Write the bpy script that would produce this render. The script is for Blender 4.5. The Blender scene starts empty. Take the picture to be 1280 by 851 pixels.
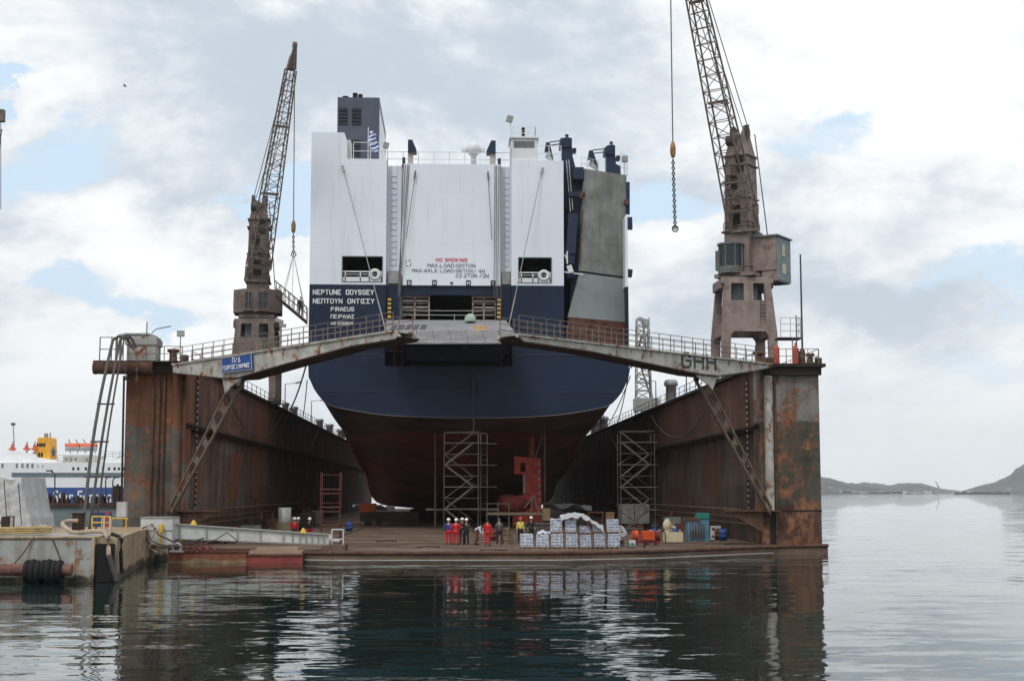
import bpy, math, random
from mathutils import Vector, Matrix
R = math.radians
rnd = random.Random(7)
S = bpy.context.scene
COL = S.collection

# ------------------------------------------------------------------ camera
FPX = 1800.0
CAMZ = 4.1
PITCH = math.atan(190.5 / FPX)
YAW = math.atan(75 * math.cos(PITCH) / FPX)
cd = bpy.data.cameras.new('camera'); cam = bpy.data.objects.new('camera', cd); COL.objects.link(cam)
cam.location = (0, 0, CAMZ); cam.rotation_euler = (math.pi / 2 + PITCH, 0, -YAW)
cd.sensor_width = 36; cd.lens = FPX / 1280 * 36; cd.clip_end = 60000; cd.clip_start = 0.5
S.camera = cam
CAM = Vector((0, 0, CAMZ))
FW = Vector((math.sin(YAW) * math.cos(PITCH), math.cos(YAW) * math.cos(PITCH), math.sin(PITCH)))
RT = Vector((math.cos(YAW), -math.sin(YAW), 0)); UP = RT.cross(FW)
def ray(u, v): return (FW * FPX + RT * (u - 640) + UP * (425.5 - v)).normalized()
def P(u, v, Y):            # point of the world plane y = Y seen at pixel (u, v) of the 1280 px photograph
    d = ray(u, v); return CAM + d * (Y / d.y)
def PZ(u, v, z=0.6):
    d = ray(u, v); return CAM + d * ((z - CAMZ) / d.z)
def PX(u, v, x):
    d = ray(u, v); return CAM + d * (x / d.x)
def PP(u, v, A, n):        # on a plane through A with normal n
    d = ray(u, v); return CAM + d * ((A - CAM).dot(n) / d.dot(n))
V = Vector

# ------------------------------------------------------------------ world: sky + clouds
SUN_EL, SUN_AZ = 52, 205      # azimuth clockwise from +Y: behind the camera, a little to the left
W = bpy.data.worlds.new('World'); S.world = W; W.use_nodes = True
nt = W.node_tree; N = nt.nodes; L = nt.links
for n in list(N): N.remove(n)
def nd(t, **k):
    n = N.new(t)
    for a, b in k.items(): setattr(n, a, b)
    return n
def mth(op, a, b=None, c=None, clamp=False):
    n = nd('ShaderNodeMath', operation=op, use_clamp=clamp)
    for i, x in enumerate((a, b, c)):
        if x is None: continue
        if isinstance(x, (int, float)): n.inputs[i].default_value = x
        else: L.new(x, n.inputs[i])
    return n.outputs[0]
sky = nd('ShaderNodeTexSky', sky_type='NISHITA'); sky.sun_disc = False
sky.sun_elevation = R(SUN_EL); sky.sun_rotation = R(SUN_AZ); sky.air_density = 1.0; sky.dust_density = 1.2; sky.ozone_density = 1.5
tc = nd('ShaderNodeTexCoord')
mp = nd('ShaderNodeMapping'); mp.inputs['Scale'].default_value = (1, 1, 1.7); mp.inputs['Location'].default_value = (3.1, 0.4, 1.3)
L.new(tc.outputs['Generated'], mp.inputs[0])
def noise(scale, detail=8, rough=0.55, dist=0.0, vec=None):
    n = nd('ShaderNodeTexNoise'); n.inputs['Scale'].default_value = scale; n.inputs['Detail'].default_value = detail
    n.inputs['Roughness'].default_value = rough; n.inputs['Distortion'].default_value = dist
    L.new(vec or mp.outputs[0], n.inputs['Vector']); return n
wn = noise(7, 6, 0.6)
wv = nd('ShaderNodeVectorMath', operation='SUBTRACT'); L.new(wn.outputs['Color'], wv.inputs[0]); wv.inputs[1].default_value = (.5, .5, .5)
ws = nd('ShaderNodeVectorMath', operation='SCALE'); L.new(wv.outputs[0], ws.inputs[0]); ws.inputs['Scale'].default_value = 0.16
wd = nd('ShaderNodeVectorMath', operation='ADD'); L.new(tc.outputs['Generated'], wd.inputs[0]); L.new(ws.outputs[0], wd.inputs[1])
def blob(u, v, ru, rv, gain):     # a soft elliptical region of the real sky dome
    d = ray(u, v)
    s = nd('ShaderNodeVectorMath', operation='SUBTRACT'); L.new(wd.outputs[0], s.inputs[0]); s.inputs[1].default_value = d
    m = nd('ShaderNodeVectorMath', operation='MULTIPLY'); L.new(s.outputs[0], m.inputs[0]); m.inputs[1].default_value = (FPX / ru, 1.0, FPX / rv)
    l = nd('ShaderNodeVectorMath', operation='LENGTH'); L.new(m.outputs[0], l.inputs[0])
    mr = nd('ShaderNodeMapRange', interpolation_type='SMOOTHSTEP')
    L.new(l.outputs['Value'], mr.inputs[0]); mr.inputs[1].default_value = 0.2; mr.inputs[2].default_value = 1.2
    mr.inputs[3].default_value = gain; mr.inputs[4].default_value = 0
    return mr.outputs[0]
def total(first, items):
    t = first
    for i in items: t = mth('ADD', t, i)
    return t
# blue gaps between the clouds
n1 = noise(5.2, 9, 0.6)
gap = total(mth('MULTIPLY', mth('SUBTRACT', n1.outputs['Fac'], 0.56), 2.2), [
    blob(80, 205, 170, 60, .85), blob(1045, 160, 80, 45, .8), blob(1262, 335, 110, 45, .85), blob(545, 262, 260, 34, .9), blob(360, 262, 120, 28, .8),
    blob(845, 250, 120, 55, .85), blob(70, 370, 70, 30, .75), blob(165, 405, 110, 36, .8), blob(840, 480, 110, 45, .8), blob(10, 80, 80, 20, .8), blob(1240, 420, 160, 60, .65), blob(30, 560, 160, 40, .5)])
gapf = nd('ShaderNodeMapRange', interpolation_type='SMOOTHSTEP'); L.new(gap, gapf.inputs[0]); gapf.inputs[1].default_value = .28; gapf.inputs[2].default_value = .75
# grey undersides
n2 = noise(3.6, 10, 0.62, .3); n3 = noise(11, 8, 0.6, .2)
grey = total(mth('MULTIPLY', mth('SUBTRACT', n2.outputs['Fac'], 0.44), 4.6), [mth('MULTIPLY', mth('SUBTRACT', n3.outputs['Fac'], 0.5), 1.9),
    blob(620, 90, 330, 130, .85), blob(300, 225, 220, 60, .35), blob(1160, 380, 160, 55, .55), blob(820, 190, 160, 110, .35), blob(430, 60, 160, 60, .3), blob(260, 130, 150, 60, .2),
    blob(120, 320, 220, 70, -.7), blob(1080, 270, 200, 90, -.35), blob(1150, 90, 190, 90, .15), blob(1000, 60, 120, 50, .25), blob(900, 460, 160, 60, .2), blob(200, 470, 160, 60, -.4), blob(850, 340, 80, 60, -.4), blob(80, 120, 120, 50, -.4)])
gr = nd('ShaderNodeMapRange', interpolation_type='SMOOTHSTEP'); L.new(grey, gr.inputs[0]); gr.inputs[1].default_value = -.1; gr.inputs[2].default_value = 1.25
cc = nd('ShaderNodeMix', data_type='RGBA'); L.new(gr.outputs[0], cc.inputs[0])
CLB = 10.5
cc.inputs[6].default_value = (CLB * .985, CLB * .995, CLB, 1); cc.inputs[7].default_value = (5.5, 6.3, 7.2, 1)
blue = nd('ShaderNodeMix', data_type='RGBA'); blue.inputs[0].default_value = .82    # thin high veil over the blue
L.new(sky.outputs[0], blue.inputs[6]); blue.inputs[7].default_value = (6.9, 8.7, 10.4, 1)
mx = nd('ShaderNodeMix', data_type='RGBA'); L.new(gapf.outputs[0], mx.inputs[0]); L.new(cc.outputs[2], mx.inputs[6]); L.new(blue.outputs[2], mx.inputs[7])
# milky air towards the horizon
sp = nd('ShaderNodeSeparateXYZ'); L.new(tc.outputs['Generated'], sp.inputs[0])
hz = nd('ShaderNodeMapRange', interpolation_type='SMOOTHSTEP'); L.new(sp.outputs[2], hz.inputs[0]); hz.inputs[1].default_value = 0.13; hz.inputs[2].default_value = -0.01; hz.inputs[3].default_value = 0; hz.inputs[4].default_value = .8
mh = nd('ShaderNodeMix', data_type='RGBA'); L.new(hz.outputs[0], mh.inputs[0]); L.new(mx.outputs[2], mh.inputs[6]); mh.inputs[7].default_value = (8.9, 9.8, 10.4, 1)
bg = nd('ShaderNodeBackground'); bg.inputs[1].default_value = 0.1; L.new(mh.outputs[2], bg.inputs[0])
wo = nd('ShaderNodeOutputWorld'); L.new(bg.outputs[0], wo.inputs[0])
W.cycles.sampling_method = 'MANUAL'; W.cycles.sample_map_resolution = 1024

sd = bpy.data.lights.new('sun', 'SUN'); sd.energy = 1.3; sd.angle = R(14); sd.color = (1, .96, .9)
sun = bpy.data.objects.new('sun', sd); COL.objects.link(sun)
sdir = V((math.sin(R(SUN_AZ)) * math.cos(R(SUN_EL)), math.cos(R(SUN_AZ)) * math.cos(R(SUN_EL)), math.sin(R(SUN_EL))))
sun.rotation_euler = sdir.to_track_quat('Z', 'Y').to_euler()
sun.location = (0, -50, 120)
S.view_settings.view_transform = 'Standard'; S.view_settings.look = 'None'; S.view_settings.exposure = 0.1; S.view_settings.gamma = 1
S.render.engine = 'CYCLES'
S.cycles.max_bounces = 6; S.cycles.diffuse_bounces = 3; S.cycles.glossy_bounces = 3

# ------------------------------------------------------------------ materials
MC = {}
def newmat(name):
    m = bpy.data.materials.new(name); m.use_nodes = True
    b = m.node_tree.nodes['Principled BSDF']; return m, m.node_tree, b
def paint(name, col, rough=.5, var=.12, rust=0.0, streak=0.0, metal=0.0, rustcol=(.16, .055, .02), scale=.5, bands=None, plates=None, bump=.0, dirt=None, edge=.08, patches=None, mud=None):
    """weathered paint: mottling, rust patches, vertical run-down streaks, plate seams, paint bands by height (world metres)"""
    if name in MC: return MC[name]
    m, t, b = newmat(name); n = t.nodes; l = t.links
    def new(ty, **k):
        x = n.new(ty)
        for a, v in k.items(): setattr(x, a, v)
        return x
    def mm(op, a, b_, clamp=False):
        x = new('ShaderNodeMath', operation=op, use_clamp=clamp)
        for i, q in enumerate((a, b_)):
            if isinstance(q, (int, float)): x.inputs[i].default_value = q
            else: l.new(q, x.inputs[i])
        return x.outputs[0]
    geo = new('ShaderNodeNewGeometry')
    pos = geo.outputs['Position']
    def ns(sc, vs=(1, 1, 1), det=6, ro=.6, off=0):
        mp_ = new('ShaderNodeMapping'); mp_.inputs['Scale'].default_value = vs; mp_.inputs['Location'].default_value = (off, off * 1.7, off * .3); l.new(pos, mp_.inputs[0])
        x = new('ShaderNodeTexNoise'); x.inputs['Scale'].default_value = sc; x.inputs['Detail'].default_value = det; x.inputs['Roughness'].default_value = ro
        l.new(mp_.outputs[0], x.inputs['Vector']); return x.outputs['Fac']
    def mr(x, a, b_, c=0., d=1.):
        y = new('ShaderNodeMapRange', interpolation_type='SMOOTHSTEP'); l.new(x, y.inputs[0])
        for i, q in enumerate((a, b_, c, d)): y.inputs[1 + i].default_value = q
        return y.outputs[0]
    def mix(f, A, B):
        y = new('ShaderNodeMix', data_type='RGBA')
        if isinstance(f, (int, float)): y.inputs[0].default_value = f
        else: l.new(f, y.inputs[0])
        for i, q in ((6, A), (7, B)):
            if isinstance(q, tuple): y.inputs[i].default_value = (*q[:3], 1)
            else: l.new(q, y.inputs[i])
        return y.outputs[2]
    c = tuple(col)
    cur = c
    if bands:
        sx = new('ShaderNodeSeparateXYZ'); l.new(pos, sx.inputs[0])
        wob = mm('MULTIPLY', mm('SUBTRACT', ns(.9, det=4), .5), .7)
        zz = mm('ADD', sx.outputs[2], wob)
        for (z0, bc) in bands:      # below z0 the paint is bc
            f = mr(zz, z0 - .08, z0 + .08, 1, 0)
            cur = mix(f, cur, bc)
    k = mr(ns(scale, det=8), .3, .7, 1 - var * 1.6, 1 + var)
    mul = new('ShaderNodeMix', data_type='RGBA', blend_type='MULTIPLY'); mul.inputs[0].default_value = 1
    if isinstance(cur, tuple): mul.inputs[6].default_value = (*cur, 1)
    else: l.new(cur, mul.inputs[6])
    cmb = new('ShaderNodeCombineColor'); [l.new(k, cmb.inputs[i]) for i in range(3)]
    l.new(cmb.outputs[0], mul.inputs[7]); cur = mul.outputs[2]
    if plates:
        sx2 = new('ShaderNodeSeparateXYZ'); l.new(pos, sx2.inputs[0])
        cv = new('ShaderNodeCombineXYZ'); l.new(mm('ADD', sx2.outputs[0], sx2.outputs[1]), cv.inputs[0]); l.new(sx2.outputs[2], cv.inputs[1])
        br = new('ShaderNodeTexBrick'); l.new(cv.outputs[0], br.inputs['Vector'])
        br.inputs['Scale'].default_value = 1; br.inputs['Brick Width'].default_value = plates[0]; br.inputs['Row Height'].default_value = plates[1]
        br.inputs['Mortar Size'].default_value = .025; br.inputs['Mortar Smooth'].default_value = .6; br.inputs['Bias'].default_value = 0
        v0 = plates[2]
        br.inputs['Color1'].default_value = (1 - v0,) * 3 + (1,); br.inputs['Color2'].default_value = (1 + v0 * .6,) * 3 + (1,); br.inputs['Mortar'].default_value = (1 - plates[3],) * 3 + (1,)
        m2 = new('ShaderNodeMix', data_type='RGBA', blend_type='MULTIPLY'); m2.inputs[0].default_value = 1
        l.new(cur, m2.inputs[6]); l.new(br.outputs['Color'], m2.inputs[7]); cur = m2.outputs[2]
    if patches:      # single plates renewed in another primer
        sx3 = new('ShaderNodeSeparateXYZ'); l.new(pos, sx3.inputs[0]); cv3 = new('ShaderNodeCombineXYZ'); l.new(mm('ADD', sx3.outputs[0], sx3.outputs[1]), cv3.inputs[0]); l.new(mm('ADD', sx3.outputs[2], .3), cv3.inputs[1])
        b3 = new('ShaderNodeTexBrick'); l.new(cv3.outputs[0], b3.inputs['Vector']); b3.inputs['Scale'].default_value = 1; b3.inputs['Brick Width'].default_value = patches[0]; b3.inputs['Row Height'].default_value = patches[1]; b3.inputs['Mortar Size'].default_value = 0
        b3.inputs['Color1'].default_value = (0, 0, 0, 1); b3.inputs['Color2'].default_value = (1, 1, 1, 1)
        pf = mm('MULTIPLY', mr(b3.outputs['Color'], patches[2], patches[2] + .12), mr(ns(.7, det=7, off=13), .32, .5, .15, 1))
        cur = mix(pf, cur, patches[3])
    if mud:
        cur = mix(mm('MULTIPLY', mr(ns(2.2, (1, 1, .09), 6, .7, 21), .5, .72), mud[1]), cur, mud[0])
    if streak > 0:
        sn = mr(ns(1.6, (1, 1, .06), 5, .65, 3.3), .56 - streak * .12, .78, 0, min(1, .35 + streak * .5))
        cur = mix(sn, cur, tuple(x * .55 for x in rustcol) if dirt is None else dirt)
    if rust > 0:
        r1 = ns(scale * 1.9, (1, 1, .8), 10, .68, 9.1); th = .72 - rust * .36
        rf = mr(r1, th - edge, th + edge, 0, 1)
        rn = ns(2.7, det=8, ro=.7, off=5)
        rc = mix(mr(rn, .3, .7), tuple(x * .45 for x in rustcol), tuple(min(1, x * 1.7) for x in rustcol))
        cur = mix(rf, cur, rc)
        l.new(mm('ADD', mm('MULTIPLY', rf, .85 - rough if rough < .85 else 0), rough), b.inputs['Roughness'])
    else:
        b.inputs['Roughness'].default_value = rough
    l.new(cur, b.inputs['Base Color'])
    b.inputs['Metallic'].default_value = metal; b.inputs['Specular IOR Level'].default_value = .22
    if bump:
        bp = new('ShaderNodeBump'); bp.inputs['Strength'].default_value = .6; bp.inputs['Distance'].default_value = bump
        l.new(ns(scale * 3, det=7), bp.inputs['Height']); l.new(bp.outputs[0], b.inputs['Normal'])
    MC[name] = m; return m
def plain(name, col, rough=.6, metal=0, emit=None):
    return paint(name, col, rough, var=.1, metal=metal, scale=1.3)

M = {}
M['white'] = paint('ship_white', (.70, .74, .81), .45, .035, plates=(9, 2.6, .02, .07), streak=.3, dirt=(.5, .5, .48), scale=.08)
M['white2'] = paint('trim_white', (.66, .67, .68), .5, .06, streak=.1, dirt=(.4, .36, .3))
M['navy'] = paint('hull_navy', (.010, .021, .050), .5, .16, plates=(8, 2.4, .10, .25), streak=.22, dirt=(.020, .032, .058), scale=.14)
M['navy2'] = paint('gear_navy', (.018, .030, .065), .45, .15, rust=.12, scale=.8)
M['navydark'] = paint('recess_shade_navy', (.008, .014, .030), .6, .2, rust=.08, scale=.8)  # hull navy darkened, the shade of the recesses is painted in
M['red'] = paint('antifouling_red', (.13, .075, .055), .5, .35, bands=[(10.2, (.31, .062, .043))], mud=((.17, .10, .07), .22), streak=.7, dirt=(.07, .03, .022), plates=(8, 2.2, .2, .2), scale=.22)
M['redrudder'] = paint('rudder_red', (.45, .065, .045), .55, .2, rust=.3, scale=1.0)
M['funnelgrey'] = paint('funnel_grey', (.075, .085, .115), .5, .08)
M['black'] = plain('black_rubber', (.012, .012, .013), .7)
M['dark'] = plain('interior_shade', (.015, .015, .014), .8)  # near black: shade inside openings and gaps put into the colour
M['rampgrey'] = paint('ramp_grey', (.215, .225, .215), .6, .2, rust=.22, streak=.75, rustcol=(.15, .115, .07), dirt=(.12, .105, .075), scale=.45, mud=((.25, .25, .21), .5))
M['rampdeck'] = paint('ramp_deck', (.27, .27, .28), .6, .12, rust=.12, streak=.1, dirt=(.18, .14, .12), scale=.7)
M['brownramp'] = paint('brown_primer', (.09, .042, .03), .7, .3, rust=.35, scale=1.5, streak=.3)
M['rampunder'] = paint('ramp_underside', (.02, .026, .04), .6, .2)
M['steel'] = plain('galvanised_steel', (.30, .30, .29), .55, .4)
M['scaf'] = plain('scaffold_tube', (.135, .12, .105), .5, .3)
M['redscaf'] = plain('red_scaffold_tube', (.12, .045, .035), .6)
M['rope'] = plain('wire_rope', (.13, .125, .12), .7)
M['railgrey'] = paint('railing_grey_brown', (.17, .14, .12), .7, .2, rust=.3, scale=2)
M['topdark'] = plain('deck_edge_dark', (.028, .023, .020), .8)
M['ropewhite'] = plain('pale_wire', (.45, .45, .44), .6)
M['rustpipe'] = paint('rusty_pipe', (.10, .058, .04), .8, .25, rust=.35, rustcol=(.12, .05, .025), scale=1.2)
M['wallface'] = paint('wing_wall_face', (.21, .20, .19), .75, .25, rust=.58, streak=.9, rustcol=(.17, .08, .045), scale=.42, plates=(5.5, 2.1, .2, .3), bump=.02, mud=((.17, .14, .11), .3),
                      bands=[(9.0, (.068, .070, .056)), (3.3, (.075, .040, .031))])
M['wallin'] = paint('wing_wall_inner', (.085, .046, .036), .8, .35, rust=.45, streak=1.0, rustcol=(.08, .036, .022), scale=.3, plates=(7.5, 2.3, .35, .4), bump=.03, mud=((.11, .088, .072), .55), patches=(6, 4.1, .72, (.075, .03, .018)),
                    bands=[(8.3, (.065, .053, .046))])
M['wallfaceL'] = paint('left_wall_face', (.17, .075, .045), .8, .3, rust=.42, streak=.95, rustcol=(.19, .075, .036), scale=.35, plates=(3.2, 2.4, .25, .45), bump=.02, mud=((.14, .11, .09), .35), patches=(2.7, 3.2, .62, (.15, .05, .025)),
                       bands=[(8.6, (.12, .112, .10))])
M['wallinL'] = paint('left_wall_inner', (.12, .070, .054), .8, .35, rust=.42, streak=1.0, rustcol=(.14, .058, .03), scale=.3, plates=(7, 2.4, .35, .4), bump=.03, mud=((.15, .115, .09), .5), patches=(4.5, 3.9, .66, (.16, .055, .025)),
                     bands=[(8.3, (.10, .083, .072))])
M['deckrust'] = paint('dock_deck', (.135, .092, .068), .85, .3, rust=.3, rustcol=(.11, .06, .036), scale=.35, bump=.02)
M['lip'] = paint('deck_lip', (.095, .052, .036), .8, .25, rust=.4, rustcol=(.11, .05, .028), scale=1.2)
M['girder'] = paint('girder_grey', (.40, .40, .375), .65, .18, rust=.42, streak=.75, rustcol=(.20, .085, .035), dirt=(.22, .15, .10), scale=.9, edge=.05)
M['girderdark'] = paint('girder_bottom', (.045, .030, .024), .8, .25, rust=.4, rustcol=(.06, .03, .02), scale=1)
M['strutpaint'] = paint('strut_brown', (.13, .105, .085), .8, .2, rust=.4, rustcol=(.14, .065, .03), scale=1.5)
M['craneM'] = paint('crane_brown', (.24, .19, .172), .7, .16, rust=.3, streak=.5, rustcol=(.13, .065, .04), dirt=(.10, .075, .065), scale=.7, edge=.12)
M['craneL'] = paint('crane_taupe', (.16, .13, .115), .7, .2, rust=.3, streak=.7, rustcol=(.10, .055, .035), dirt=(.07, .05, .045), scale=.7, edge=.12)
M['cablue'] = paint('cab_blue_grey', (.20, .24, .26), .6, .15, rust=.2, scale=1)
M['boom'] = paint('boom_steel', (.16, .13, .11), .7, .25, rust=.25, scale=1.5)
M['glass'] = plain('dark_glass', (.03, .045, .05), .12)
M['concrete'] = paint('quay_grey_paint', (.34, .35, .34), .8, .16, rust=.40, streak=.6, rustcol=(.24, .14, .07), dirt=(.2, .17, .13), scale=.8, edge=.05, bump=.02, bands=[(.28, (.05, .045, .035))])
M['quayside'] = paint('quay_tan', (.36, .285, .19), .85, .2, rust=.4, streak=.8, rustcol=(.2, .12, .06), dirt=(.14, .09, .05), scale=.8, bands=[(.35, (.05, .045, .035))])
M['whitebeam'] = paint('gangway_white', (.52, .53, .51), .6, .1, rust=.16, streak=.3, rustcol=(.22, .12, .07), dirt=(.3, .27, .23), scale=1.1, edge=.05)
M['yellow'] = plain('yellow_paint', (.62, .40, .05), .5)
M['hose'] = paint('pale_hose', (.40, .31, .24), .7, .2, rust=.2, scale=1.5)
M['darkhose'] = plain('dark_hose', (.075, .068, .062), .6)
M['float'] = paint('float_rust', (.24, .085, .05), .8, .25, rust=.4, rustcol=(.2, .1, .05), scale=1, bands=[(.18, (.28, .2, .12))])
M['floatred'] = paint('float_red', (.22, .05, .045), .75, .2, rust=.2, scale=1)
M['tarp'] = paint('white_tarpaulin', (.50, .51, .53), .6, .12, scale=1.5)
M['blueband'] = plain('ferry_blue', (.03, .085, .27), .5)
M['ferrywhite'] = paint('ferry_white', (.78, .79, .80), .5, .03)
M['ferrygrey'] = plain('ferry_grey_strip', (.14, .18, .21), .5)
M['funnelyellow'] = plain('funnel_yellow', (.80, .40, .03), .5)
M['orange'] = plain('lifeboat_orange', (.70, .14, .06), .5)
M['orangetank'] = plain('orange_tank', (.60, .085, .02), .5)
M['maroon'] = plain('maroon_tank', (.16, .03, .03), .5)
M['cream'] = plain('cream_box', (.56, .48, .33), .6)
M['bluecab'] = paint('blue_cabinet', (.10, .22, .33), .6, .2, rust=.15, scale=2)
M['green'] = plain('green_sheet', (.03, .23, .17), .6)
M['blue'] = plain('blue_paint', (.03, .08, .25), .5)
M['sign'] = plain('sign_blue', (.02, .07, .26), .5)
M['ltr_white'] = plain('letter_white', (.74, .75, .76), .5)
M['ltr_red'] = plain('letter_red', (.62, .04, .07), .5)
M['ltr_black'] = plain('letter_black', (.02, .025, .035), .5)
M['ltr_grey'] = paint('letter_worn_grey', (.055, .055, .055), .7, .25, rust=.1, scale=1.5)
M['wood'] = plain('pallet_wood', (.22, .15, .09), .8)
M['timber'] = plain('keel_block_wood', (.07, .05, .04), .9)
M['bag'] = paint('plastic_wrap', (.58, .61, .66), .35, .1, scale=3)
M['bagblue'] = plain('sack_blue_print', (.10, .17, .38), .5)
M['skin'] = plain('skin', (.42, .24, .16), .6)
M['helmet'] = plain('helmet_white', (.80, .80, .78), .35)
M['helmetred'] = plain('helmet_red', (.75, .05, .03), .35)
M['hair'] = plain('dark_hair', (.02, .015, .012), .8)
M['clothred'] = plain('overall_red', (.55, .02, .03), .8)
M['clothblue'] = plain('overall_blue', (.03, .07, .25), .8)
M['clothdark'] = plain('overall_dark', (.02, .022, .03), .85)
M['clothwhite'] = plain('shirt_white', (.65, .68, .75), .8)
M['clothyellow'] = plain('vest_yellow', (.65, .55, .10), .8)
M['clothbrown'] = plain('trousers_brown', (.16, .08, .05), .85)
M['clothgrey'] = plain('shirt_grey', (.08, .085, .09), .85)
M['boot'] = plain('boots', (.02, .018, .016), .8)

# ------------------------------------------------------------------ mesh helpers
ORG = {}
class MB:
    def __init__(s): s.v = []; s.f = []; s.sm = []
    def add(s, vs, fs, smooth=False):
        b = len(s.v); s.v += [V(x) for x in vs]; s.f += [tuple(b + i for i in f) for f in fs]; s.sm += [smooth] * len(fs); return s
    def box(s, a, b):
        x0, y0, z0 = (min(a[i], b[i]) for i in range(3)); x1, y1, z1 = (max(a[i], b[i]) for i in range(3))
        return s.add([(x0, y0, z0), (x1, y0, z0), (x1, y1, z0), (x0, y1, z0), (x0, y0, z1), (x1, y0, z1), (x1, y1, z1), (x0, y1, z1)],
                     [(0, 3, 2, 1), (4, 5, 6, 7), (0, 1, 5, 4), (1, 2, 6, 5), (2, 3, 7, 6), (3, 0, 4, 7)])
    def cbox(s, c, size, rz=0, tilt=None):
        m = Matrix.Rotation(rz, 3, 'Z')
        if tilt: m = m @ tilt
        hx, hy, hz_ = (q / 2 for q in size); c = V(c)
        vs = [c + m @ V((sx * hx, sy * hy, sz * hz_)) for sz in (-1, 1) for sx, sy in ((-1, -1), (1, -1), (1, 1), (-1, 1))]
        return s.add(vs, [(0, 3, 2, 1), (4, 5, 6, 7), (0, 1, 5, 4), (1, 2, 6, 5), (2, 3, 7, 6), (3, 0, 4, 7)])
    def beam(s, p, q, w, h=None, up=(0, 0, 1), w2=None, h2=None):
        h = w if h is None else h; p = V(p); q = V(q); d = (q - p).normalized(); u = V(up)
        if abs(d.dot(u)) > .98: u = V((0, 1, 0)) if abs(d.y) < .9 else V((1, 0, 0))
        r = d.cross(u).normalized(); u = r.cross(d)
        w2 = w if w2 is None else w2; h2 = h if h2 is None else h2
        vs = []
        for c, a, b in ((p, w, h), (q, w2, h2)):
            for sx, sy in ((-1, -1), (1, -1), (1, 1), (-1, 1)): vs.append(c + r * sx * a / 2 + u * sy * b / 2)
        return s.add(vs, [(0, 3, 2, 1), (4, 5, 6, 7), (0, 1, 5, 4), (1, 2, 6, 5), (2, 3, 7, 6), (3, 0, 4, 7)])
    def cyl(s, p, q, r, n=8, r2=None, cap=True):
        p = V(p); q = V(q); d = (q - p).normalized(); u = V((0, 0, 1)) if abs(d.z) < .95 else V((1, 0, 0))
        a = d.cross(u).normalized(); b = d.cross(a); r2 = r if r2 is None else r2
        vs = [c + (a * math.cos(2 * math.pi * i / n) + b * math.sin(2 * math.pi * i / n)) * rr for c, rr in ((p, r), (q, r2)) for i in range(n)]
        s.add(vs, [(i, (i + 1) % n, n + (i + 1) % n, n + i) for i in range(n)], n > 5)
        if cap: s.add(vs, [tuple(range(n))[::-1], tuple(range(n, 2 * n))])
        return s
    def tube(s, pts, r, n=8):
        pts = [V(p) for p in pts]; rings = []
        for i, p in enumerate(pts):
            d = (pts[min(i + 1, len(pts) - 1)] - pts[max(i - 1, 0)]).normalized()
            u = V((0, 0, 1)) if abs(d.z) < .9 else V((0, 1, 0)); a = d.cross(u).normalized(); b = d.cross(a)
            rr = r[i] if isinstance(r, (list, tuple)) else r
            rings.append([p + (a * math.cos(2 * math.pi * k / n) + b * math.sin(2 * math.pi * k / n)) * rr for k in range(n)])
        vs = [x for g in rings for x in g]
        fs = [(i * n + k, i * n + (k + 1) % n, (i + 1) * n + (k + 1) % n, (i + 1) * n + k) for i in range(len(pts) - 1) for k in range(n)]
        s.add(vs, fs, True); s.add(rings[0], [tuple(range(n))[::-1]]); s.add(rings[-1], [tuple(range(n))]); return s
    def prism(s, poly, vec):
        n = len(poly); poly = [V(p) for p in poly]; vec = V(vec)
        return s.add(poly + [p + vec for p in poly], [tuple(range(n)), tuple(range(2 * n - 1, n - 1, -1))] + [(i, n + i, n + (i + 1) % n, (i + 1) % n) for i in range(n)])
    def lathe(s, c, prof, n=14, axis='Z'):
        c = V(c); vs = []
        for r, z in prof:
            for i in range(n):
                a = 2 * math.pi * i / n
                o = V((r * math.cos(a), r * math.sin(a), z))
                if axis == 'X': o = V((o.z, o.x, o.y))
                if axis == 'Y': o = V((o.x, o.z, o.y))
                vs.append(c + o)
        fs = [(j * n + i, j * n + (i + 1) % n, (j + 1) * n + (i + 1) % n, (j + 1) * n + i) for j in range(len(prof) - 1) for i in range(n)]
        return s.add(vs, fs, True)
    def ball(s, c, r, n=10, sc=(1, 1, 1)):
        c = V(c); m = n // 2; vs = []
        for j in range(m + 1):
            t = math.pi * j / m
            for i in range(n):
                a = 2 * math.pi * i / n; vs.append(c + V((r * sc[0] * math.sin(t) * math.cos(a), r * sc[1] * math.sin(t) * math.sin(a), r * sc[2] * math.cos(t))))
        return s.add(vs, [(j * n + i, (j + 1) * n + i, (j + 1) * n + (i + 1) % n, j * n + (i + 1) % n) for j in range(m) for i in range(n)], True)
    def torus(s, c, R_, r, axis='Y', n=16, m=6):
        c = V(c); vs = []
        for i in range(n):
            a = 2 * math.pi * i / n
            for j in range(m):
                b = 2 * math.pi * j / m; q = R_ + r * math.cos(b)
                o = (q * math.cos(a), r * math.sin(b), q * math.sin(a))
                if axis == 'X': o = (o[1], o[0], o[2])
                if axis == 'Z': o = (o[0], o[2], o[1])
                vs.append(c + V(o))
        return s.add(vs, [(i * m + j, i * m + (j + 1) % m, ((i + 1) % n) * m + (j + 1) % m, ((i + 1) % n) * m + j) for i in range(n) for j in range(m)], True)
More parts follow.
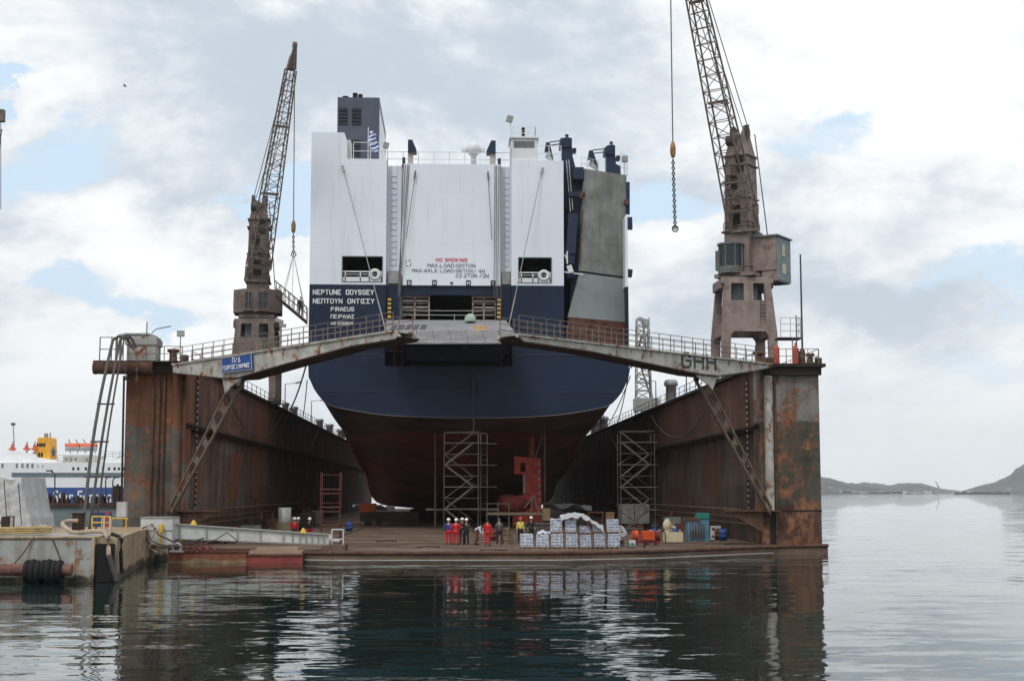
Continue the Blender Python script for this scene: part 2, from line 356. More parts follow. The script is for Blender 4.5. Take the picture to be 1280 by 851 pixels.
    def panel(s, x0, x1, z0, z1, y, t, holes=()):     # wall panel facing -Y with rectangular holes
        xs = sorted({x0, x1, *[h[0] for h in holes], *[h[1] for h in holes]}); zs = sorted({z0, z1, *[h[2] for h in holes], *[h[3] for h in holes]})
        inside = lambda x, z: any(h[0] < x < h[1] and h[2] < z < h[3] for h in holes)
        for i in range(len(xs) - 1):
            for j in range(len(zs) - 1):
                if inside((xs[i] + xs[i + 1]) / 2, (zs[j] + zs[j + 1]) / 2): continue
                a, b, c, d = xs[i], xs[i + 1], zs[j], zs[j + 1]
                s.add([(a, y, c), (b, y, c), (b, y, d), (a, y, d)], [(0, 1, 2, 3)])
        for a, b, c, d in holes:
            s.add([(a, y, c), (b, y, c), (b, y, d), (a, y, d), (a, y + t, c), (b, y + t, c), (b, y + t, d), (a, y + t, d)], [(0, 1, 5, 4), (1, 2, 6, 5), (2, 3, 7, 6), (3, 0, 4, 7)])
        s.add([(x0, y, z0), (x1, y, z0), (x1, y, z1), (x0, y, z1), (x0, y + t, z0), (x1, y + t, z0), (x1, y + t, z1), (x0, y + t, z1)], [(1, 0, 4, 5), (2, 1, 5, 6), (3, 2, 6, 7), (0, 3, 7, 4)])
        return s
    def build(s, name, mat, parent=None):
        me = bpy.data.meshes.new(name)
        if parent is not None: o0 = ORG[parent.name]
        else:
            xs = [v.x for v in s.v]; ys = [v.y for v in s.v]; zs = [v.z for v in s.v]
            o0 = V(((min(xs) + max(xs)) / 2, (min(ys) + max(ys)) / 2, min(zs)))
        me.from_pydata([tuple(v - o0) for v in s.v], [], s.f); me.polygons.foreach_set('use_smooth', s.sm)
        if isinstance(mat, str): mat = M[mat]
        me.materials.append(mat)
        me.update()
        o = bpy.data.objects.new(name, me); COL.objects.link(o)
        if parent is not None: o.parent = parent
        else: o.location = o0
        ORG[o.name] = o0
        return o
def tag(o, label=None, cat=None, group=None, kind=None):
    if label: o['label'] = label
    if cat: o['category'] = cat
    if group: o['group'] = group
    if kind: o['kind'] = kind
    return o
def thing(name, label, cat, loc, group=None):
    o = bpy.data.objects.new(name, None); COL.objects.link(o); o.location = loc; o.empty_display_size = .3
    ORG[o.name] = V(loc); return tag(o, label, cat, group)
def copy_thing(root, loc, label, rz=None):
    r = root.copy(); COL.objects.link(r); r.location = loc; r['label'] = label
    if rz is not None: r.rotation_euler[2] = rz
    ORG[r.name] = V(loc)
    for ch in list(root.children):
        c = ch.copy(); COL.objects.link(c); c.parent = r
        for g in list(ch.children):
            d = g.copy(); COL.objects.link(d); d.parent = c
    return r
def text(txt, p0, ux, uz, w, h, mat, parent, name='lettering', ext=.012, bold=0.0):
    """lettering laid on a surface: p0 lower left corner, ux/uz unit vectors, w x h metres"""
    cu = bpy.data.curves.new('t', 'FONT'); cu.body = txt; cu.size = 1; cu.extrude = 0; cu.offset = bold; cu.resolution_u = 3
    ob = bpy.data.objects.new('t', cu); COL.objects.link(ob)
    dg = bpy.context.evaluated_depsgraph_get(); me = bpy.data.meshes.new_from_object(ob.evaluated_get(dg))
    vs = [v.co.copy() for v in me.vertices]; fs = [tuple(p.vertices) for p in me.polygons]
    bpy.data.objects.remove(ob); bpy.data.curves.remove(cu); bpy.data.meshes.remove(me)
    x0 = min(v.x for v in vs); x1 = max(v.x for v in vs); y0 = min(v.y for v in vs); y1 = max(v.y for v in vs)
    p0 = V(p0); ux = V(ux); uz = V(uz); nrm = ux.cross(uz)
    mb = MB(); mb.add([p0 + ux * ((v.x - x0) / (x1 - x0) * w) + uz * ((v.y - y0) / (y1 - y0) * h) + nrm * ext for v in vs], fs)
    return mb.build(name, mat, parent)
GL = dict(B='0006 0636 3645 4544 4433 3303 3342 4241 4130 3000', D='0006 0636 3645 4541 4130 3000', E='4000 0006 0646 0333', F='0006 0646 0333', G='4535 4536 3616 1605 0501 0110 1030 3041 4143 4323',
 H='0006 4046 0343', I='2026', K='0006 0246 1340', L='0600 0040', M='0006 0623 2346 4640', N='0006 0640 4046', O='0105 0516 1636 3645 4541 4130 3010 1001', P='0006 0636 3645 4544 4433 3303', R='0006 0636 3645 4544 4433 3303 2340',
 S='4536 3616 1605 0504 0413 1333 3342 4241 4130 3010 1001', T='2026 0646', U='0601 0110 1030 3041 4146', W='0600 0023 2340 4046', X='0046 0640', Y='0623 4623 2320', Z='0646 4600 0040')
GL.update({'0': GL['O'], '1': '2026 2614', '2': '0516 1636 3645 4544 4400 0040', '3': '0516 1636 3645 4544 4433 3313 3342 4241 4130 3010 1001', '4': '3036 3602 0242', '5': '4606 0603 0333 3342 4241 4130 3010 1001', '6': '4536 3616 1605 0501 0110 1030 3041 4142 4233 3303',
 '7': '0646 4610', '8': '1333 3344 4445 4536 3616 1605 0504 0413 1302 0201 0110 1030 3041 4142 4233', '9': '4303 0305 0516 1636 3645 4541 4130 3010 1001', ':': '2122 2425', '.': '2021', '/': '0046', '-': '1333',
 'Π': '0006 0646 4640', 'Σ': '4606 0623 2300 0040', 'Ν': GL['N'], 'Ε': GL['E'], 'Τ': GL['T'], 'Ο': GL['O'], 'Υ': GL['Y'], 'Ι': GL['I'], 'Ρ': GL['P'], 'Α': '0006'})
GL['A'] = GL['Α'] = '0003 0326 2643 4340 0242'
GL['Γ'] = '0006 0646'; GL['Δ'] = '0026 2640 4000'; GL['Μ'] = GL['M']
def strokes(txt, p0, ux, uz, w, h, th, mat, parent, name='lettering', slim=('I', 'Ι', '.', ':', '1')):
    """lettering of straight painted strokes on a 4 x 6 grid per letter"""
    adv = [(2.6 if c in slim else 3.0 if c == ' ' else 6.0) for c in txt]; tot = sum(adv) - 2.0
    sx, sz = w / tot, h / 6; p0 = V(p0); ux = V(ux); uz = V(uz); nr_ = ux.cross(uz); mb = MB(); x = 0; n = 0
    for c, a in zip(txt, adv):
        for sg_ in GL.get(c, '').split():
            q = [int(k) for k in sg_]; off = -2 + .3 if c in slim else 0
            A_ = p0 + ux * (x + q[0] + off + (0 if not off else .5)) * sx + uz * q[1] * sz; B_ = p0 + ux * (x + q[2] + off + (0 if not off else .5)) * sx + uz * q[3] * sz
            d = (B_ - A_).normalized(); pr = nr_.cross(d); o = nr_ * (.012 + .0006 * n); n += 1; e = d * th * .42
            mb.add([A_ - e - pr * th / 2 + o, B_ + e - pr * th / 2 + o, B_ + e + pr * th / 2 + o, A_ - e + pr * th / 2 + o], [(0, 1, 2, 3)])
        x += a
    return mb.build(name, mat, parent)
def rail(mb, pts, h=1.05, sp=1.5, bars=3, r=.02, post=.028):
    pts = [V(p) for p in pts]
    for a, b in zip(pts, pts[1:]):
        n = max(1, round((b - a).length / sp))
        for i in range(n + 1):
            p = a.lerp(b, i / n); mb.cyl(p, p + V((0, 0, h)), post, 5, cap=False)
        for k in range(bars):
            z = V((0, 0, h * (k + 1) / bars)); mb.cyl(a + z, b + z, r, 5, cap=False)
    return mb
def lattice(mb, A, B, wa, wb, side, n=14, ch=.09, br=.045, da=None, db=None):
    """four-chord lattice girder from A to B, width wa->wb along `side`, depth da->db across"""
    A = V(A); B = V(B); d = (B - A).normalized(); sd_ = (V(side) - d * V(side).dot(d)).normalized(); ot = d.cross(sd_)
    da = wa if da is None else da; db = wb if db is None else db
    def pt(t, i, j): return A.lerp(B, t) + sd_ * (i * (wa + (wb - wa) * t) / 2) + ot * (j * (da + (db - da) * t) / 2)
    for i, j in ((-1, -1), (1, -1), (1, 1), (-1, 1)): mb.beam(pt(0, i, j), pt(1, i, j), ch)
    cs = [(-1, -1), (1, -1), (1, 1), (-1, 1)]
    for k in range(n):
        t0, t1 = k / n, (k + 1) / n
        for c in range(4):
            a, b = cs[c], cs[(c + 1) % 4]
            if k % 2: a, b = b, a
            mb.cyl(pt(t0, *a), pt(t1, *b), br, 4, cap=False)
            mb.cyl(pt(t0, *a), pt(t0, *b), br * .9, 4, cap=False)
    return mb
# ================================================================== SETTING
def seamat():
    m, t, b = newmat('sea_water'); n = t.nodes; l = t.links
    b.inputs['Base Color'].default_value = (.006, .020, .018, 1); b.inputs['Roughness'].default_value = .02; b.inputs['IOR'].default_value = 1.333
    g = n.new('ShaderNodeNewGeometry')
    def nz(sc, vs, det, ro, off=0, dist=0):
        mp_ = n.new('ShaderNodeMapping'); mp_.inputs['Scale'].default_value = vs; mp_.inputs['Location'].default_value = (off, off, 0); mp_.inputs['Rotation'].default_value = (0, 0, R(8)); l.new(g.outputs['Position'], mp_.inputs[0])
        x = n.new('ShaderNodeTexNoise'); x.inputs['Scale'].default_value = sc; x.inputs['Detail'].default_value = det; x.inputs['Roughness'].default_value = ro; x.inputs['Distortion'].default_value = dist
        l.new(mp_.outputs[0], x.inputs['Vector']); return x.outputs['Color']
    def mm(op, a, c):
        x = n.new('ShaderNodeMath'); x.operation = op
        for i, q in enumerate((a, c)):
            if isinstance(q, (int, float)): x.inputs[i].default_value = q
            else: l.new(q, x.inputs[i])
        return x.outputs[0]
    def slope(o, k, kx=.6):      # wave slopes straight from a vector noise, so that far ripples keep roughening the surface
        v = n.new('ShaderNodeVectorMath'); v.operation = 'SUBTRACT'; l.new(o, v.inputs[0]); v.inputs[1].default_value = (.5, .5, .5)
        w = n.new('ShaderNodeVectorMath'); w.operation = 'MULTIPLY'; l.new(v.outputs[0], w.inputs[0]); w.inputs[1].default_value = (k * kx, k, 0); return w.outputs[0]
    def vadd(a, c, op='ADD'):
        w = n.new('ShaderNodeVectorMath'); w.operation = op; l.new(a, w.inputs[0])
        if isinstance(c, tuple): w.inputs[1].default_value = c
        else: l.new(c, w.inputs[1])
        return w.outputs[0]
    big = nz(.30, (.45, 1, 1), 3, .5, 0)            # slow swell, waves some 3 m long
    mid = nz(1.05, (.30, 1, 1), 4, .55, 20, .4)
    fine = nz(4.2, (.45, 1, 1), 3, .55, 40)
    patch = nz(.035, (.5, 1, 1), 3, .5, 7)          # calm slicks and ruffled patches
    pm = n.new('ShaderNodeMapRange'); pm.interpolation_type = 'SMOOTHSTEP'; l.new(patch.node.outputs['Fac'], pm.inputs[0]); pm.inputs[1].default_value = .38; pm.inputs[2].default_value = .62; pm.inputs[3].default_value = .45; pm.inputs[4].default_value = 1.35
    rip = vadd(slope(mid, WAVE[1]), slope(fine, WAVE[2]))
    sc = n.new('ShaderNodeVectorMath'); sc.operation = 'SCALE'; l.new(rip, sc.inputs[0]); l.new(pm.outputs[0], sc.inputs['Scale'])
    tot = vadd(vadd(sc.outputs[0], slope(big, WAVE[0])), (0, 0, 1)); nn = vadd(tot, (0, 0, 0)); nz_ = n.new('ShaderNodeVectorMath'); nz_.operation = 'NORMALIZE'; l.new(nn, nz_.inputs[0]); l.new(nz_.outputs[0], b.inputs['Normal'])
    return m
WAVE = (.065, .145, .075)
mb = MB(); mb.add([(-20000, -300, 0), (20000, -300, 0), (20000, 20000, 0), (-20000, 20000, 0)], [(0, 1, 2, 3)])
sea = mb.build('sea', seamat()); tag(sea, 'calm dark green harbour water with fine ripples', None, None, 'structure')

# far hills, one ridge after another, each a solid ridge with its own depth
hillmat = paint('hazed_hill_scrub', (.045, .065, .07), .95, .45, scale=.006, rust=.3, rustcol=(.30, .25, .2))  # scrub colour pulled towards blue, distance haze painted in
def ridge(Y, prof, depth, name='hills'):
    mb = MB(); pts = []
    us = []
    for (u0, v0), (u1, v1) in zip(prof, prof[1:]):
        k = max(2, int((u1 - u0) / 3))
        for i in range(k): us.append((u0 + (u1 - u0) * i / k, v0 + (v1 - v0) * i / k))
    us.append(prof[-1]); rows = 7; vs = []
    for j in range(rows + 1):
        q = j / rows; s = math.sin(math.pi * q) ** .8 if 0 < j < rows else 0
        for i, (u, v) in enumerate(us):
            p = P(u, v, Y); h = max(0, p.z) * s
            h *= 1 + .10 * math.sin(i * .7 + j * 1.9) * (1 if j != rows // 2 else .25) + (rnd.random() - .5) * .06
            vs.append((p.x * (1 + (q - .5) * depth / Y), Y + (q - .5) * depth, h - .5 if h > 0 else -.5))
    n = len(us)
    mb.add(vs, [(j * n + i, j * n + i + 1, (j + 1) * n + i + 1, (j + 1) * n + i) for j in range(rows) for i in range(n - 1)], True)
    return tag(mb.build(name, hillmat), 'far hazy hills along the shore on the right', None, None, 'structure')
ridge(5200, [(900, 612), (960, 600), (1000, 593), (1022, 594), (1045, 600), (1075, 606), (1110, 611), (1150, 613), (1170, 615.6)], 1400)
ridge(7000, [(1040, 613), (1080, 602), (1110, 606), (1126, 604), (1145, 603), (1160, 606), (1180, 611), (1200, 613), (1225, 613.5)], 1600)
ridge(6000, [(1195, 615.5), (1210, 611), (1232, 605), (1250, 600), (1262, 594), (1270, 585), (1282, 580), (1300, 577), (1330, 570), (1400, 575), (1500, 600), (1600, 615)], 1800)
ridge(9000, [(-900, 612), (-500, 600), (-200, 606), (0, 603), (200, 608), (500, 610), (700, 611), (900, 613), (1000, 614)], 2500)
# shore buildings among the hills
t = thing('shore_town', 'tiny pale buildings and a crane mast along the far shore', 'town', P(1100, 616, 5000) * V((1, 1, 0)) if False else V((P(1100, 616, 5000).x, 5000, 0)))
mb = MB()
for i in range(70):
    u = rnd.choice([rnd.uniform(1024, 1170), rnd.uniform(1195, 1262)]); Y = 4560; p = P(u, 614, Y); w = rnd.uniform(6, 22); h = rnd.uniform(5, 11)
    mb.box((p.x - w, Y, -.2), (p.x + w, Y + 20, h))
mb.build('building_row', paint('shore_buildings', (.5, .48, .45), .8, .2, scale=.05), t).__setitem__('kind', 'stuff')
mb = MB(); p = P(1172, 612, 4550); mb.beam((p.x, 4550, 0), (p.x + 3, 4550, 26), 5); mb.beam((p.x + 3, 4550, 24), (p.x - 6, 4550, 42), 2.5); mb.build('crane_mast', 'steel', t)

# ================================================================== DOCK
XI_L, XO_L, XI_R, XO_R, YF, YB = -18.0, -22.0, 21.1, 25.2, 98.0, 335.0
DZ, TOPZ, LEDGE = 0.6, 12.7, 8.8
dock = thing('dock_pontoon', 'wide rusty steel deck of the floating dry dock under the ship', 'dock', (1.6, 98, 0))
outl = [(-22.3, 97.2), (-18.5, 96.6), (-12.5, 90), (-9.5, 87.2), (-7, 86.2), (6.5, 85.9), (12, 88), (21.2, 95.6), (25.4, 97.3), (25.4, YB), (-22.3, YB)]
mb = MB(); mb.prism([(x, y, -1.5) for x, y in outl], (0, 0, DZ + 1.5)); mb.build('deck', 'deckrust', dock)
mb = MB(); pth = [V((x, y, DZ - .03)) for x, y in outl[:9]]
for a, b in zip(pth, pth[1:]): mb.tube([a, a.lerp(b, .5), b], .12, 8)
mb.build('deck_lip', 'lip', dock)
mb = MB(); pw = [V((x, y - .35, .16)) for x, y in outl[3:8]]
for a, b in zip(pw, pw[1:]): mb.tube([a, a.lerp(b, .5), b], .055, 6)
mb.build('fender_pipe', 'steel', dock)
mb = MB()
for y in (101, 108, 116, 125, 150, 175, 200):
    mb.box((-17.9, y, DZ + .003), (21, y + .12, DZ + .03))
for x in (-9, 0, 9): mb.box((x, 100, DZ + .004), (x + .15, 230, DZ + .05))
mb.build('deck_seam', 'lip', dock)

def wing(side):
    s = side
    xi, xo = (XI_L, XO_L) if s < 0 else (XI_R, XO_R)
    t = thing('dock_wing_wall', ['', 'right hand wing wall of the dry dock, dark green and rust streaked face', 'left hand wing wall of the dry dock, brown rust streaked face beside the hanging hoses'][s], 'dock wall', ((xi + xo) / 2, YF, 0), 'wing walls of the dry dock')
    fm, im = ('wallfaceL', 'wallinL') if s < 0 else ('wallface', 'wallin')
    # front block 1.5 m thick carrying the face, then the long box behind, upper part overhanging the lower
    mb = MB(); mb.box((xo, YF, -1), (xi, YF + 2.2, TOPZ)); mb.build('front_face', fm, t)
    mb = MB(); a, b = (xo, xi - .5) if s < 0 else (xi + .5, xo)
    mb.box((a, YF + 2.2, -1), (b, YB, LEDGE)); mb.build('lower_wall', im, t)
    mb = MB(); a, b = (xo, xi) if s < 0 else (xi, xo)
    mb.box((a, YF + 2.2, LEDGE), (b, YB, TOPZ)); mb.build('upper_wall', im, t)
    mb = MB(); e = xi - s * .28; mb.box((xi, YF + .3, LEDGE - .14), (e, YB, LEDGE + .02)); mb.box((xi, YF + .3, LEDGE - .32), (xi - s * .05, YB, LEDGE - .14)); mb.build('ledge', 'girderdark', t)
    mb = MB(); y = YF + 4
    while y < YB:     # vertical stiffeners
        mb.box((xi + s * .5, y, DZ), (xi + s * .455, y + .09, LEDGE - .33)); y += 3.2
    mb.build('stiffener', im, t)
    mb = MB(); mb.box((xo + s * .35, YF - .7, TOPZ), (xi - s * .35, YB, TOPZ + .22)); mb.box((xo + s * .1, YF - .45, TOPZ - .55), (xi + s * .3, YF, TOPZ)); mb.build('top_deck', 'topdark', t)
    # column and pipes at the inner corner of the face
    mb = MB(); xc = xi + s * .55; mb.cyl((xc, YF - .18, 2.95), (xc, YF - .18, TOPZ - .6), .3, 10); mb.build('hinge_column', 'girder' if s > 0 else 'wallfaceL', t)
    mb = MB()
    for k in ((1.4, 1.75, 2.15) if s < 0 else (1.0,)): mb.cyl((xi + s * k, YF - .12, 1.2), (xi + s * k, YF - .12, TOPZ - .7), .09, 6)
    mb.build('wall_pipe', 'rustpipe', t)
    # bracket that carries the foot of the bridge strut
    mb = MB(); z = 2.85
    mb.prism([(xi + s * 1.1, YF - .9, z), (xi - s * 2.6, YF - .4, z), (xi - s * 2.6, YF + 1.2, z), (xi + s * 1.1, YF + 1.2, z)], (0, 0, .1))
    mb.prism([(xi, YF - .3, z), (xi - s * 2.4, YF - .3, z), (xi, YF - .3, z - 1.4)], (0, .12, 0))
    mb.build('strut_bracket', 'rustpipe', t)
    if s > 0:
        mb = MB(); mb.box((xo + .04, YF - .04, 2.86), (xi + 1, YF, 2.95)); mb.box((xi + .55, YF - .06, .7), (xi + .95, YF - .005, 2.8)); mb.build('dark_slot', 'dark', t)
    # ladder with white rungs up the inner side
    mb = MB(); xl = xi - s * .12; yl = YF + 3.5
    for z_ in [DZ + 2.4 + .42 * i for i in range(22)]: mb.box((xl - .03, yl, z_), (xl + .03, yl + .42, z_ + .13))
    mb.build('ladder_rung', 'ropewhite', t); mb = MB()
    for yy in (yl, yl + .42): mb.box((xl - .03, yy - .03, DZ + 2), (xl + .03, yy + .03, TOPZ))
    mb.build('ladder', 'girderdark', t)
    # pipe runs low along the wall
    mb = MB()
    for k, z_ in enumerate((1.9, 2.35, 2.9)):
        xx = xi - s * (.15 + .12 * k); mb.cyl((xx, YF + 3 + k, z_), (xx, YF + 95, z_), .11, 6)
    mb.build('service_pipe', 'rustpipe', t)
    mb = MB(); rail(mb, [(xi + s * .15, YF + 3, TOPZ + .22), (xi + s * .15, YB, TOPZ + .22)], 1.0, 3.0, 2, .03, .035)
    if s > 0: rail(mb, [(xo - .1, YF - .5, TOPZ + .22), (xo - .1, YF + 40, TOPZ + .22)], 1.0, 1.6, 2, .025, .03); rail(mb, [(xi + 1, YF - .6, TOPZ + .22), (xo - .1, YF - .6, TOPZ + .22)], 1.0, .8, 2, .025, .03)
    else: rail(mb, [(xo + .2, YF - .6, TOPZ + .22), (xi - .2, YF - .6, TOPZ + .22)], 1.0, 1.3, 2, .025, .03)
    mb.build('railing', 'railgrey', t)
    # hanging slack hose
    mb = MB(); y0, y1, zz = YF + 14, YF + 52, TOPZ - .5
    for (a0, a1, sag) in ((y0, y1, 3.0), (y1 + 6, y1 + 40, 3.2)):
        mb.tube([(xi - s * .35, a0 + (a1 - a0) * i / 12, zz - sag * 4 * (i / 12) * (1 - i / 12)) for i in range(13)], .06, 5)
    mb.build('slack_hose', 'darkhose', t)
    return t
wL = wing(-1); wR = wing(1)

# gear on top of the wing walls
def lamp_post(p, h, arm, label, double=False, slat=False):
    t = thing('lamp_post', label, 'lamp post', p, 'lamp posts on the dry dock'); p = V(p)
    mb = MB(); mb.cyl(p, p + V((0, 0, h)), .07, 6, .05); mb.beam(p + V((0, 0, h - .03)), p + V((arm, 0, h + .12)), .06); mb.build('post', 'darkhose', t)
    mb = MB(); mb.cbox(p + V((arm, -.05, h + .16)), (.7, .35, .16), 0, Matrix.Rotation(-.3 if arm >= 0 else .3, 3, 'Y'))
    if double: mb.cbox(p + V((arm * .7 + .1, -.05, h + .45)), (.65, .3, .14), 0, Matrix.Rotation(-.25, 3, 'Y'))
    mb.build('lamp_head', 'steel', t); return t
lamps = [(XI_L - .6, 128, 2.6, 1.4, 'curved arm lamp post beside the leg of the left crane'), (XI_L - .5, 160, 3.2, 1.5, 'lamp post on the left wing wall, nearer of the two beyond the left crane'), (XI_L - .5, 190, 3.2, 1.5, 'lamp post on the left wing wall, farther of the two beyond the left crane'),
         (XI_R + .5, 132, 3.0, -1.5, 'lamp post on the right wing wall, nearest to the drum vent'), (XI_R + .5, 152, 3.0, -1.3, 'lamp post on the right wing wall, just beyond the drum vent'), (XI_R + .5, 205, 4.0, -1.5, 'thin lamp post far along the right wing wall')]
for x, y, h, a, lb in lamps: lamp_post((x, y, TOPZ + .22), h, a, lb)
def vent(p, r, h, label):
    t = thing('ventilator', label, 'ventilator', p, 'mushroom vents on the wing walls'); p = V(p)
    mb = MB(); mb.lathe(p, [(r * .75, 0), (r * .75, h * .75), (r, h * .76), (r, h * .9), (r * .8, h), (.001, h)]); mb.build('vent_pipe', 'steel', t); return t
vent((XI_R + .9, 144, TOPZ + .22), .7, 2.5, 'large pale drum shaped vent on the right wing wall')
for k, (x, y, r, h, lb) in enumerate([(XI_R + .8, 208, .8, 2.2, 'squat vent first beyond the lattice mast on the right wall'), (XI_R + .8, 220, .9, 2.4, 'squat vent beside the first one on the right wall'), (XI_R + .8, 262, 1.2, 2.6, 'farthest squat vent on the right wall near the hull'),
    (XI_L - .8, 163, .45, 1.3, 'squat vent nearest on the left wall beyond the crane leg'), (XI_L - .8, 172, .5, 1.4, 'second squat vent on the left wall beyond the crane leg'), (XI_L - .8, 205, .6, 1.6, 'third squat vent on the left wall by the hull'), (XI_L - .8, 222, .65, 1.7, 'fourth squat vent on the left wall by the hull'), (XI_L - .8, 245, .8, 2.0, 'farthest squat vent on the left wall by the hull')]):
    vent((x, y, TOPZ + .22), r, h, lb)
def capstan(p, label, mat='rustpipe', s=1.0):
    t = thing('capstan', label, 'capstan', p, 'capstans and bollards on the wing walls'); p = V(p)
    mb = MB(); mb.lathe(p, [(q * s, z * s) for q, z in ((.55, 0), (.5, .15), (.28, .25), (.25, .75), (.42, .85), (.42, 1.0), (.001, 1.02))]); mb.build('drum', mat, t)
    mb = MB(); mb.cbox(p + V((.75 * s, 0, .3 * s)), (.5 * s, .7 * s, .6 * s)); mb.build('motor_box', mat, t); return t
capstan((XI_L - 1.2, YF + 1.5, TOPZ + .22), 'rusty capstan behind the railing at the left bridge hinge')
capstan((XI_R + .3, YF + 1.6, TOPZ + .22), 'rusty capstan at the right bridge hinge')
capstan((XO_R - .5, YF + .2, TOPZ + .22), 'small rusty bollard on the outermost right corner', s=.75)
for i, (x, lb) in enumerate(((XI_R + 1.25, 'red gas bottle beside the crane leg on the right wall'), (XI_R + 2.55, 'red gas bottle between the two tall poles on the right wall'))):
    t = thing('gas_bottle', lb, 'gas bottle', (x, YF + .1, TOPZ + .22), 'red bottles on the right wall'); p = V((x, YF + .1, TOPZ + .22))
    mb = MB(); mb.lathe(p, [(.2, 0), (.2, 1.05), (.14, 1.25), (.05, 1.32), (.001, 1.34)]); mb.build('bottle', 'redrudder', t)
    mb = MB(); mb.cyl(p + V((0, 0, 1.3)), p + V((0, 0, 1.5)), .06, 6); mb.build('valve', 'steel', t)
for u, v0, rr, lb in ((1003, 318, .075, 'tall thin steel pole on the right wing wall'), (996, 394, .05, 'short thin pole left of the tall one on the right wing wall')):
    p = P(u, 440, YF + .2); z1 = P(u, v0, YF + .2).z; t = thing('flag_pole', lb, 'pole', (p.x, p.y, TOPZ + .22))
    mb = MB(); mb.cyl((p.x, p.y, TOPZ + .22), (p.x, p.y, z1), rr, 6, rr * .8); mb.build('pole', 'darkhose', t)
    mb = MB(); mb.lathe((p.x, p.y, TOPZ + .22), [(.2, 0), (.2, .9), (.12, 1.1), (rr, 1.12)], 8); mb.build('base', 'rustpipe', t)
# small platform at the right crane
t = thing('access_platform', 'small railed access platform right of the right crane leg', 'platform', (23.9, 106, TOPZ + .22))
mb = MB(); a = P(975, 424, 108); mb.box((a.x - .2, 107.6, a.z), (a.x + 1.6, 109, a.z + .12)); mb.build('floor', 'girderdark', t)
mb = MB(); rail(mb, [(a.x, 107.7, a.z + .12), (a.x + 1.5, 107.7, a.z + .12), (a.x + 1.5, 109, a.z + .12)], 1.5, .8, 3, .02, .025); mb.build('railing', 'steel', t); mb = MB(); mb.cyl((a.x + .9, 107.8, TOPZ + .2), (a.x + .9, 107.8, a.z), .05, 6); mb.build('support_post', 'steel', t)

# ---------------------------------------------------------------- swing bridges
def bridge(s, outline, hingeA, tip, label, foot, kink, gus):
    A = V(hingeA); B = V(tip); d = (B - A); d.z = 0; d.normalize(); nrm = V((d.y, -d.x, 0));
    if nrm.y > 0: nrm = -nrm
    t = thing('swing_bridge', label, 'footbridge', (A.x, A.y, 2.9), 'swing bridges across the dock mouth')
    pl = [PP(u, v, A, nrm) for u, v in outline]
    back = -nrm * 1.5
    mb = MB(); mb.prism(pl, -nrm * .12); mb.prism([p + back for p in pl], -nrm * .12); mb.build('side_girder', 'girder', t)
    top = [p for p in pl[:2]]
    z = min(top[0].z, top[1].z)
    mb = MB(); a, b = top
    mb.add([a + V((0, 0, .01)) + nrm * .12, b + V((0, 0, .01)) + nrm * .12, b + back + V((0, 0, .01)), a + back + V((0, 0, .01)), a + nrm * .12 - V((0, 0, .09)), b + nrm * .12 - V((0, 0, .09)), b + back - V((0, 0, .09)), a + back - V((0, 0, .09))],
           [(0, 1, 2, 3), (7, 6, 5, 4), (0, 4, 5, 1), (1, 5, 6, 2), (2, 6, 7, 3), (3, 7, 4, 0)]); mb.build('walkway', 'girder', t)
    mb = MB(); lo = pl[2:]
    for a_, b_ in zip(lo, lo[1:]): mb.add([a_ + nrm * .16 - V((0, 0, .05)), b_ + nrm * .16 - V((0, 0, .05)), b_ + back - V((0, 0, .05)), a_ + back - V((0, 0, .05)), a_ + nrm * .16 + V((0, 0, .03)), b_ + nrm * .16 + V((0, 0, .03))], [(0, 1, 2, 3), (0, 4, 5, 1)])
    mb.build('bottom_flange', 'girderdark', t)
    mb = MB()
    a, b = top
    for i in range(1, 9):
        q = a.lerp(b, i / 9)
    rail(mb, [a + nrm * .05, b + nrm * .05], 1.05, 1.15, 3, .022, .03); rail(mb, [a + back, b + back], 1.05, 1.15, 3, .022, .03)
    mb.build('railing', 'railgrey', t)
    # strut: two flanges with webs, leaving lozenge holes
    F = V(foot); K = PP(*kink, A, nrm) - nrm * .75; w0, w1 = .42, 1.05
    ax = (K - F).normalized(); sd_ = d * (1 if True else 1); sd_ = (sd_ - ax * sd_.dot(ax)).normalized()
    mb = MB(); mb.beam(F - sd_ * w0 / 2, K - sd_ * w1 / 2, .15, .16, nrm); mb.beam(F + sd_ * w0 / 2, K + sd_ * w1 / 2, .15, .16, nrm)
    n = 8
    for i in range(n + 1):
        q = F.lerp(K, i / n); w = w0 + (w1 - w0) * i / n; hl = .34 + .16 * (i / n)
        mb.prism([q - sd_ * w / 2 - ax * hl, q - ax * hl * .45, q + sd_ * w / 2 - ax * hl, q + sd_ * w / 2 + ax * hl, q + ax * hl * .45, q - sd_ * w / 2 + ax * hl], nrm * .03)
    mb.build('strut', 'strutpaint', t)
    # gusset where strut meets girder
    mb = MB()
    mb.prism([PP(u, v, A + nrm * .03, nrm) for u, v in gus], nrm * -.1); mb.build('gusset', 'girder', t)
    return t, A, d, nrm, pl
bL, AL, dL, nL, plL = bridge(-1, [(216, 455), (492, 413), (500, 420), (497, 424), (440, 433), (355, 456), (300, 472), (282, 473), (216, 466)],
    (-18.9, 97.2, 12.9), (-3.4, 82, 13.2), 'left swing bridge with a blue name board on its grey girder', (-18.7, 97.3, 2.95), (290, 466), [(277, 468), (304, 467), (300, 475), (291, 481), (281, 492)])
bR, AR, dR, nR, plR = bridge(1, [(968, 455), (648, 417), (646, 421), (652, 427), (735, 439), (870, 467), (896, 470), (940, 464), (968, 458)],
    (21.6, 97.2, 12.9), (3.7, 81, 12.9), 'right swing bridge with worn dark letters on its grey girder', (21.5, 97.3, 2.95), (884, 466), [(868, 463), (897, 465), (896, 473), (891, 487), (881, 477), (872, 471)])
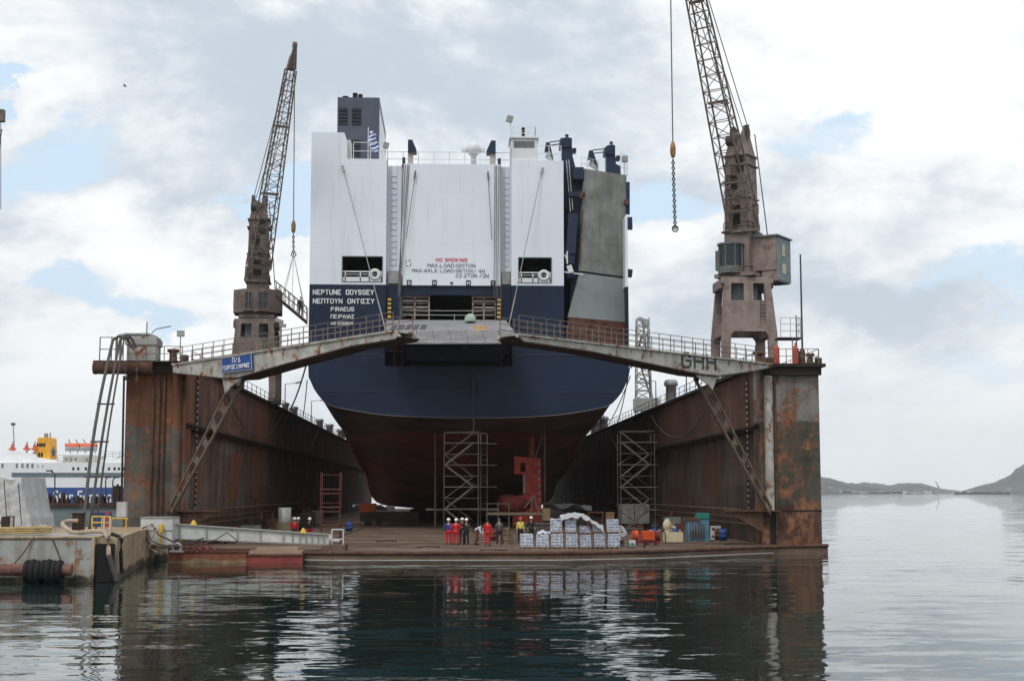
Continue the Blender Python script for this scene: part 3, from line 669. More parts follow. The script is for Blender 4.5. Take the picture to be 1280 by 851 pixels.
# name board on the left bridge
fl = lambda u, v, o=0.02: PP(u, v, AL + nL * o, nL)
a, b, c, d_ = fl(277, 448, .22), fl(314, 441.5, .22), fl(315, 461.5, .22), fl(277.5, 466, .22)
sg = MB().prism([a, b, c, d_], -nL * .1).build('name_board', 'sign', bL)
mb = MB()
for p, q in ((a, b), (b, c), (c, d_), (d_, a)): mb.beam(p + nL * .01, q + nL * .01, .06)
mb.build('board_frame', 'steel', sg)
ux = (c - d_).normalized(); uz = (a - d_); uz = (uz - ux * uz.dot(ux)).normalized(); uz = V((0, 0, 1)); wd_ = (c - d_).length
strokes('Π/Δ', d_ + ux * wd_ * .36 + uz * .58 + nL * .03, ux, uz, wd_ * .26, .28, .05, 'ltr_white', sg)
strokes('ΓΕΟΡΓΙΟΣ Σ.ΜΑΡΙΝΟΣ', d_ + ux * wd_ * .05 + uz * .17 + nL * .03, ux, uz, wd_ * .9, .24, .04, 'ltr_white', sg)
# worn letters on the right bridge
fr = lambda u, v: PP(u, v, AR, nR)
tl, tr, bl = fr(851, 440.5), fr(895, 444.5), fr(851, 460)
uxr = (tr - tl).normalized()
uzr = (tl - bl).normalized()
strokes('GHH', bl + nR * .015 + uxr * .1 + uzr * .1, uxr, uzr, (tr - tl).length - .2, (tl - bl).length - .15, .16, 'ltr_grey', bR)
# lamp on each bridge
def bl_lamp(A, nrm, u, v0, v1, label):
    p = PP(u, v0, A, nrm); q = PP(u, v1, A, nrm); t = thing('flood_lamp', label, 'flood lamp', p, 'flood lamps on the bridges')
    MB().cyl(p, q, .07, 6).build('post', 'steel', t)
    mb = MB(); mb.cbox(q + V((-.1, 0, .1)), (.5, .3, .22), 0, Matrix.Rotation(.4, 3, 'Y')); mb.cbox(q + V((.12, 0, -.18)), (.4, .3, .2), 0, Matrix.Rotation(.2, 3, 'Y')); mb.build('lamp_head', 'steel', t)
bl_lamp(AL, nL, 351, 435, 403, 'flood lamp on a post halfway along the left bridge')
bl_lamp(AR, nR, 805, 434, 402, 'double flood lamp on a post halfway along the right bridge')
pp = P(225, 452, 98.5); t = thing('flood_lamp', 'square flood lamp beside the pipe housing on the left wall', 'flood lamp', (pp.x, pp.y, TOPZ + .2), 'flood lamps on the bridges')
MB().cyl((pp.x, pp.y, TOPZ + .2), (pp.x, pp.y, TOPZ + 2.0), .04, 6).build('post', 'steel', t)
mb = MB(); mb.cbox((pp.x, pp.y, TOPZ + 2.1), (.5, .2, .2)); mb.cbox((pp.x, pp.y, TOPZ + 2.32), (.5, .2, .16)); mb.build('lamp_head', 'steel', t)

# ---------------------------------------------------------------- pipe housing and hanging hoses on the left wall
Yh = 97.2
t = thing('pipe_platform', 'rusty cantilever platform with a grey pump house at the top of the left wall', 'platform', (P(155, 455, Yh).x, Yh, TOPZ - .6))
mb = MB(); a = P(117, 459.5, Yh); b = P(189, 460, Yh); mb.cyl((a.x, Yh, a.z), (b.x, Yh, a.z), .43, 12)
for k in range(6): mb.cyl((a.x + .1 + k * .75, Yh, a.z), (a.x + .18 + k * .75, Yh, a.z), .46, 12)
mb.build('float_drum', 'lip', t)
mb = MB(); zt = P(150, 451.5, Yh).z; mb.box((a.x, Yh - .2, zt - .05), (b.x + 1.6, Yh + 2.5, zt + .04)); mb.build('deck_plate', 'girderdark', t)
mb = MB(); h0 = P(158, 452, Yh + .5); h1 = P(195, 420, Yh + .5); mb.box((h0.x, Yh + .5, zt + .04), (h1.x, Yh + 2.2, zt + 1.75)); ph = mb.build('pump_house', 'girder', t)
mb = MB(); mb.box((h0.x - .08, Yh + .42, zt + 1.15), (h1.x + .08, Yh + 2.3, zt + 1.18)); mb.box((h0.x - .1, Yh + .4, zt + 1.18), (h1.x + .1, Yh + 2.3, zt + 1.6)); mb.build('roof_hood', 'steel', ph)
mb = MB()
for k in range(2): mb.cyl((h0.x + .4 + k * .8, Yh + .39, zt + 1.0), (h0.x + .4 + k * .8, Yh + .44, zt + 1.0), .09, 10)
mb.build('gauge', 'redrudder', ph)
mb = MB()
for k in range(2):     # top pipes bending over the house
    y = Yh + 2.35 + k * .3; r_ = .09
    xx = P(151 - 5 * k, 420, y).x; x2 = P(197 + 2.2 * k, 420, y).x; z2 = zt + 2.1 - .03 * k
    mb.tube([(xx, y, zt + .1), (xx, y, z2 - .2), (xx + .12, y, z2 - .05), (xx + .35, y, z2), (x2 - .6, y, z2), (x2 - .2, y, z2 - .15), (x2, y, z2 - .5), (x2, y, zt + .1)], r_, 6)
mb.build('overhead_pipe', 'steel', t)
mb = MB(); rail(mb, [(a.x + .4, Yh - .1, zt), (h0.x - .1, Yh - .1, zt)], 1.6, .8, 2, .03, .04); mb.cyl((h0.x + 1.2, Yh + 1, zt + 1.7), (h0.x + 1.2, Yh + 1, zt + 2.8), .04, 5); mb.tube([(h1.x - .4, Yh + 1, zt + 2), (h1.x - .1, Yh + 1, zt + 2.3), (h1.x + .9, Yh + 1, zt + 2.5)], .035, 5); mb.build('railing', 'darkhose', t)
mb = MB()
for u in (158, 172): q = P(u, 455, Yh - .5); mb.cyl((q.x, Yh - .55, zt - .05), (q.x, Yh - .55, zt - 1.3), .035, 5); mb.cbox((q.x, Yh - .6, zt - 1.2), (.16, .1, .25)); mb.cbox((q.x, Yh - .6, zt - .6), (.2, .1, .18))
mb.build('chain_hanger', 'darkhose', t)
for k, (u0, u1, lb) in enumerate(((141, 108, 'leftmost of the three thick hoses hanging from the left dock wall'), (150, 116, 'middle one of the three hoses hanging from the left dock wall'), (155, 124, 'thinner rightmost hose of the three hanging from the left dock wall'))):
    p0 = P(u0, 425, 96.3); p1 = P(u1 - 4, 660, 84 + k * 1.2); pts = []
    for i in range(13):
        q = i / 12; p = p0.lerp(p1, q); p.x += .25 * math.sin(math.pi * q) * (-1 if k == 0 else -.5); pts.append(p)
    pts = [pts[0] + V((1.2 - .2 * k, .3, -.5)), pts[0] + V((.9 - .2 * k, .2, .15)), pts[0] + V((.35, .1, .25))] + pts
    tag(MB().tube(pts, (.10, .085, .06)[k], 7).build('hanging_hose', 'darkhose'), lb, 'hose', 'hoses hanging from the left wall')
tt = thing('hose_clamp_frame', 'three short cross bars clamping the hanging hoses together', 'clamp', P(112, 600, 90))
for v in (505, 552, 596, 632):
    q = (v - 425) / 235; Yk = 96.3 - q * 12; p = P(133 - (v - 505) * .165, v, Yk); MB().box((p.x - .55, Yk - .2, p.z - .05), (p.x + .55, Yk - .12, p.z + .05)).build('cross_bar', 'darkhose', tt)
pz = P(155, 470, 94); p1 = P(152, 628, 90); t = thing('mooring_pole', 'thin black pole standing in a white post left of the wing wall', 'pole', (p1.x, 90, 1.5))
MB().cyl(p1, pz, .07, 6).build('pole', 'black', t); q0 = P(152, 646, 90); MB().box((q0.x - .28, 89.8, q0.z), (q0.x + .28, 90.3, p1.z + .05)).build('post', 'whitebeam', t)
# ================================================================== SHIP
YT = 141.0; XC = 1.65
xf = lambda u, Y=YT: P(u, 400, Y).x
zf = lambda v, Y=YT, u=587: P(u, v, Y).z
ship = thing('car_carrier', 'huge white and navy car carrier ship seen from astern, standing in the dry dock', 'ship', (XC, YT, DZ + 1.4))
BZ = 12.7
ST = {
 141: [(0, 11.4), (3.7, 11.45), (8.4, 11.7), (12.3, 12.3), (13.9, 12.8), (14.9, 13.8), (15.5, 15.0), (15.75, 16.3), (15.75, 24.5)],
 148: [(0, 10.0), (4, 10.1), (9, 10.6), (12.8, 11.6), (14.1, 12.5), (15.1, 13.8), (15.6, 15.1), (15.75, 16.3), (15.75, 24.5)],
 156: [(0, 7.6), (2, 8.2), (7, 8.9), (11.5, 9.9), (13.7, 11.2), (14.9, 13), (15.5, 14.8), (15.75, 16.3), (15.75, 24.5)],
 165: [(0, 4.4), (1.2, 5.5), (5, 6.8), (9.5, 7.8), (12.3, 9.2), (13.9, 11), (15.1, 13.6), (15.75, 16), (15.75, 24.5)],
 178: [(0, 2.0), (1, 2.5), (5, 3.5), (9, 4.5), (11.6, 5.8), (13, 7.5), (14.3, 10), (15.4, 13.2), (15.75, 24.5)],
 190: [(0, 2.0), (4, 2.05), (8.2, 2.5), (10.4, 3.3), (12, 5.2), (13.4, 7.8), (14.6, 10.5), (15.5, 13.3), (15.75, 24.5)],
 212: [(0, 2.0), (8, 2.0), (11, 2.4), (12.8, 3.6), (13.6, 5.5), (14.6, 8), (15.4, 11), (15.75, 13.5), (15.75, 24.5)],
 250: [(0, 2.0), (10, 2.0), (13.8, 2.2), (15.2, 3.4), (15.7, 5), (15.75, 8), (15.75, 11), (15.75, 14), (15.75, 24.5)],
 285: [(0, 2.0), (7, 2.0), (10, 2.3), (12, 3.8), (13, 6), (13.6, 9), (14, 12), (14.2, 15), (14.5, 24.5)],
 310: [(0, 2.0), (2, 2.0), (3.5, 2.6), (4.6, 4), (5.4, 7), (6, 10), (6.6, 13), (7, 16), (8.5, 24.5)],
 323: [(0, 2.0), (.4, 2.2), (.6, 3), (.7, 5), (.6, 8), (.7, 11), (.8, 14), (1, 17), (1.6, 24.5)]}
def resample(pl, n):
    L_ = [0]
    for a, b in zip(pl, pl[1:]): L_.append(L_[-1] + math.hypot(b[0] - a[0], b[1] - a[1]))
    out = []
    for i in range(n):
        s_ = L_[-1] * i / (n - 1); k = 0
        while k < len(pl) - 2 and L_[k + 1] < s_: k += 1
        q = (s_ - L_[k]) / max(1e-9, L_[k + 1] - L_[k]); out.append((pl[k][0] + (pl[k + 1][0] - pl[k][0]) * q, pl[k][1] + (pl[k + 1][1] - pl[k][1]) * q))
    return out
def smooth(pl):
    o = [pl[0]]
    for i in range(len(pl) - 1):
        p0 = pl[max(0, i - 1)]; p1 = pl[i]; p2 = pl[i + 1]; p3 = pl[min(len(pl) - 1, i + 2)]
        for q in (.25, .5, .75, 1):
            o.append(tuple(.5 * ((2 * p1[k]) + (-p0[k] + p2[k]) * q + (2 * p0[k] - 5 * p1[k] + 4 * p2[k] - p3[k]) * q * q + (-p0[k] + 3 * p1[k] - 3 * p2[k] + p3[k]) * q ** 3) for k in (0, 1)))
    return o
def clip(pl):
    lo, hi = [], []
    for i, p in enumerate(pl):
        if p[1] <= BZ: lo.append(p)
        else:
            if not hi:
                a = pl[i - 1]; q = (BZ - a[1]) / (p[1] - a[1]); c = (a[0] + (p[0] - a[0]) * q, BZ); lo.append(c); hi.append(c)
            hi.append(p)
    return lo, hi
keys = sorted(ST)
Ys = [141, 143, 145, 148, 151, 154, 157, 160, 164, 168, 173, 178, 184, 190, 200, 212, 230, 250, 268, 285, 298, 310, 317, 323]
def st_at(Y):
    i = max(0, min(len(keys) - 2, sum(k <= Y for k in keys) - 1)); a, b = keys[i], keys[i + 1]; q = (Y - a) / (b - a)
    A, B = ST[a], ST[b]; A0 = ST[keys[max(0, i - 1)]]; B1 = ST[keys[min(len(keys) - 1, i + 2)]]
    out = []
    for k in range(9):
        o = []
        for c in (0, 1):
            m0 = (B[k][c] - A0[k][c]) * (b - a) / max(1, b - keys[max(0, i - 1)]); m1 = (B1[k][c] - A[k][c]) * (b - a) / max(1, keys[min(len(keys) - 1, i + 2)] - a)
            v = (2 * q ** 3 - 3 * q ** 2 + 1) * A[k][c] + (q ** 3 - 2 * q ** 2 + q) * m0 + (-2 * q ** 3 + 3 * q ** 2) * B[k][c] + (q ** 3 - q ** 2) * m1
            if c == 1: v = max(v, 2.0)
            else: v = min(v, 15.75)
            o.append(v)
        out.append(tuple(o))
    return out
NL, NH = 22, 12
lo_s, hi_s = [], []
for Y in Ys:
    lo, hi = clip(smooth(st_at(Y))); lo_s.append(resample(lo, NL)); hi_s.append(resample(hi, NH))
mbb, mbs = MB(), MB()
for grid, n, m_ in ((lo_s, NL, mbb), (hi_s, NH, mbs)):
    for sg_ in (-1, 1):
        vs = [(XC + sg_ * p[0], Ys[j], p[1]) for j, row in enumerate(grid) for p in row]
        fs = [(j * n + i, j * n + i + 1, (j + 1) * n + i + 1, (j + 1) * n + i) for j in range(len(Ys) - 1) for i in range(n - 1)]
        if sg_ < 0: fs = [f[::-1] for f in fs]
        m_.add(vs, fs, True)
mbb.build('hull_bottom', 'red', ship); mbs.build('hull_side', 'navy', ship)
# transom, navy, from the knuckle up to the white, with the recess under the stern ramp and the stern door opening
tl_ = smooth(ST[141]); half = [p for p in tl_ if p[1] < 16.3]
Z1 = zf(457); Z0 = 16.25
mb = MB(); poly = [(XC - p[0], YT, p[1]) for p in half[::-1]] + [(XC + p[0], YT, p[1]) for p in half[1:]]
poly = [(XC - 15.75, YT, Z1)] + poly + [(XC + 15.75, YT, Z1)]
mb.add(poly, [tuple(range(len(poly)))[::1]])
ZN = zf(356.5); ZTc = zf(205); ZTs = zf(200)
xL, xR = XC - 15.75, XC + 15.75
ra, rb = xf(481.5), xf(640)      # central recess
XQ = xf(705)                   # start of the quarter ramp recess
mb.panel(xL, ra, Z1, ZN, YT, .3); mb.panel(rb, XQ, Z1, ZN, YT, .3)
mb.panel(XQ, xR, Z1, zf(434), YT, .3)
tr_ = mb.build('transom', 'navy', ship)
# belt lines (rubbing strakes)
mb = MB()
zb = zf(443); mb.beam((xL + .1, YT - .04, zb), (xf(472), YT - .04, zb), .06, .07); mb.beam((xf(472), YT - .04, zb), (ra, YT - .04, zf(447)), .06, .07)
mb.beam((rb, YT - .04, zf(447)), (xf(655), YT - .04, zb), .06, .07); mb.beam((xf(655), YT - .04, zb), (xR - .1, YT - .04, zb), .06, .07)
mb.beam((xf(396), YT - .04, zf(489.5)), (xf(778), YT - .04, zf(489.5)), .05, .05)
mb.build('rubbing_strake', paint('strake', (.05, .07, .10), .5), tr_)
# white edge along the knuckle
mb = MB(); pts = [V((XC - p[0], YT - .03, p[1] - .02)) for p in half[::-1] if p[1] < 13.2] + [V((XC + p[0], YT - .03, p[1] - .02)) for p in half if p[1] < 13.2]
mb.tube(pts, .025, 5); mb.build('knuckle_edge', 'steel', tr_)
# recess under the ramp: back wall and sides in navy darkened for shade
rd = 3.2; zr0, zr1 = zf(458), zf(400)
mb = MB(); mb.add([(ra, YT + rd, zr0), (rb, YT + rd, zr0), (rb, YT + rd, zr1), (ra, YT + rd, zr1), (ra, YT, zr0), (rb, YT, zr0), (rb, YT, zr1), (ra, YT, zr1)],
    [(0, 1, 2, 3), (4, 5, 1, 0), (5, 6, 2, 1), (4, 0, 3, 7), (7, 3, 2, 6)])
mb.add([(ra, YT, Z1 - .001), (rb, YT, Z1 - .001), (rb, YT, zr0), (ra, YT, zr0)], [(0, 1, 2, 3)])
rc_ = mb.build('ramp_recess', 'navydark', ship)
mb = MB()
for u in (493, 503, 627, 636): MB().cyl((xf(u), YT + 1.2, zr0), (xf(u), YT + 1.2, zr1), .08, 6).build('recess_pipe', 'redscaf', rc_)
rail(mb, [(ra + .1, YT + .6, zf(438)), (xf(509), YT + .6, zf(438))], .9, .5, 3, .035, .035); mb.box((ra + .1, YT + .3, zf(439)), (xf(509), YT + 1.6, zf(438.3))); mb.build('platform_rail', 'redscaf', rc_)
mb = MB(); rail(mb, [(xf(622), YT + .6, zf(438)), (rb - .1, YT + .6, zf(438))], .9, .5, 3, .035, .035)
mb.box((xf(622), YT + .3, zf(439)), (rb - .1, YT + 1.6, zf(438.3)))
mb.build('platform_rail', 'redscaf', rc_)
# dark sponson block that carries the ramp hinge
mb = MB(); a0, a1, b0, b1 = xf(510), xf(627), xf(503), xf(638)
mb.add([(a0, YT - .8, zf(452)), (a1, YT - .8, zf(452)), (b1, YT - 1.6, zf(430)), (b0, YT - 1.6, zf(430)), (a0, YT + 3, zf(452)), (a1, YT + 3, zf(452)), (b1, YT + 3, zf(401)), (b0, YT + 3, zf(401))],
       [(0, 1, 2, 3), (1, 5, 6, 2), (4, 0, 3, 7), (0, 4, 5, 1), (3, 2, 6, 7)])
mb.build('hinge_sponson', 'navydark', ship)
# stern door opening with its dark garage and shelves of car decks inside
g0, g1, gz0, gz1 = xf(500), xf(620), zf(400.5), zf(368)
mb = MB(); mb.panel(ra, rb, zf(400.5), ZN, YT + .02, .4, [(g0, g1, gz0 - .0, gz1)]) if False else None
for (a, b, c, d__) in ((ra, g0, gz0, ZN), (g1, rb, gz0, ZN), (g0, g1, gz1, ZN)): mb.box((a, YT + .5, c), (b, YT + .9, d__))
mb.build('door_frame', 'navy', ship)
mb = MB(); Yg = YT + 40
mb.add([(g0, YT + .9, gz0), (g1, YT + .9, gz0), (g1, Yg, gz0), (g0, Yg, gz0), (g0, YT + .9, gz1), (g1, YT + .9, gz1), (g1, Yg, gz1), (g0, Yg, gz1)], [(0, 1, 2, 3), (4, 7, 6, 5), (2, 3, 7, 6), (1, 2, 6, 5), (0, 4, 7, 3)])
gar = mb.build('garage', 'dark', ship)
for u0, u1 in ((500, 536), (590, 620)):
    mb = MB()
    for v in (368.5, 374.5, 382.5, 399): mb.box((xf(u0), YT + 1, zf(v) - .1), (xf(u1), YT + 1.8, zf(v) + .08))
    for v in (371, 378, 388, 393): mb.beam((xf(u0), YT + 1.1, zf(v)), (xf(u1), YT + 1.1, zf(v)), .05)
    for u in (u0 + 1, (u0 + u1) / 2, u1): mb.box((xf(u) - .07, YT + 1.0, gz0), (xf(u) + .07, YT + 1.25, gz1))
    mb.build('shelf_frame', paint('shelf', (.33, .27, .25), .7, .2, rust=.3, scale=1), gar)
mb = MB()
for v, w in ((386, .03), (391.5, .03)): mb.tube([(xf(500 + 12 * i), YT + .95, zf(v + 1.2 * math.sin(math.pi * i / 10))) for i in range(11)], .035, 5)
mb.cyl((xf(568), YT + .9, gz0), (xf(568), YT + .9, zf(391)), .04, 6); mb.build('chain_barrier', 'ropewhite', gar)
mb = MB()
for u in (484.5, 621.5):
    for k in range(5):
        mb.box((xf(u), YT - .1, gz0 + .25 + k * .42), (xf(u + 4.2), YT + .45, gz0 + .46 + k * .42))
hs = mb.build('hazard_post', 'yellow', ship)
mb = MB()
for u in (484.5, 621.5):
    for k in range(5): mb.box((xf(u) + .01, YT - .09, gz0 + .04 + k * .42), (xf(u + 4.2) - .01, YT + .44, gz0 + .25 + k * .42))
mb.build('black_band', 'black', hs)
MB().lathe((xf(587.5), YT - 2.2, zf(402)), [(.55, -.25), (.55, .15), (.4, .35), (.2, .5), (.001, .52)], 10).build('mooring_drum', paint('pale_green_drum', (.33, .42, .38), .6), ship)
# stern ramp: hinged slab sloping down towards the camera, with a flap
pa, pb = P(482, 400, YT), P(632, 400, YT)
qa, qb = P(480, 414, 133.5), P(642, 413, 133.5)
ra2, rb2 = P(494, 427.5, 131), P(650, 427, 131)
ra2 = P(478, 427.5, 131)
def slab(mb, a, b, c, d, th):
    dn = V((0, 0, -th)); q = [V(a), V(b), V(c), V(d)]
    return mb.add(q + [x + dn for x in q], [(0, 1, 2, 3), (7, 6, 5, 4), (0, 4, 5, 1), (1, 5, 6, 2), (2, 6, 7, 3), (3, 7, 4, 0)])
mb = MB(); slab(mb, pa, pb, qb, qa, .8); rp = mb.build('stern_ramp', 'rampdeck', ship)
mb = MB(); slab(mb, qa + V((0, -.02, 0)), qb + V((0, -.02, 0)), rb2, ra2, .18); fl_ = mb.build('ramp_flap', 'rampdeck', rp)
mb = MB()      # herring-bone grip bars, hinge gaps and the black anti-slip patch
nrm_f = (qb - qa).cross(ra2 - qa).normalized()
if nrm_f.y > 0: nrm_f = -nrm_f
for i in range(8):
    for k in range(5):
        t0, t1 = (i + .06) / 8, (i + .94) / 8; s0 = (k + .3) / 5.4; s1 = s0 + .12 * (1 if i < 4 else -1) * (1)
        A_ = qa.lerp(qb, t0).lerp(ra2.lerp(rb2, t0), min(.98, max(.02, s0 + (.10 if i < 4 else 0)))); B_ = qa.lerp(qb, t1).lerp(ra2.lerp(rb2, t1), min(.98, max(.02, s0 + (0 if i < 4 else .10))))
        mb.beam(A_ + nrm_f * .03, B_ + nrm_f * .03, .05)
mb.build('grip_bar', paint('grip', (.17, .155, .16), .6, .2), fl_)
mb = MB()
for i in range(1, 8):
    A_ = qa.lerp(qb, i / 8); B_ = ra2.lerp(rb2, i / 8); mb.beam(A_ + nrm_f * .02, B_ + nrm_f * .02, .04)
mb.build('hinge_gap', 'dark', fl_)
mb = MB(); nr = (pb - pa).cross(qa - pa).normalized(); nr = nr if nr.z > 0 else -nr
for i in range(5):
    f = lambda s_, t_: pa.lerp(pb, s_).lerp(qa.lerp(qb, s_), t_) + nr * .015
    mb.add([f(.04 + i * .058, .9), f(.085 + i * .058, .9), f(.11 + i * .058, .45), f(.065 + i * .058, .45)], [(0, 1, 2, 3)])
mb.build('anti_slip_patch', paint('antislip', (.10, .10, .11), .8, .2), rp)
mb = MB(); mb.add([f(.70, .98), f(.80, .98), f(.80, .55), f(.71, .55)], [(0, 1, 2, 3)]); mb.build('rust_patch', paint('rampochre', (.42, .26, .12), .8, .3, scale=2), rp)
slab(MB(), pa, pb, qb, qa, .01)
mb = MB()
for i in range(7):
    a = pa.lerp(pb, (i + .5) / 7) - V((0, 0, .8)); b = qa.lerp(qb, (i + .5) / 7) - V((0, 0, .8)); mb.beam(a - V((0, 0, .15)), b - V((0, 0, .1)), .2, .35)
mb.build('ramp_beam', 'rampunder', rp)

# white superstructure -------------------------------------------------
mw0, mw1, mz0, mz1 = xf(427), xf(477.5), zf(353), zf(321.5)
nw0, nw1 = xf(648), xf(689.5)
D0 = .02
mb = MB(); xb = xf(482)
mb.panel(xL, xb, ZN, ZTs, YT - D0, .5, [(mw0, mw1, mz0, mz1)])
# raised outer corner of the block, sloping edge
zc = zf(167.5); x2 = xf(427.5); x3 = xf(431)
mb.prism([(xL, YT - D0, ZTs), (x3, YT - D0, ZTs), (x3, YT - D0, zf(177)), (x2, YT - D0, zc), (xL, YT - D0, zc)], (0, 14, 0))
mb.panel(xf(639), XQ, ZN, ZTs, YT - D0, .5, [(nw0, nw1, mz0, mz1)])
mb.box((xL, YT + .5, ZTs - .3), (xb, YT + 30, ZTs)); mb.box((xf(639), YT + .5, ZTs - .3), (XQ, YT + 30, ZTs))
# recess sides and the broad middle panel, 1.2 m back
mb.box((xb, YT + 1.2, ZN), (xf(639), YT + 1.6, ZTc))
mb.add([(xb, YT - D0, ZN), (xb, YT + 1.3, ZN), (xb, YT + 1.3, ZTs), (xb, YT - D0, ZTs)], [(0, 1, 2, 3)]); x_ = xf(639); mb.add([(x_, YT - D0, ZN), (x_, YT + 1.3, ZN), (x_, YT + 1.3, ZTs), (x_, YT - D0, ZTs)], [(3, 2, 1, 0)])
# the long block of the garage decks behind
mb.box((xL, YT + 8, ZN), (xR, 318, ZTc - .1))
sup = mb.build('superstructure', 'white', ship)
MB().box((xf(503), YT + .25, ZN), (xf(626.5), YT + 1.19, ZTc + .02)).build('upper_door', 'white', ship)
# mooring openings
for a, b in ((mw0, mw1), (nw0, nw1)):
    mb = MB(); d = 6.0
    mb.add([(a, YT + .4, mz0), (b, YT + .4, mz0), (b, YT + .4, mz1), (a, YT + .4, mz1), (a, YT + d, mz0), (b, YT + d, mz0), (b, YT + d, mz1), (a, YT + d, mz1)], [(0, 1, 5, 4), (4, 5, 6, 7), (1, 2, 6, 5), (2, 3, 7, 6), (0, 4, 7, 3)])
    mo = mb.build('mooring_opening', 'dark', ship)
    mb = MB(); zc_ = zf(345.5)
    mb.box((a, YT + .1, mz0), (b, YT + .25, mz0 + .5)); mb.beam((a, YT + .15, zf(340)), (b, YT + .15, zf(340)), .12); mb.beam((a, YT + .15, zf(343.5)), (b, YT + .15, zf(343.5)), .05)
    for q in (a + .3, (a + b) / 2 - .2, b - 1.3, b - .1): mb.box((q - .05, YT + .1, mz0), (q + .05, YT + .22, zf(340)))
    mb.torus((b - .75, YT + .05, mz0 + .75), .42, .17, 'Y', 16, 8)
    mb.build('fairlead_rail', 'white2', mo)
    for q in (a + .7, a + 1.5): MB().lathe((q, YT + .6, mz0 + .1), [(.3, 0), (.2, .1), (.2, .5), (.3, .6), (.3, .75), (.001, .8)], 8).build('bollard', 'black', mo)
    mb = MB(); mb.cyl((b - .75, YT + .2, mz0 + .75), (b - .75, YT + .4, mz0 + .75), .3, 10)
    mb.build('fairlead_hole', 'black', mo)
    mb = MB(); e = .09
    for p, q in (((a, mz0), (b, mz0)), ((a, mz1), (b, mz1)), ((a, mz0), (a, mz1)), ((b, mz0), (b, mz1))): mb.beam((p[0], YT - .05, p[1]), (q[0], YT - .05, q[1]), .07)
    mb.build('opening_rim', 'ferrygrey', mo)
# louvre boxes, ladders and small grey fittings in the recess strips
for u0, u1 in ((484, 500), (627.5, 638.5)):
    MB().box((xf(u0), YT + .5, zf(354)), (xf(u1), YT + 1.19, zf(338))).build('vent_box', 'steel', ship)
    mb = MB(); ul = u0 + 3 if u0 < 500 else u0 + 4
    for k in range(int((zf(205) - zf(330)) / .6)): z_ = zf(330) + k * .6; mb.box((xf(ul), YT + 1.12, z_), (xf(ul + 7 if u0 < 500 else ul + 5), YT + 1.17, z_ + .04))
    for q in (ul, ul + (7 if u0 < 500 else 5)): mb.box((xf(q) - .02, YT + 1.12, zf(331)), (xf(q) + .02, YT + 1.18, zf(204)))
    mb.build('ladder', paint('ladder_grey', (.62, .66, .73), .5), ship)
# lettering
def let(txt, u0, u1, vt, vb, mat, Y=YT - .03, bold=.012):
    p = P(u0, vb, Y); q = P(u1, vb, Y); z1 = P(u0, vt, Y).z
    h_ = z1 - p.z; th = h_ * (.16 if bold > 0 else .12)
    return strokes(txt, p + V((th / 2, 0, th / 2)), (1, 0, 0), (0, 0, 1), q.x - p.x - th, h_ - th, th, mat, ship)
nm = let('NEPTUNE  ODYSSEY', 391, 467.5, 361.8, 368.3, 'ltr_white'); let('ΝΕΠΤΟΥΝ  ΟΝΤΙΣΣΥ', 391, 468, 373, 379.3, 'ltr_white')
let('PIRAEUS', 413.5, 442.8, 383.6, 389, 'ltr_white'); let('ΠΕΙΡΑΙΑΣ', 413.2, 443, 393, 398, 'ltr_white'); let('IMO 9668506', 413.2, 442.5, 402.3, 406, 'ltr_white', bold=.01)
YD = YT + .22
let('NO SMOKING', 545, 584, 322.5, 327, 'ltr_red', YD); let('MAX.LOAD:120TON', 534.5, 594, 329.5, 334, 'ltr_black', YD, 0)
let('MAX.AXLE LOAD:36TON/ 4W', 515, 606, 336, 340.3, 'ltr_black', YD, 0); let('22.2TON /2W', 569.5, 611, 342.2, 346.7, 'ltr_black', YD, 0)
mb = MB(); c = P(510.3, 329, YD)
for i in range(12):
    if i % 3: mb.beam(c + V((.28 * math.cos(i * math.pi / 6), 0, .33 * math.sin(i * math.pi / 6))), c + V((.28 * math.cos((i + 1) * math.pi / 6), 0, .33 * math.sin((i + 1) * math.pi / 6))), .04)
mb.build('draught_mark', 'ltr_black', ship)
for u, ch in ((511.5, '8'), (543, 'M'), (585.5, 'M'), (616.3, '1')):
    p = P(u, 354, YD); mk = MB().box((p.x - .23, YD - .03, zf(357.3)), (p.x + .23, YD + .02, zf(350))).build('lamp_plate', 'ltr_black', ship)
    strokes(ch, (p.x - .1, YD - .04, zf(355.7)), (1, 0, 0), (0, 0, 1), .2, .3, .05, 'ltr_white', mk, slim=())
p = P(564.5, 354.5, YD); MB().add([(p.x - .18, YD - .02, p.z + .15), (p.x, YD - .02, p.z - .18), (p.x + .18, YD - .02, p.z + .15)], [(0, 1, 2)]).build('centre_mark', 'ltr_black', ship)

# funnel ---------------------------------------------------------------
YFu = 152; fx0, fx1 = P(421.5, 160, YFu).x, P(474, 160, YFu).x; fz1 = P(450, 122, YFu).z
mb = MB(); mb.box((fx0, YFu, ZTs - .3), (fx1, 167, fz1)); fn = mb.build('funnel', 'funnelgrey', ship)
MB().box((fx1 - .3, YFu + .1, ZTs), (fx1 + .03, 167.1, fz1 - 1.2)).build('white_side', 'white2', fn)
for (a, b, c, d) in ((423.5, 434.5, 135.5, 157), (440, 451.5, 135.5, 157), (438.5, 451, 175, 196)):
    x0, x1 = P(a, 150, YFu).x, P(b, 150, YFu).x; z1, z0 = P(440, c, YFu).z, P(440, d, YFu).z
    MB().box((x0, YFu - .03, z0), (x1, YFu + .02, z1)).build('louvre', 'dark', fn)
    mb = MB()
    for k in range(5): mb.cbox(((x0 + x1) / 2, YFu - .07, z0 + (z1 - z0) * (k + .5) / 5), (x1 - x0, .04, .16), 0, Matrix.Rotation(.7, 3, 'X'))
    mb.build('louvre_slat', 'funnelgrey', fn)
mb = MB()
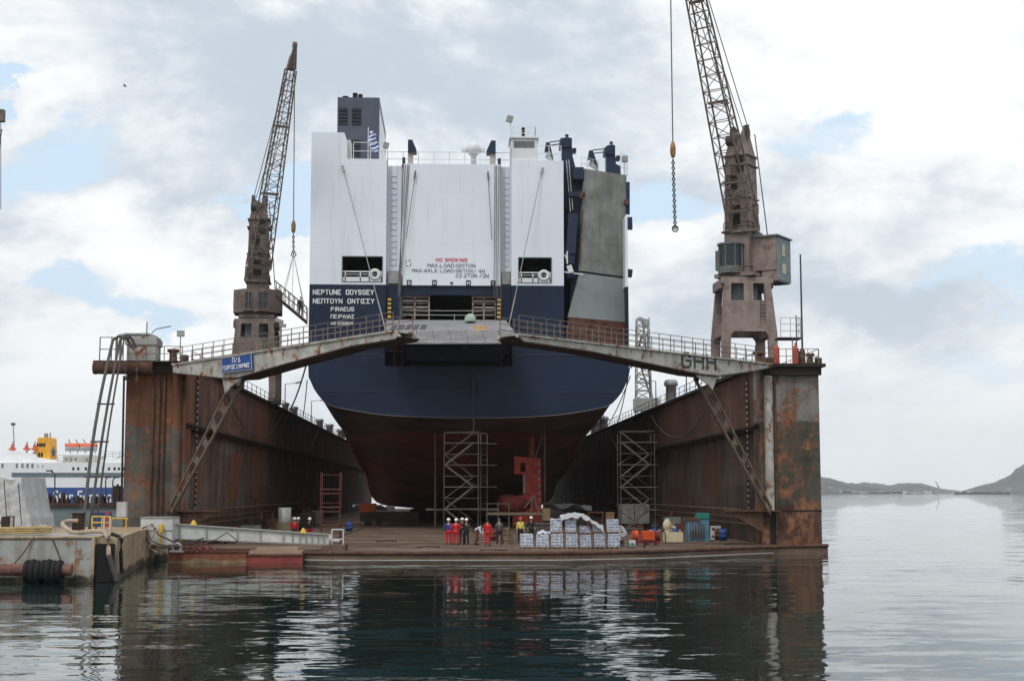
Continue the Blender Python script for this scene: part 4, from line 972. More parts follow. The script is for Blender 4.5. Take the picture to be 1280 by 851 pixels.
for u, h, r_ in ((444, 117, .28), (450.5, 118.5, .26), (432, 121, .35)): q = P(u, h, YFu + 4); mb.cyl((q.x, YFu + 4, fz1 - .1), (q.x, YFu + 4, q.z), r_, 10)
mb.build('exhaust_pipe', 'black', fn)
q0, q1 = P(428.5, 175, YT + 1), P(438, 200, YT + 1)
MB().box((q0.x, YT + 1, ZTs), (q1.x, YT + 3, q0.z)).build('vent_cabinet', paint('cream_cabinet', (.55, .53, .49), .6, .1), ship)
# deck edge railings
mb = MB()
rail(mb, [(xf(439), YT + .4, ZTs), (xb, YT + .4, ZTs)], 1.75, 1.4, 2, .04, .045)
rail(mb, [(xb, YT + 1.4, ZTc), (xf(639), YT + 1.4, ZTc)], 1.5, 1.6, 2, .035, .04)
rail(mb, [(xf(672), YT + .4, ZTs), (XQ - .2, YT + .4, ZTs)], 1.6, 1.4, 2, .035, .04)
mb.build('deck_railing', 'white2', ship)
# ensign on its staff
q = P(460, 200, YT + .5); st_ = MB().cyl((q.x, YT + .5, ZTs), (q.x, YT + .5, zf(159)), .05, 6).build('ensign_staff', 'white2', ship)
fm, ft, fb = newmat('ensign_cloth'); g = ft.nodes.new('ShaderNodeTexCoord'); sx = ft.nodes.new('ShaderNodeSeparateXYZ'); ft.links.new(g.outputs['UV'], sx.inputs[0])
w_ = ft.nodes.new('ShaderNodeMath'); w_.operation = 'MULTIPLY'; ft.links.new(sx.outputs[1], w_.inputs[0]); w_.inputs[1].default_value = 4.5
fr_ = ft.nodes.new('ShaderNodeMath'); fr_.operation = 'FRACT'; ft.links.new(w_.outputs[0], fr_.inputs[0])
gt = ft.nodes.new('ShaderNodeMath'); gt.operation = 'GREATER_THAN'; ft.links.new(fr_.outputs[0], gt.inputs[0]); gt.inputs[1].default_value = .5
mxx = ft.nodes.new('ShaderNodeMix'); mxx.data_type = 'RGBA'; ft.links.new(gt.outputs[0], mxx.inputs[0]); mxx.inputs[6].default_value = (.02, .07, .40, 1); mxx.inputs[7].default_value = (.75, .78, .82, 1); ft.links.new(mxx.outputs[2], fb.inputs['Base Color'])
mb = MB(); vs = []; n_, m_ = 6, 12
for j in range(m_ + 1):
    for i in range(n_ + 1):
        a = i / n_; b = j / m_; vs.append((q.x + .05 + a * (.75 + .25 * b) + .12 * math.sin(b * 8 + a * 3), YT + .5 + .14 * math.sin(a * 9 + b * 4), zf(161.5) - b * 1.95 - a * .55))
mb.add(vs, [(j * (n_ + 1) + i, j * (n_ + 1) + i + 1, (j + 1) * (n_ + 1) + i + 1, (j + 1) * (n_ + 1) + i) for j in range(m_) for i in range(n_)], True)
fo = mb.build('ensign', fm, st_)
uvl = fo.data.uv_layers.new(name='UV')
for lp in fo.data.loops: vi = lp.vertex_index; i, j = vi % (n_ + 1), vi // (n_ + 1); uvl.data[lp.index].uv = (i / n_, j / m_ + i / n_ * .45)
# masts of the ramp hoist
for u0, u1, dr in ((508, 519, 1), (608, 619.5, -1)):
    x0, x1 = xf(u0), xf(u1)
    po = MB().box((x0 + (0 if dr > 0 else .35), YT + .6, ZTc), (x1 - (.35 if dr > 0 else 0), YT + 1.6, zf(190))).build('hoist_post', paint('hoist_cream', (.5, .46, .42), .6, .15, streak=.4, dirt=(.2, .15, .12)), ship)
    a, b = (x0, x1) if dr > 0 else (x1, x0)
    MB().prism([(a, YT + .3, zf(190)), (b, YT + .3, zf(190)), (b, YT + .3, zf(187)), (a + (b - a) * .5, YT + .3, zf(174.5)), (a, YT + .3, zf(174.5))], (0, 1.4, 0)).build('sheave_head', 'navy2', po)
for u in (502.8, 624.3):
    MB().box((xf(u - 1.8), YT + .4, zf(207)), (xf(u + 1.8), YT + 1.3, zf(196.5))).build('hoist_head', 'navy2', ship)
# hoist ropes
mb = MB()
for u0, u1, yb in ((501, 500, 395), (502.5, 498.5, 372), (505, 497, 372), (508, 499, 372), (510, 502, 340), (618.5, 617.5, 372), (620.5, 620, 372), (623.5, 622, 380), (625.5, 626, 395)):
    mb.cyl((xf(u0), YT + .2, zf(206)), (xf(u1), YT - .2, zf(yb)), .034, 5, cap=False)
mb.build('hoist_rope', 'rope', ship)
for ua, ub in ((518, 507), (609.5, 614.5)):
    mb = MB(); mb.cyl((xf(ua), YT - .02, zf(216)), (xf(ub), YT - .3, zf(300)), .035, 5); mb.cyl((xf(ua), YT - .02, zf(214.5)), (xf(ua + (ub - ua) * .12), YT - .06, zf(225)), .09, 6); mb.build('thin_rope', 'rope', ship)
mb = MB()
c1 = qa + V((.15, .2, .1)); c2 = pb.lerp(qb, .45)
for a, b in ((V((xf(425.5), YT - .1, zf(209))), c1), (V((xf(678.5), YT - .1, zf(209))), c2)):
    mb = MB(); mb.cyl(a, b, .045, 6); mb.cyl(a, a.lerp(b, .04), .11, 6); mb.cyl(a.lerp(b, .83), b, .07, 6); mb.build('ramp_stay', 'steel', ship)
# radome and aft bridge house
Yr = YT + 9; c = P(592, 190, Yr)
mb = MB(); mb.lathe((c.x, Yr, ZTc - .2), [(.3, 0), (.3, c.z - ZTc - .3), (.5, c.z - ZTc - .1), (.75, c.z - ZTc + .3), (.75, c.z - ZTc + .7), (.45, c.z - ZTc + 1.05), (.2, c.z - ZTc + 1.3), (.001, c.z - ZTc + 1.35)])
for s_ in (-1, 1): mb.cbox((c.x + s_ * 1.0, Yr, c.z + .2), (.55, .5, .35)); mb.beam((c.x, Yr, c.z - .2), (c.x + s_ * 1.0, Yr, c.z + .1), .15)
mb.build('radar_dome', 'white2', ship)
hx0, hx1 = xf(639.5), xf(672); hz1 = zf(171)
mb = MB(); mb.box((hx0, YT + .3, ZTs), (hx1, YT + 5, zf(183.8))); w0, w1, wz0, wz1 = xf(641.5), xf(670), zf(185), zf(172)
mb.box((w0 - .2, YT + .5, zf(183.9)), (w1 + .2, YT + 4, hz1)); hs = mb.build('control_house', 'white2', ship)
MB().box((xf(642.5), YT + .4, zf(184)), (xf(668.5), YT + .49, zf(174.6))).build('window', paint('house_glass', (.13, .15, .15), .15), hs)
mb = MB(); rail(mb, [(w0, YT + .6, hz1), (w1, YT + .6, hz1), (w1, YT + 3.6, hz1)], 1.2, .9, 2, .03, .035); mb.box((w0 - .35, YT + .3, hz1), (w1 + .35, YT + 4.2, hz1 + .15))
mb.cyl((xf(669.5), YT + .6, hz1), (xf(669.5), YT + .6, zf(153)), .03, 5); mb.cyl((xf(655.5), YT + 2, hz1), (xf(655.5), YT + 2, zf(162)), .1, 6); mb.beam((xf(652), YT + 2, zf(166)), (xf(659), YT + 2, zf(166)), .1); mb.cyl((xf(639.5), YT + .6, ZTs + 2), (xf(638.5), YT + .6, zf(152)), .05, 6)
mb.build('roof_railing', 'white2', hs)
mb = MB(); x_ = xf(655.5)
for k in range(3): mb.lathe((x_, YT + 2, zf(163.5) + k * .32), [(.16, 0), (.2, .12), (.1, .26)], 8)
mb.build('signal_lamp', 'black', hs)
def spot(u, v, s_=1):
    c = P(u, v, YT + .5); mb = MB(); mb.cbox(c, (.6 * s_, .45, .6 * s_), .2, Matrix.Rotation(.25, 3, 'Y')); return mb.build('flood_light', 'steel', ship)
spot(637, 149, 1.0); spot(482.5, 182, .9)
MB().cyl(P(481.5, 186, YT + .5), P(481, 200, YT + .5), .05, 5).build('light_stand', 'white2', ship)

# starboard quarter: recessed corner, quarter ramp folded up against it, with its two hoist pillars
mb = MB()
zq0, zqT = zf(434), zf(205)
cA = V((XQ, YT + .3, 0)); cB = V((XQ + .4, YT + 5.2, 0)); cC = V((xR, YT + 8.5, 0))
def wallq(a, b, z0, z1): mb.add([(a.x, a.y, z0), (b.x, b.y, z0), (b.x, b.y, z1), (a.x, a.y, z1)], [(0, 1, 2, 3)])
wallq(cA, cB, zq0, ZTs); wallq(cB, cC, zq0, ZTs - .8); mb.add([(cA.x, cA.y, zq0), (xR, YT + .3, zq0), (xR, YT + 8.5, zq0), (cB.x, cB.y, zq0)], [(0, 1, 2, 3)])
mb.build('quarter_recess', 'navydark', ship)
mb = MB(); yq = YT + 8.4
mb.box((xR - .25, YT + .4, zf(356.5)), (xR + .02, yq + 3, zf(268))); mb.box((xR - .35, YT + 4, zf(268)), (xR + .01, yq + 3, zf(212)))
mb.build('quarter_side', 'white', ship)
MB().box((xR - .15, YT + .45, zq0 - .5), (xR + .03, yq + 3, zf(356.5) - .01)).build('quarter_corner', 'navy', ship)
# ramp panel faces the quarter: left edge nearer, right edge farther
Ya, Yb_ = YT + .9, YT + 2.3
def rq(u, v, f): return P(u, v, Ya + (Yb_ - Ya) * f)
p1, p2, p3, p4 = rq(731, 211, 0), rq(782.5, 219, 1), rq(779, 346.5, 1), rq(724, 339, 0)
nq = (p2 - p1).cross(p4 - p1).normalized(); nq = nq if nq.y < 0 else -nq
mb = MB(); mb.prism([p1, p2, p3, p4], -nq * .5); qr = mb.build('quarter_ramp', 'rampgrey', ship)
l1, l2, l3, l4 = rq(724.5, 341, 0) + nq * .05, rq(779, 348.2, 1) + nq * .05, rq(786, 403, 1.0) + nq * .5, rq(710.5, 396, -.05) + nq * .5
lm = rq(748, 399.5, .5) + nq * .5; nf = (l2 - l1).cross(lm - l1).normalized(); l3 = PP(785.5, 403, l1, nf); l4 = PP(710.5, 396, l1, nf)
MB().prism([l1, l2, l3, l4], -nq * .3).build('ramp_flap', paint('ramp_grey2', (.215, .245, .24), .55, .08, streak=.1, dirt=(.17, .18, .17), scale=.4), qr)
m1, m2 = PP(785.5, 432, l1, nf), PP(708, 430, l1, nf)
MB().prism([l4 - V((0, 0, .02)), l3 - V((0, 0, .02)), m1, m2], -nq * .25).build('ramp_lip', 'brownramp', qr)
mb = MB()
for e0, e1 in ((p1, p4), (p2, p3)): mb.beam(e0 + nq * .02, e1 + nq * .02, .10, .14)
mb.build('edge_beam', 'rampgrey', qr)
# joint line
MB().beam(p4 + nq * .08, p3 + nq * .08, .08).build('ramp_joint', 'black', qr)
# hinge brackets and folded leg left of the panel
mb = MB()
def nv(u0, v0, u1, v1, Y, w, w2=None): mb.beam(P(u0, v0, Y), P(u1, v1, Y), w, w, w2=w2, h2=w2)
nv(722, 216, 718, 380, YT + 2.4, .9); nv(709, 230, 716, 330, YT + 3, .5); nv(716, 268, 713, 318, YT + .6, .95); nv(716, 218, 729, 218, YT + 1.2, 1.2); nv(711, 243, 731, 243, YT + 1.0, .5); nv(713, 308, 711, 330, YT + .8, 1.0)
nv(784.5, 228, 784.5, 268, YT + 2.4, .4); nv(786.5, 272, 787, 287, YT + 2, .55); nv(785.5, 337, 784.5, 346, YT + 1.8, .8); nv(708, 345, 719, 345, YT + 1, .5)
mb.build('folding_arm', 'navy2', ship)
mb = MB(); nv(711, 332, 714, 341, YT - .1, .5); nv(706, 318, 710, 327, YT - .1, .1); nv(705.5, 340, 729, 343, YT - .1, .12); nv(709, 314, 709, 330, YT - .1, .12); mb.build('white_bracket', 'white2', ship)
mb = MB(); nv(728, 240, 725, 248, YT + .5, .35); nv(728, 262, 724.5, 330, YT + .75, .12); nv(783, 250, 783, 256, YT + 1.9, .4); mb.build('rust_fitting', 'rustpipe', ship)
# pillars
for (u0, u1, vt, vn, Y, ub0, ub1, vb, lb) in ((700.5, 716, 171, 184, YT + 2.5, 701, 727, 260, 0), (756, 770, 180, 193, YT + 7, 757, 776, 228, 1)):
    a, b = P(u0, vn, Y), P(u1, vn, Y)
    poly = [P(u0 + 2, vn, Y), P(u1 - 1, vn, Y), P(u1, vn + 12, Y), P(ub1, vb - 20, Y), P(ub1, vb, Y), P(ub0 + 1, vb, Y)]
    pl_ = MB().prism(poly, (0, 1.2, 0)).build('hoist_pillar', 'navy2', ship)
    mb = MB(); c = P((u0 + u1) / 2, (vt + vn) / 2, Y)
    mb.prism([P(u0 - .5, vn, Y - .2), P(u1 - 1, vn, Y - .2), P(u1 - 1, vt + 2, Y - .2), P(u0 + 9, vt + .5, Y - .2), P(u0 + (0 if lb == 0 else 3), vt + 2, Y - .2), P(u0 - .5, vt + 5, Y - .2)], (0, 1.7, 0))
    mb.box((P(u1 - 1, 0, Y).x, Y, P(0, vn - 1, Y).z), (P(u1 + 3.5, 0, Y).x, Y + 1, P(0, vt + 7, Y).z)); mb.cyl(P(u0 + 8, vt, Y + .3), P(u0 + 8, vt - 2.5, Y + .3), .2, 6)
    mb.build('sheave_box', 'navy2', pl_)
for (ua, va, ub, vb, ul, vl, Y) in ((681, 178, 691, 196, 701, 176, YT + 1), (735, 188, 747, 206, 757, 186, YT + 6)):
    st2 = MB().prism([P(ua, va + 11, Y), P(ua + 1.5, va, Y), P(ua + 6, va, Y), P(ub, vb - 1, Y), P(ub, vb + 3, Y), P(ua + 7, va + 9, Y)], (0, .8, 0)).build('rope_guide', 'navy2', ship)
    mb = MB(); mb.cyl(P(ua + 6, va, Y + .4), P(ul, vl, Y + .4), .07, 5); mb.cyl(P(ua + 7, va + 4, Y + .4), P(ul, vl + 4, Y + .4), .07, 5); mb.build('guide_rope', 'rope', st2)
    mb = MB(); mb.prism([P(ua + 1, va + 17, Y + .5), P(ub + 1, va + 24, Y + .5), P(ub + 1, vb, Y + .5), P(ub - 2, vb - 3, Y + .5), P(ua + 4, va + 10, Y + .5)], (0, .8, 0)); mb.build('guide_post', 'white2', st2)
mb = MB(); mb.cyl(P(711, 200, YT + 2), P(716, 262, YT + .8), .045, 5); mb.cyl(P(708, 200, YT + 2), P(713, 265, YT + .8), .045, 5); mb.build('pillar_rope', 'ropewhite', ship)
mb = MB(); rail(mb, [P(727, 212, YT + 3), P(748, 216, YT + 6)], 1.3, 1.2, 2, .03, .03); rail(mb, [P(776, 217, YT + 7), P(784, 220, YT + 8)], 2.2, .6, 3, .03, .035); mb.build('corner_railing', 'white2', ship)
c = P(781, 199, YT + 7.5); MB().cbox(c, (.6, .45, .6)).build('flood_light', 'steel', ship)
MB().cyl(c, c - V((0, 0, 2)), .05, 5).build('light_stand', 'white2', ship)

# rudder with bulb ------------------------------------------------------
Yd = 150
r2 = lambda u, v: P(u, v, Yd)
rud = MB()
for poly in ([(657, 571), (676, 573), (677, 640), (657, 640)], [(643, 570), (657, 571), (657, 578.5), (643, 578.5)], [(643, 578.5), (650.5, 578.5), (650.5, 592), (643, 592)], [(650.5, 589.5), (657.5, 589.5), (657.5, 592), (650.5, 592)], [(641, 620), (657, 618), (657, 657), (641, 657)], [(657, 640), (677, 640), (676, 657), (657, 657)]):
    rud.prism([r2(*q) for q in poly], (0, .9, 0))
rudo = rud.build('rudder', 'redrudder', ship)
c = r2(624, 630); d_ = r2(664, 629)
mb = MB(); mb.tube([c + V((.0, -.9, 0)), c + V((.1, -.85, 0)), c + V((.7, -.7, 0)), c + V((1.3, -.5, 0)), c + V((2.2, -.3, 0)), c + V((3.4, -.1, 0))], [.5, .9, 1.05, 1.0, .75, .2], 14)
mb.build('bulb', paint('bulb_red', (.23, .05, .04), .55, .2), rudo)
MB().box((r2(653.5, 0).x, Yd + .3, r2(0, 617).z), (r2(657.5, 0).x, Yd + .6, r2(0, 592).z)).build('bare_edge', 'steel', rudo)
mb = MB()
for k in range(7): p = r2(674, 580 + k * 9); MB().box((p.x - .1, Yd - .03, p.z - .12), (p.x + .1, Yd, p.z + .12)).build('anode', 'steel', rudo)
MB().cyl(r2(665, 573) + V((0, .45, -.3)), (r2(665, 573).x, Yd + .45, 11.0), .35, 10).build('rudder_stock', 'red', rudo)
# hanging chains and stays under the counter
mb = MB()
for u, v0, v1, Y, r_ in ((592, 520, 545, YT - .3, .09), (592, 468, 522, YT - .3, .05), (681, 533, 632, YT + 4, .12), (544, 540, 668, YT + 4, .12)):
    MB().cyl(P(u, v0, Y), P(u, v1, Y), r_, 6).build('hanging_chain', 'darkhose' if u == 592 else 'rustpipe', ship)
mb = MB(); mb.cyl(P(681, 535, YT + 4), P(669, 572, YT + 5), .06, 5); mb.build('rudder_stay', 'rope', ship)
MB().cbox(P(592, 541, YT - .3), (1.4, .4, .35)).build('lifting_beam', 'girderdark', ship); MB().cbox(P(592, 472, YT - .2), (.5, .2, .9)).cbox(P(592, 486, YT - .2), (.8, .2, 1.0)).build('fixing_plate', 'navydark', ship)
# ================================================================== CRANES
def crane(c, tip, yaw, label, mat, housestyle):
    """portal jib crane: portal on the wing wall, slewing house and cab, box tower, lattice jib"""
    c = V(c); t = thing('dock_crane', label, 'crane', c, 'portal cranes on the dock walls')
    W_, D_, H = 4.4, 5.0, 8.4
    # portal: tapered legs, two faces with an arch, cross beam on top
    mb = MB()
    hw, tw = W_ / 2, 1.8
    def X(x, z): q = max(0, (z - 3.6)) / (H - 3.6); return x * (1 - q * (1 - tw / hw)) if z > 3.6 else x
    for y0 in (-D_ / 2, D_ / 2 - .5):
        pl = lambda pts: [c + V((X(x, z), y0 * (1 if z < 3.6 else (1 - (z - 3.6) / (H - 3.6) * .25)), z)) for x, z in pts]
        for pts in ([(-hw, 0), (-hw + .62, 0), (-hw + .72, 3.5), (-hw, 3.6)], [(hw, 0), (hw - .62, 0), (hw - .72, 3.5), (hw, 3.6)],
                    [(-hw, 3.6), (-hw + .72, 3.5), (-hw + .95, 3.8), (hw - .95, 3.8), (hw - .72, 3.5), (hw, 3.6), (hw, 6.3), (-hw, 6.3)],
                    [(-hw, 6.3), (-hw + .65, 6.3), (-hw + .65, 7.7), (-hw, 7.7)], [(hw, 6.3), (hw - .65, 6.3), (hw - .65, 7.7), (hw, 7.7)], [(-.35, 6.3), (.5, 6.3), (.5, 7.7), (-.35, 7.7)],
                    [(-hw - .25, 7.7), (hw + .25, 7.7), (hw + .25, 8.2), (-hw - .25, 8.2)]):
            mb.prism(pl(pts), (0, .5, 0))
    for sx in (-1, 1):
        x0 = sx * hw
        mb.beam(c + V((x0 - sx * .3, -D_ / 2 + .4, 4.0)), c + V((x0 - sx * .3, D_ / 2 - .4, 4.0)), .5, 1.0); mb.beam(c + V((sx * (tw + .1), -1.6, 7.7)), c + V((sx * (tw + .1), 1.6, 7.7)), .5, .7)
    mb.build('portal_frame', mat, t)
    for sx in (-1, 1):
        for sy in (-1, 1): mb = MB(); mb.cbox(c + V((sx * (hw - .35), sy * (D_ / 2 - .3), .18)), (.6, 1.5, .36)); [mb.cyl(c + V((sx * (hw - .35) - .2, sy * (D_ / 2 - .3) + k, .16)), c + V((sx * (hw - .35) + .2, sy * (D_ / 2 - .3) + k, .16)), .22, 8) for k in (-.45, .45)]; mb.build('travel_bogie', 'darkhose', t)
    mb = MB(); lx = X(hw - 1.9, 5)
    for k in range(9): mb.box((c.x + .9, c.y - D_ / 2 * .9 - .12, c.z + 3.9 + k * .28), (c.x + 1.3, c.y - D_ / 2 * .9 - .06, c.z + 3.95 + k * .28))
    for q in (.9, 1.26): mb.box((c.x + q, c.y - D_ / 2 * .9 - .14, c.z + 3.9), (c.x + q + .04, c.y - D_ / 2 * .9 - .1, c.z + 6.3))
    mb.build('ladder', 'darkhose', t)
    mb = MB(); mb.lathe(c + V((0, 0, 6.2)), [(1.1, 0), (1.3, 1.6), (1.5, 2.0), (1.5, 2.3)], 16); mb.build('slew_column', 'cablue', t)
    m = Matrix.Rotation(yaw, 3, 'Z'); Lp = lambda x, y, z: c + m @ V((x, y, z))
    mb = MB(); mb.cbox(Lp(0, 0, 8.45), (3.4, 3.4, .3), yaw); mb.build('turntable', mat, t)
    # house
    hs_ = None
    if housestyle == 'round':
        mb = MB(); poly = [(-2.35, -.6), (-1.2, -1.7), (1.2, -1.7), (2.35, -.6), (2.35, 2.0), (-2.35, 2.0)]
        mb.prism([Lp(x, y, 8.9) for x, y in poly], (0, 0, 2.3)); mb.prism([Lp(x * .8, y * .8, 8.5) for x, y in poly], (0, 0, .4)); hs_ = mb.build('machine_house', mat, t)
        mb = MB()
        for x0, x1 in ((-1.15, -.45), (.15, 1.05)): mb.prism([Lp(x0, -1.72, 9.2), Lp(x1, -1.72, 9.2), Lp(x1, -1.72, 10.9), Lp(x0, -1.72, 10.9)], m @ V((0, -.05, 0)))
        mb.build('cab_window', 'glass', hs_)
        mb = MB()
        for x in (-1.15, -.8, -.45, .15, .6, 1.05): mb.beam(Lp(x, -1.8, 9.15), Lp(x, -1.8, 10.95), .07)
        for z in (9.2, 10, 10.9): mb.beam(Lp(-1.2, -1.8, z), Lp(-.4, -1.8, z), .07); mb.beam(Lp(.1, -1.8, z), Lp(1.1, -1.8, z), .07)
        mb.cbox(Lp(-.8, -1.95, 9.0), (.9, .5, .12), yaw); mb.cbox(Lp(.6, -1.95, 9.0), (1.1, .5, .12), yaw)
        mb.build('window_frame', mat, hs_)
        mb = MB(); mb.prism([Lp(-2.36, -.3, 9.5), Lp(-2.36, .4, 9.5), Lp(-2.36, .4, 10.4), Lp(-2.36, -.3, 10.4)], m @ V((-.03, 0, 0))); mb.build('side_window', 'glass', hs_)
    else:
        mb = MB(); mb.prism([Lp(.75, -.4, 8.8), Lp(3.1, -.4, 8.8), Lp(3.1, 2.6, 8.8), Lp(.75, 2.6, 8.8)], (0, 0, 2.7)); mb.prism([Lp(1.8, -.3, 7.9), Lp(3.1, -.3, 7.9), Lp(3.1, 2.4, 7.9), Lp(1.8, 2.4, 7.9)], (0, 0, .9)); hs_ = mb.build('machine_house', mat, t)
        mb = MB(); mb.prism([Lp(3.11, -.35, 8.0), Lp(3.11, 2.5, 8.0), Lp(3.11, 2.5, 11.45), Lp(3.11, -.35, 11.45)], m @ V((.04, 0, 0))); pn = mb.build('blue_side', 'cablue', hs_)
        mb = MB(); mb.cbox(Lp(2, 1, 11.55), (2.6, 3.2, .12), yaw); mb.cbox(Lp(1.3, 0, 11.7), (.8, .8, .35), yaw); mb.build('roof', 'cablue', hs_)
        mb = MB(); mb.prism([Lp(3.17, .6, 10.0), Lp(3.17, 1.2, 10.0), Lp(3.17, 1.2, 10.9), Lp(3.17, .6, 10.9)], m @ V((.03, 0, 0))); mb.prism([Lp(3.17, .6, 8.6), Lp(3.17, 1.3, 8.6), Lp(3.17, 1.3, 9.4), Lp(3.17, .6, 9.4)], m @ V((.03, 0, 0))); mb.build('window', 'cream', hs_)
        # glazed round cab at the front left
        cc_ = Lp(-.35, -1.5, 8.55); n = 9; ring = lambda r_, z: [cc_ + m @ V((r_ * math.cos(a), r_ * math.sin(a), z)) for a in [math.pi + math.pi * k / (n - 1) for k in range(n)]] + [cc_ + m @ V((r_, 1.1, z)), cc_ + m @ V((-r_, 1.1, z))]
        cb = MB().prism(ring(.95, .55), (0, 0, 1.75)).build('cab_glass', 'glass', t)
        mb = MB(); mb.prism(ring(1.0, 0), (0, 0, .56)); mb.prism(ring(1.05, 2.3), (0, 0, .14)); 
        r0, r1 = ring(.98, .5), ring(.98, 2.35)
        for k in (0, 2, 4, 6, 8): mb.beam(r0[k], r1[k], .09)
        mb.cbox(cc_ + m @ V((-1.2, .3, 1.2)), (.3, .5, 1.6), yaw); mb.build('cab_frame', paint('cab_green_grey', (.13, .15, .14), .6, .2, rust=.3, scale=1.5), cb)
        mb = MB(); mb.cbox(cc_ + m @ V((0, .3, .9)), (.5, .5, .9), yaw); mb.cbox(cc_ + m @ V((0, .4, 1.5)), (.35, .3, .5), yaw); mb.build('operator_seat', 'boot', cb)
    # tower
    mb = MB(); tw_ = 1.05
    def sect(z, w): return [Lp(-w, -w, z), Lp(w, -w, z), Lp(w, w, z), Lp(-w, w, z)]
    secs = [(8.6, 1.08), (12.2, 1.05), (17.6, .95), (18.2, .95)]
    for (z0, w0), (z1, w1) in zip(secs, secs[1:]):
        a, b = sect(z0, w0), sect(z1, w1); mb.add(a + b, [(0, 1, 5, 4), (1, 2, 6, 5), (2, 3, 7, 6), (3, 0, 4, 7), (4, 5, 6, 7)])
    a, b = sect(18.2, .95), sect(20.0, .62); mb.add(a + b, [(0, 1, 5, 4), (1, 2, 6, 5), (2, 3, 7, 6), (3, 0, 4, 7), (4, 5, 6, 7)])
    tower = mb.build('tower', mat, t)
    mb = MB()
    for z0, z1, x0, x1 in ((12.6, 14.2, -.45, .35), (15.4, 16.6, -.4, .1), (16.9, 18.3, .05, .7)): mb.prism([Lp(x0, -1.075, z0), Lp(x1, -1.075, z0), Lp(x1, -1.045, z1), Lp(x0, -1.045, z1)], m @ V((0, -.02, 0)))
    mb.build('tower_opening', 'dark', tower)
    mb = MB()
    for sx in (-1, 1): mb.cyl(Lp(sx * .55 - .1, 0, 20.3), Lp(sx * .55 + .1, 0, 20.3), .62, 14); mb.beam(Lp(sx * .75, -.3, 19.6), Lp(sx * .75, 0, 20.9), .12)
    mb.cyl(Lp(-.8, -.75, 19.6), Lp(.2, -.75, 19.6), .45, 12); mb.build('head_sheave', 'darkhose', tower)
    mb = MB()
    for z_ in (9.2, 14.8, 17.5): mb.cbox(Lp(0, 0, z_), (2.26, 2.26, .09), yaw)
    mb.cbox(Lp(.2, -1.2, 15.1), (.5, .35, .5), yaw); mb.cbox(Lp(-.55, -1.15, 17.0), (.5, .3, .7), yaw); mb.cbox(Lp(1.15, .3, 14.0), (.3, .5, .8), yaw); mb.cbox(Lp(0, 0, 18.3), (2.2, 2.2, .12), yaw); mb.cyl(Lp(-.9, -1.12, 12.2), Lp(-.8, -1.0, 18), .05, 6); mb.cyl(Lp(.85, -1.12, 12.2), Lp(.75, -1.0, 18), .04, 6)
    mb.prism([Lp(-.95, -.9, 18.3), Lp(.95, -.9, 18.3), Lp(.6, -.7, 20.6), Lp(.2, -.6, 19.9), Lp(-.4, -.7, 20.4)], m @ V((0, .12, 0)))
    mb.build('tower_fitting', mat, tower)
    mb = MB(); rail(mb, [Lp(-1.1, -1.1, 12.1), Lp(1.1, -1.1, 12.1), Lp(1.1, 1.1, 12.1)], .7, 1, 2, .025, .03); mb.cbox(Lp(0, 0, 12.05), (2.5, 2.5, .12), yaw)
    for k in range(10): mb.beam(Lp(1.12, -.2, 8.8 + k * .9), Lp(1.12, .2, 8.8 + k * .9), .05)
    mb.build('tower_platform', 'rustpipe', tower)
    # jib
    tip = V(tip); dr = tip - c; dr.z = 0; dn = dr.normalized(); side = V((-dn.y, dn.x, 0)); foot = c + V((0, -1.5, 12.0))
    foot2 = foot + (tip - foot) * .06; knee = tip.lerp(foot, .10)
    mb = MB(); lattice(mb, foot2, knee, 2.1, .9, side, 19, .11, .038, 1.5, .75)
    for i in (-1, 1):
        mb.beam(foot + side * i * 1.15, foot2 + side * i * 1.05 + V((0, 0, 0)), .18)
        mb.beam(foot + side * i * 1.15, foot2 + side * i * 1.05 - dn * .7 + V((0, 0, .2)), .12)
    mb.beam(foot + side * 1.2, foot - side * 1.2, .22); mb.beam(foot2 + side * 1.1, foot2 - side * 1.1, .14)
    for f in (.1, .38, .72):
        q = foot2.lerp(knee, f); mb.beam(q + side * (1.05 - f * .6), q - side * (1.05 - f * .6), .2)
    jib = mb.build('lattice_jib', 'boom', t)
    mb = MB(); mb.prism([knee + side * .45, knee - side * .45, tip - side * .12, tip + side * .12], dn * .35); mb.prism([knee + side * .42, knee - side * .42, knee - side * .25 + (tip - knee) * .6, knee + side * .25 + (tip - knee) * .6], -dn * .35); mb.cyl(tip + side * .15, tip - side * .15, .35, 10); mb.build('jib_head', 'boom', jib)
    mb = MB()
    for i in (-1, 1):
        mb.cyl(Lp(.6 * i, .2, 20.8), tip + side * .1 * i, .04, 5); mb.cyl(Lp(.35 * i, -.2, 20.6), foot2.lerp(knee, .72) + side * .3 * i - dn * .3, .035, 5)
    mb.cyl(Lp(.9, .9, 20.3), Lp(1.6, 1.6, 11.6), .05, 5); mb.build('luffing_rope', 'rope', jib)
    return t, tip
cl_c = V((-19.45, 143.5, TOPZ + .25)); tipL = P(368.5, 57, 134)
crL, _ = crane(cl_c, tipL, R(4), 'left portal crane, taupe, its lattice jib rising high beside the ship', 'craneL', 'round')
cr_c = V((23.35, 114.2, TOPZ + .25)); tipR = P(838, -150, 104)
crR, _ = crane(cr_c, tipR, R(-35), 'right portal crane, pinkish brown with a blue grey cab, jib cut by picture top', 'craneM', 'cab')
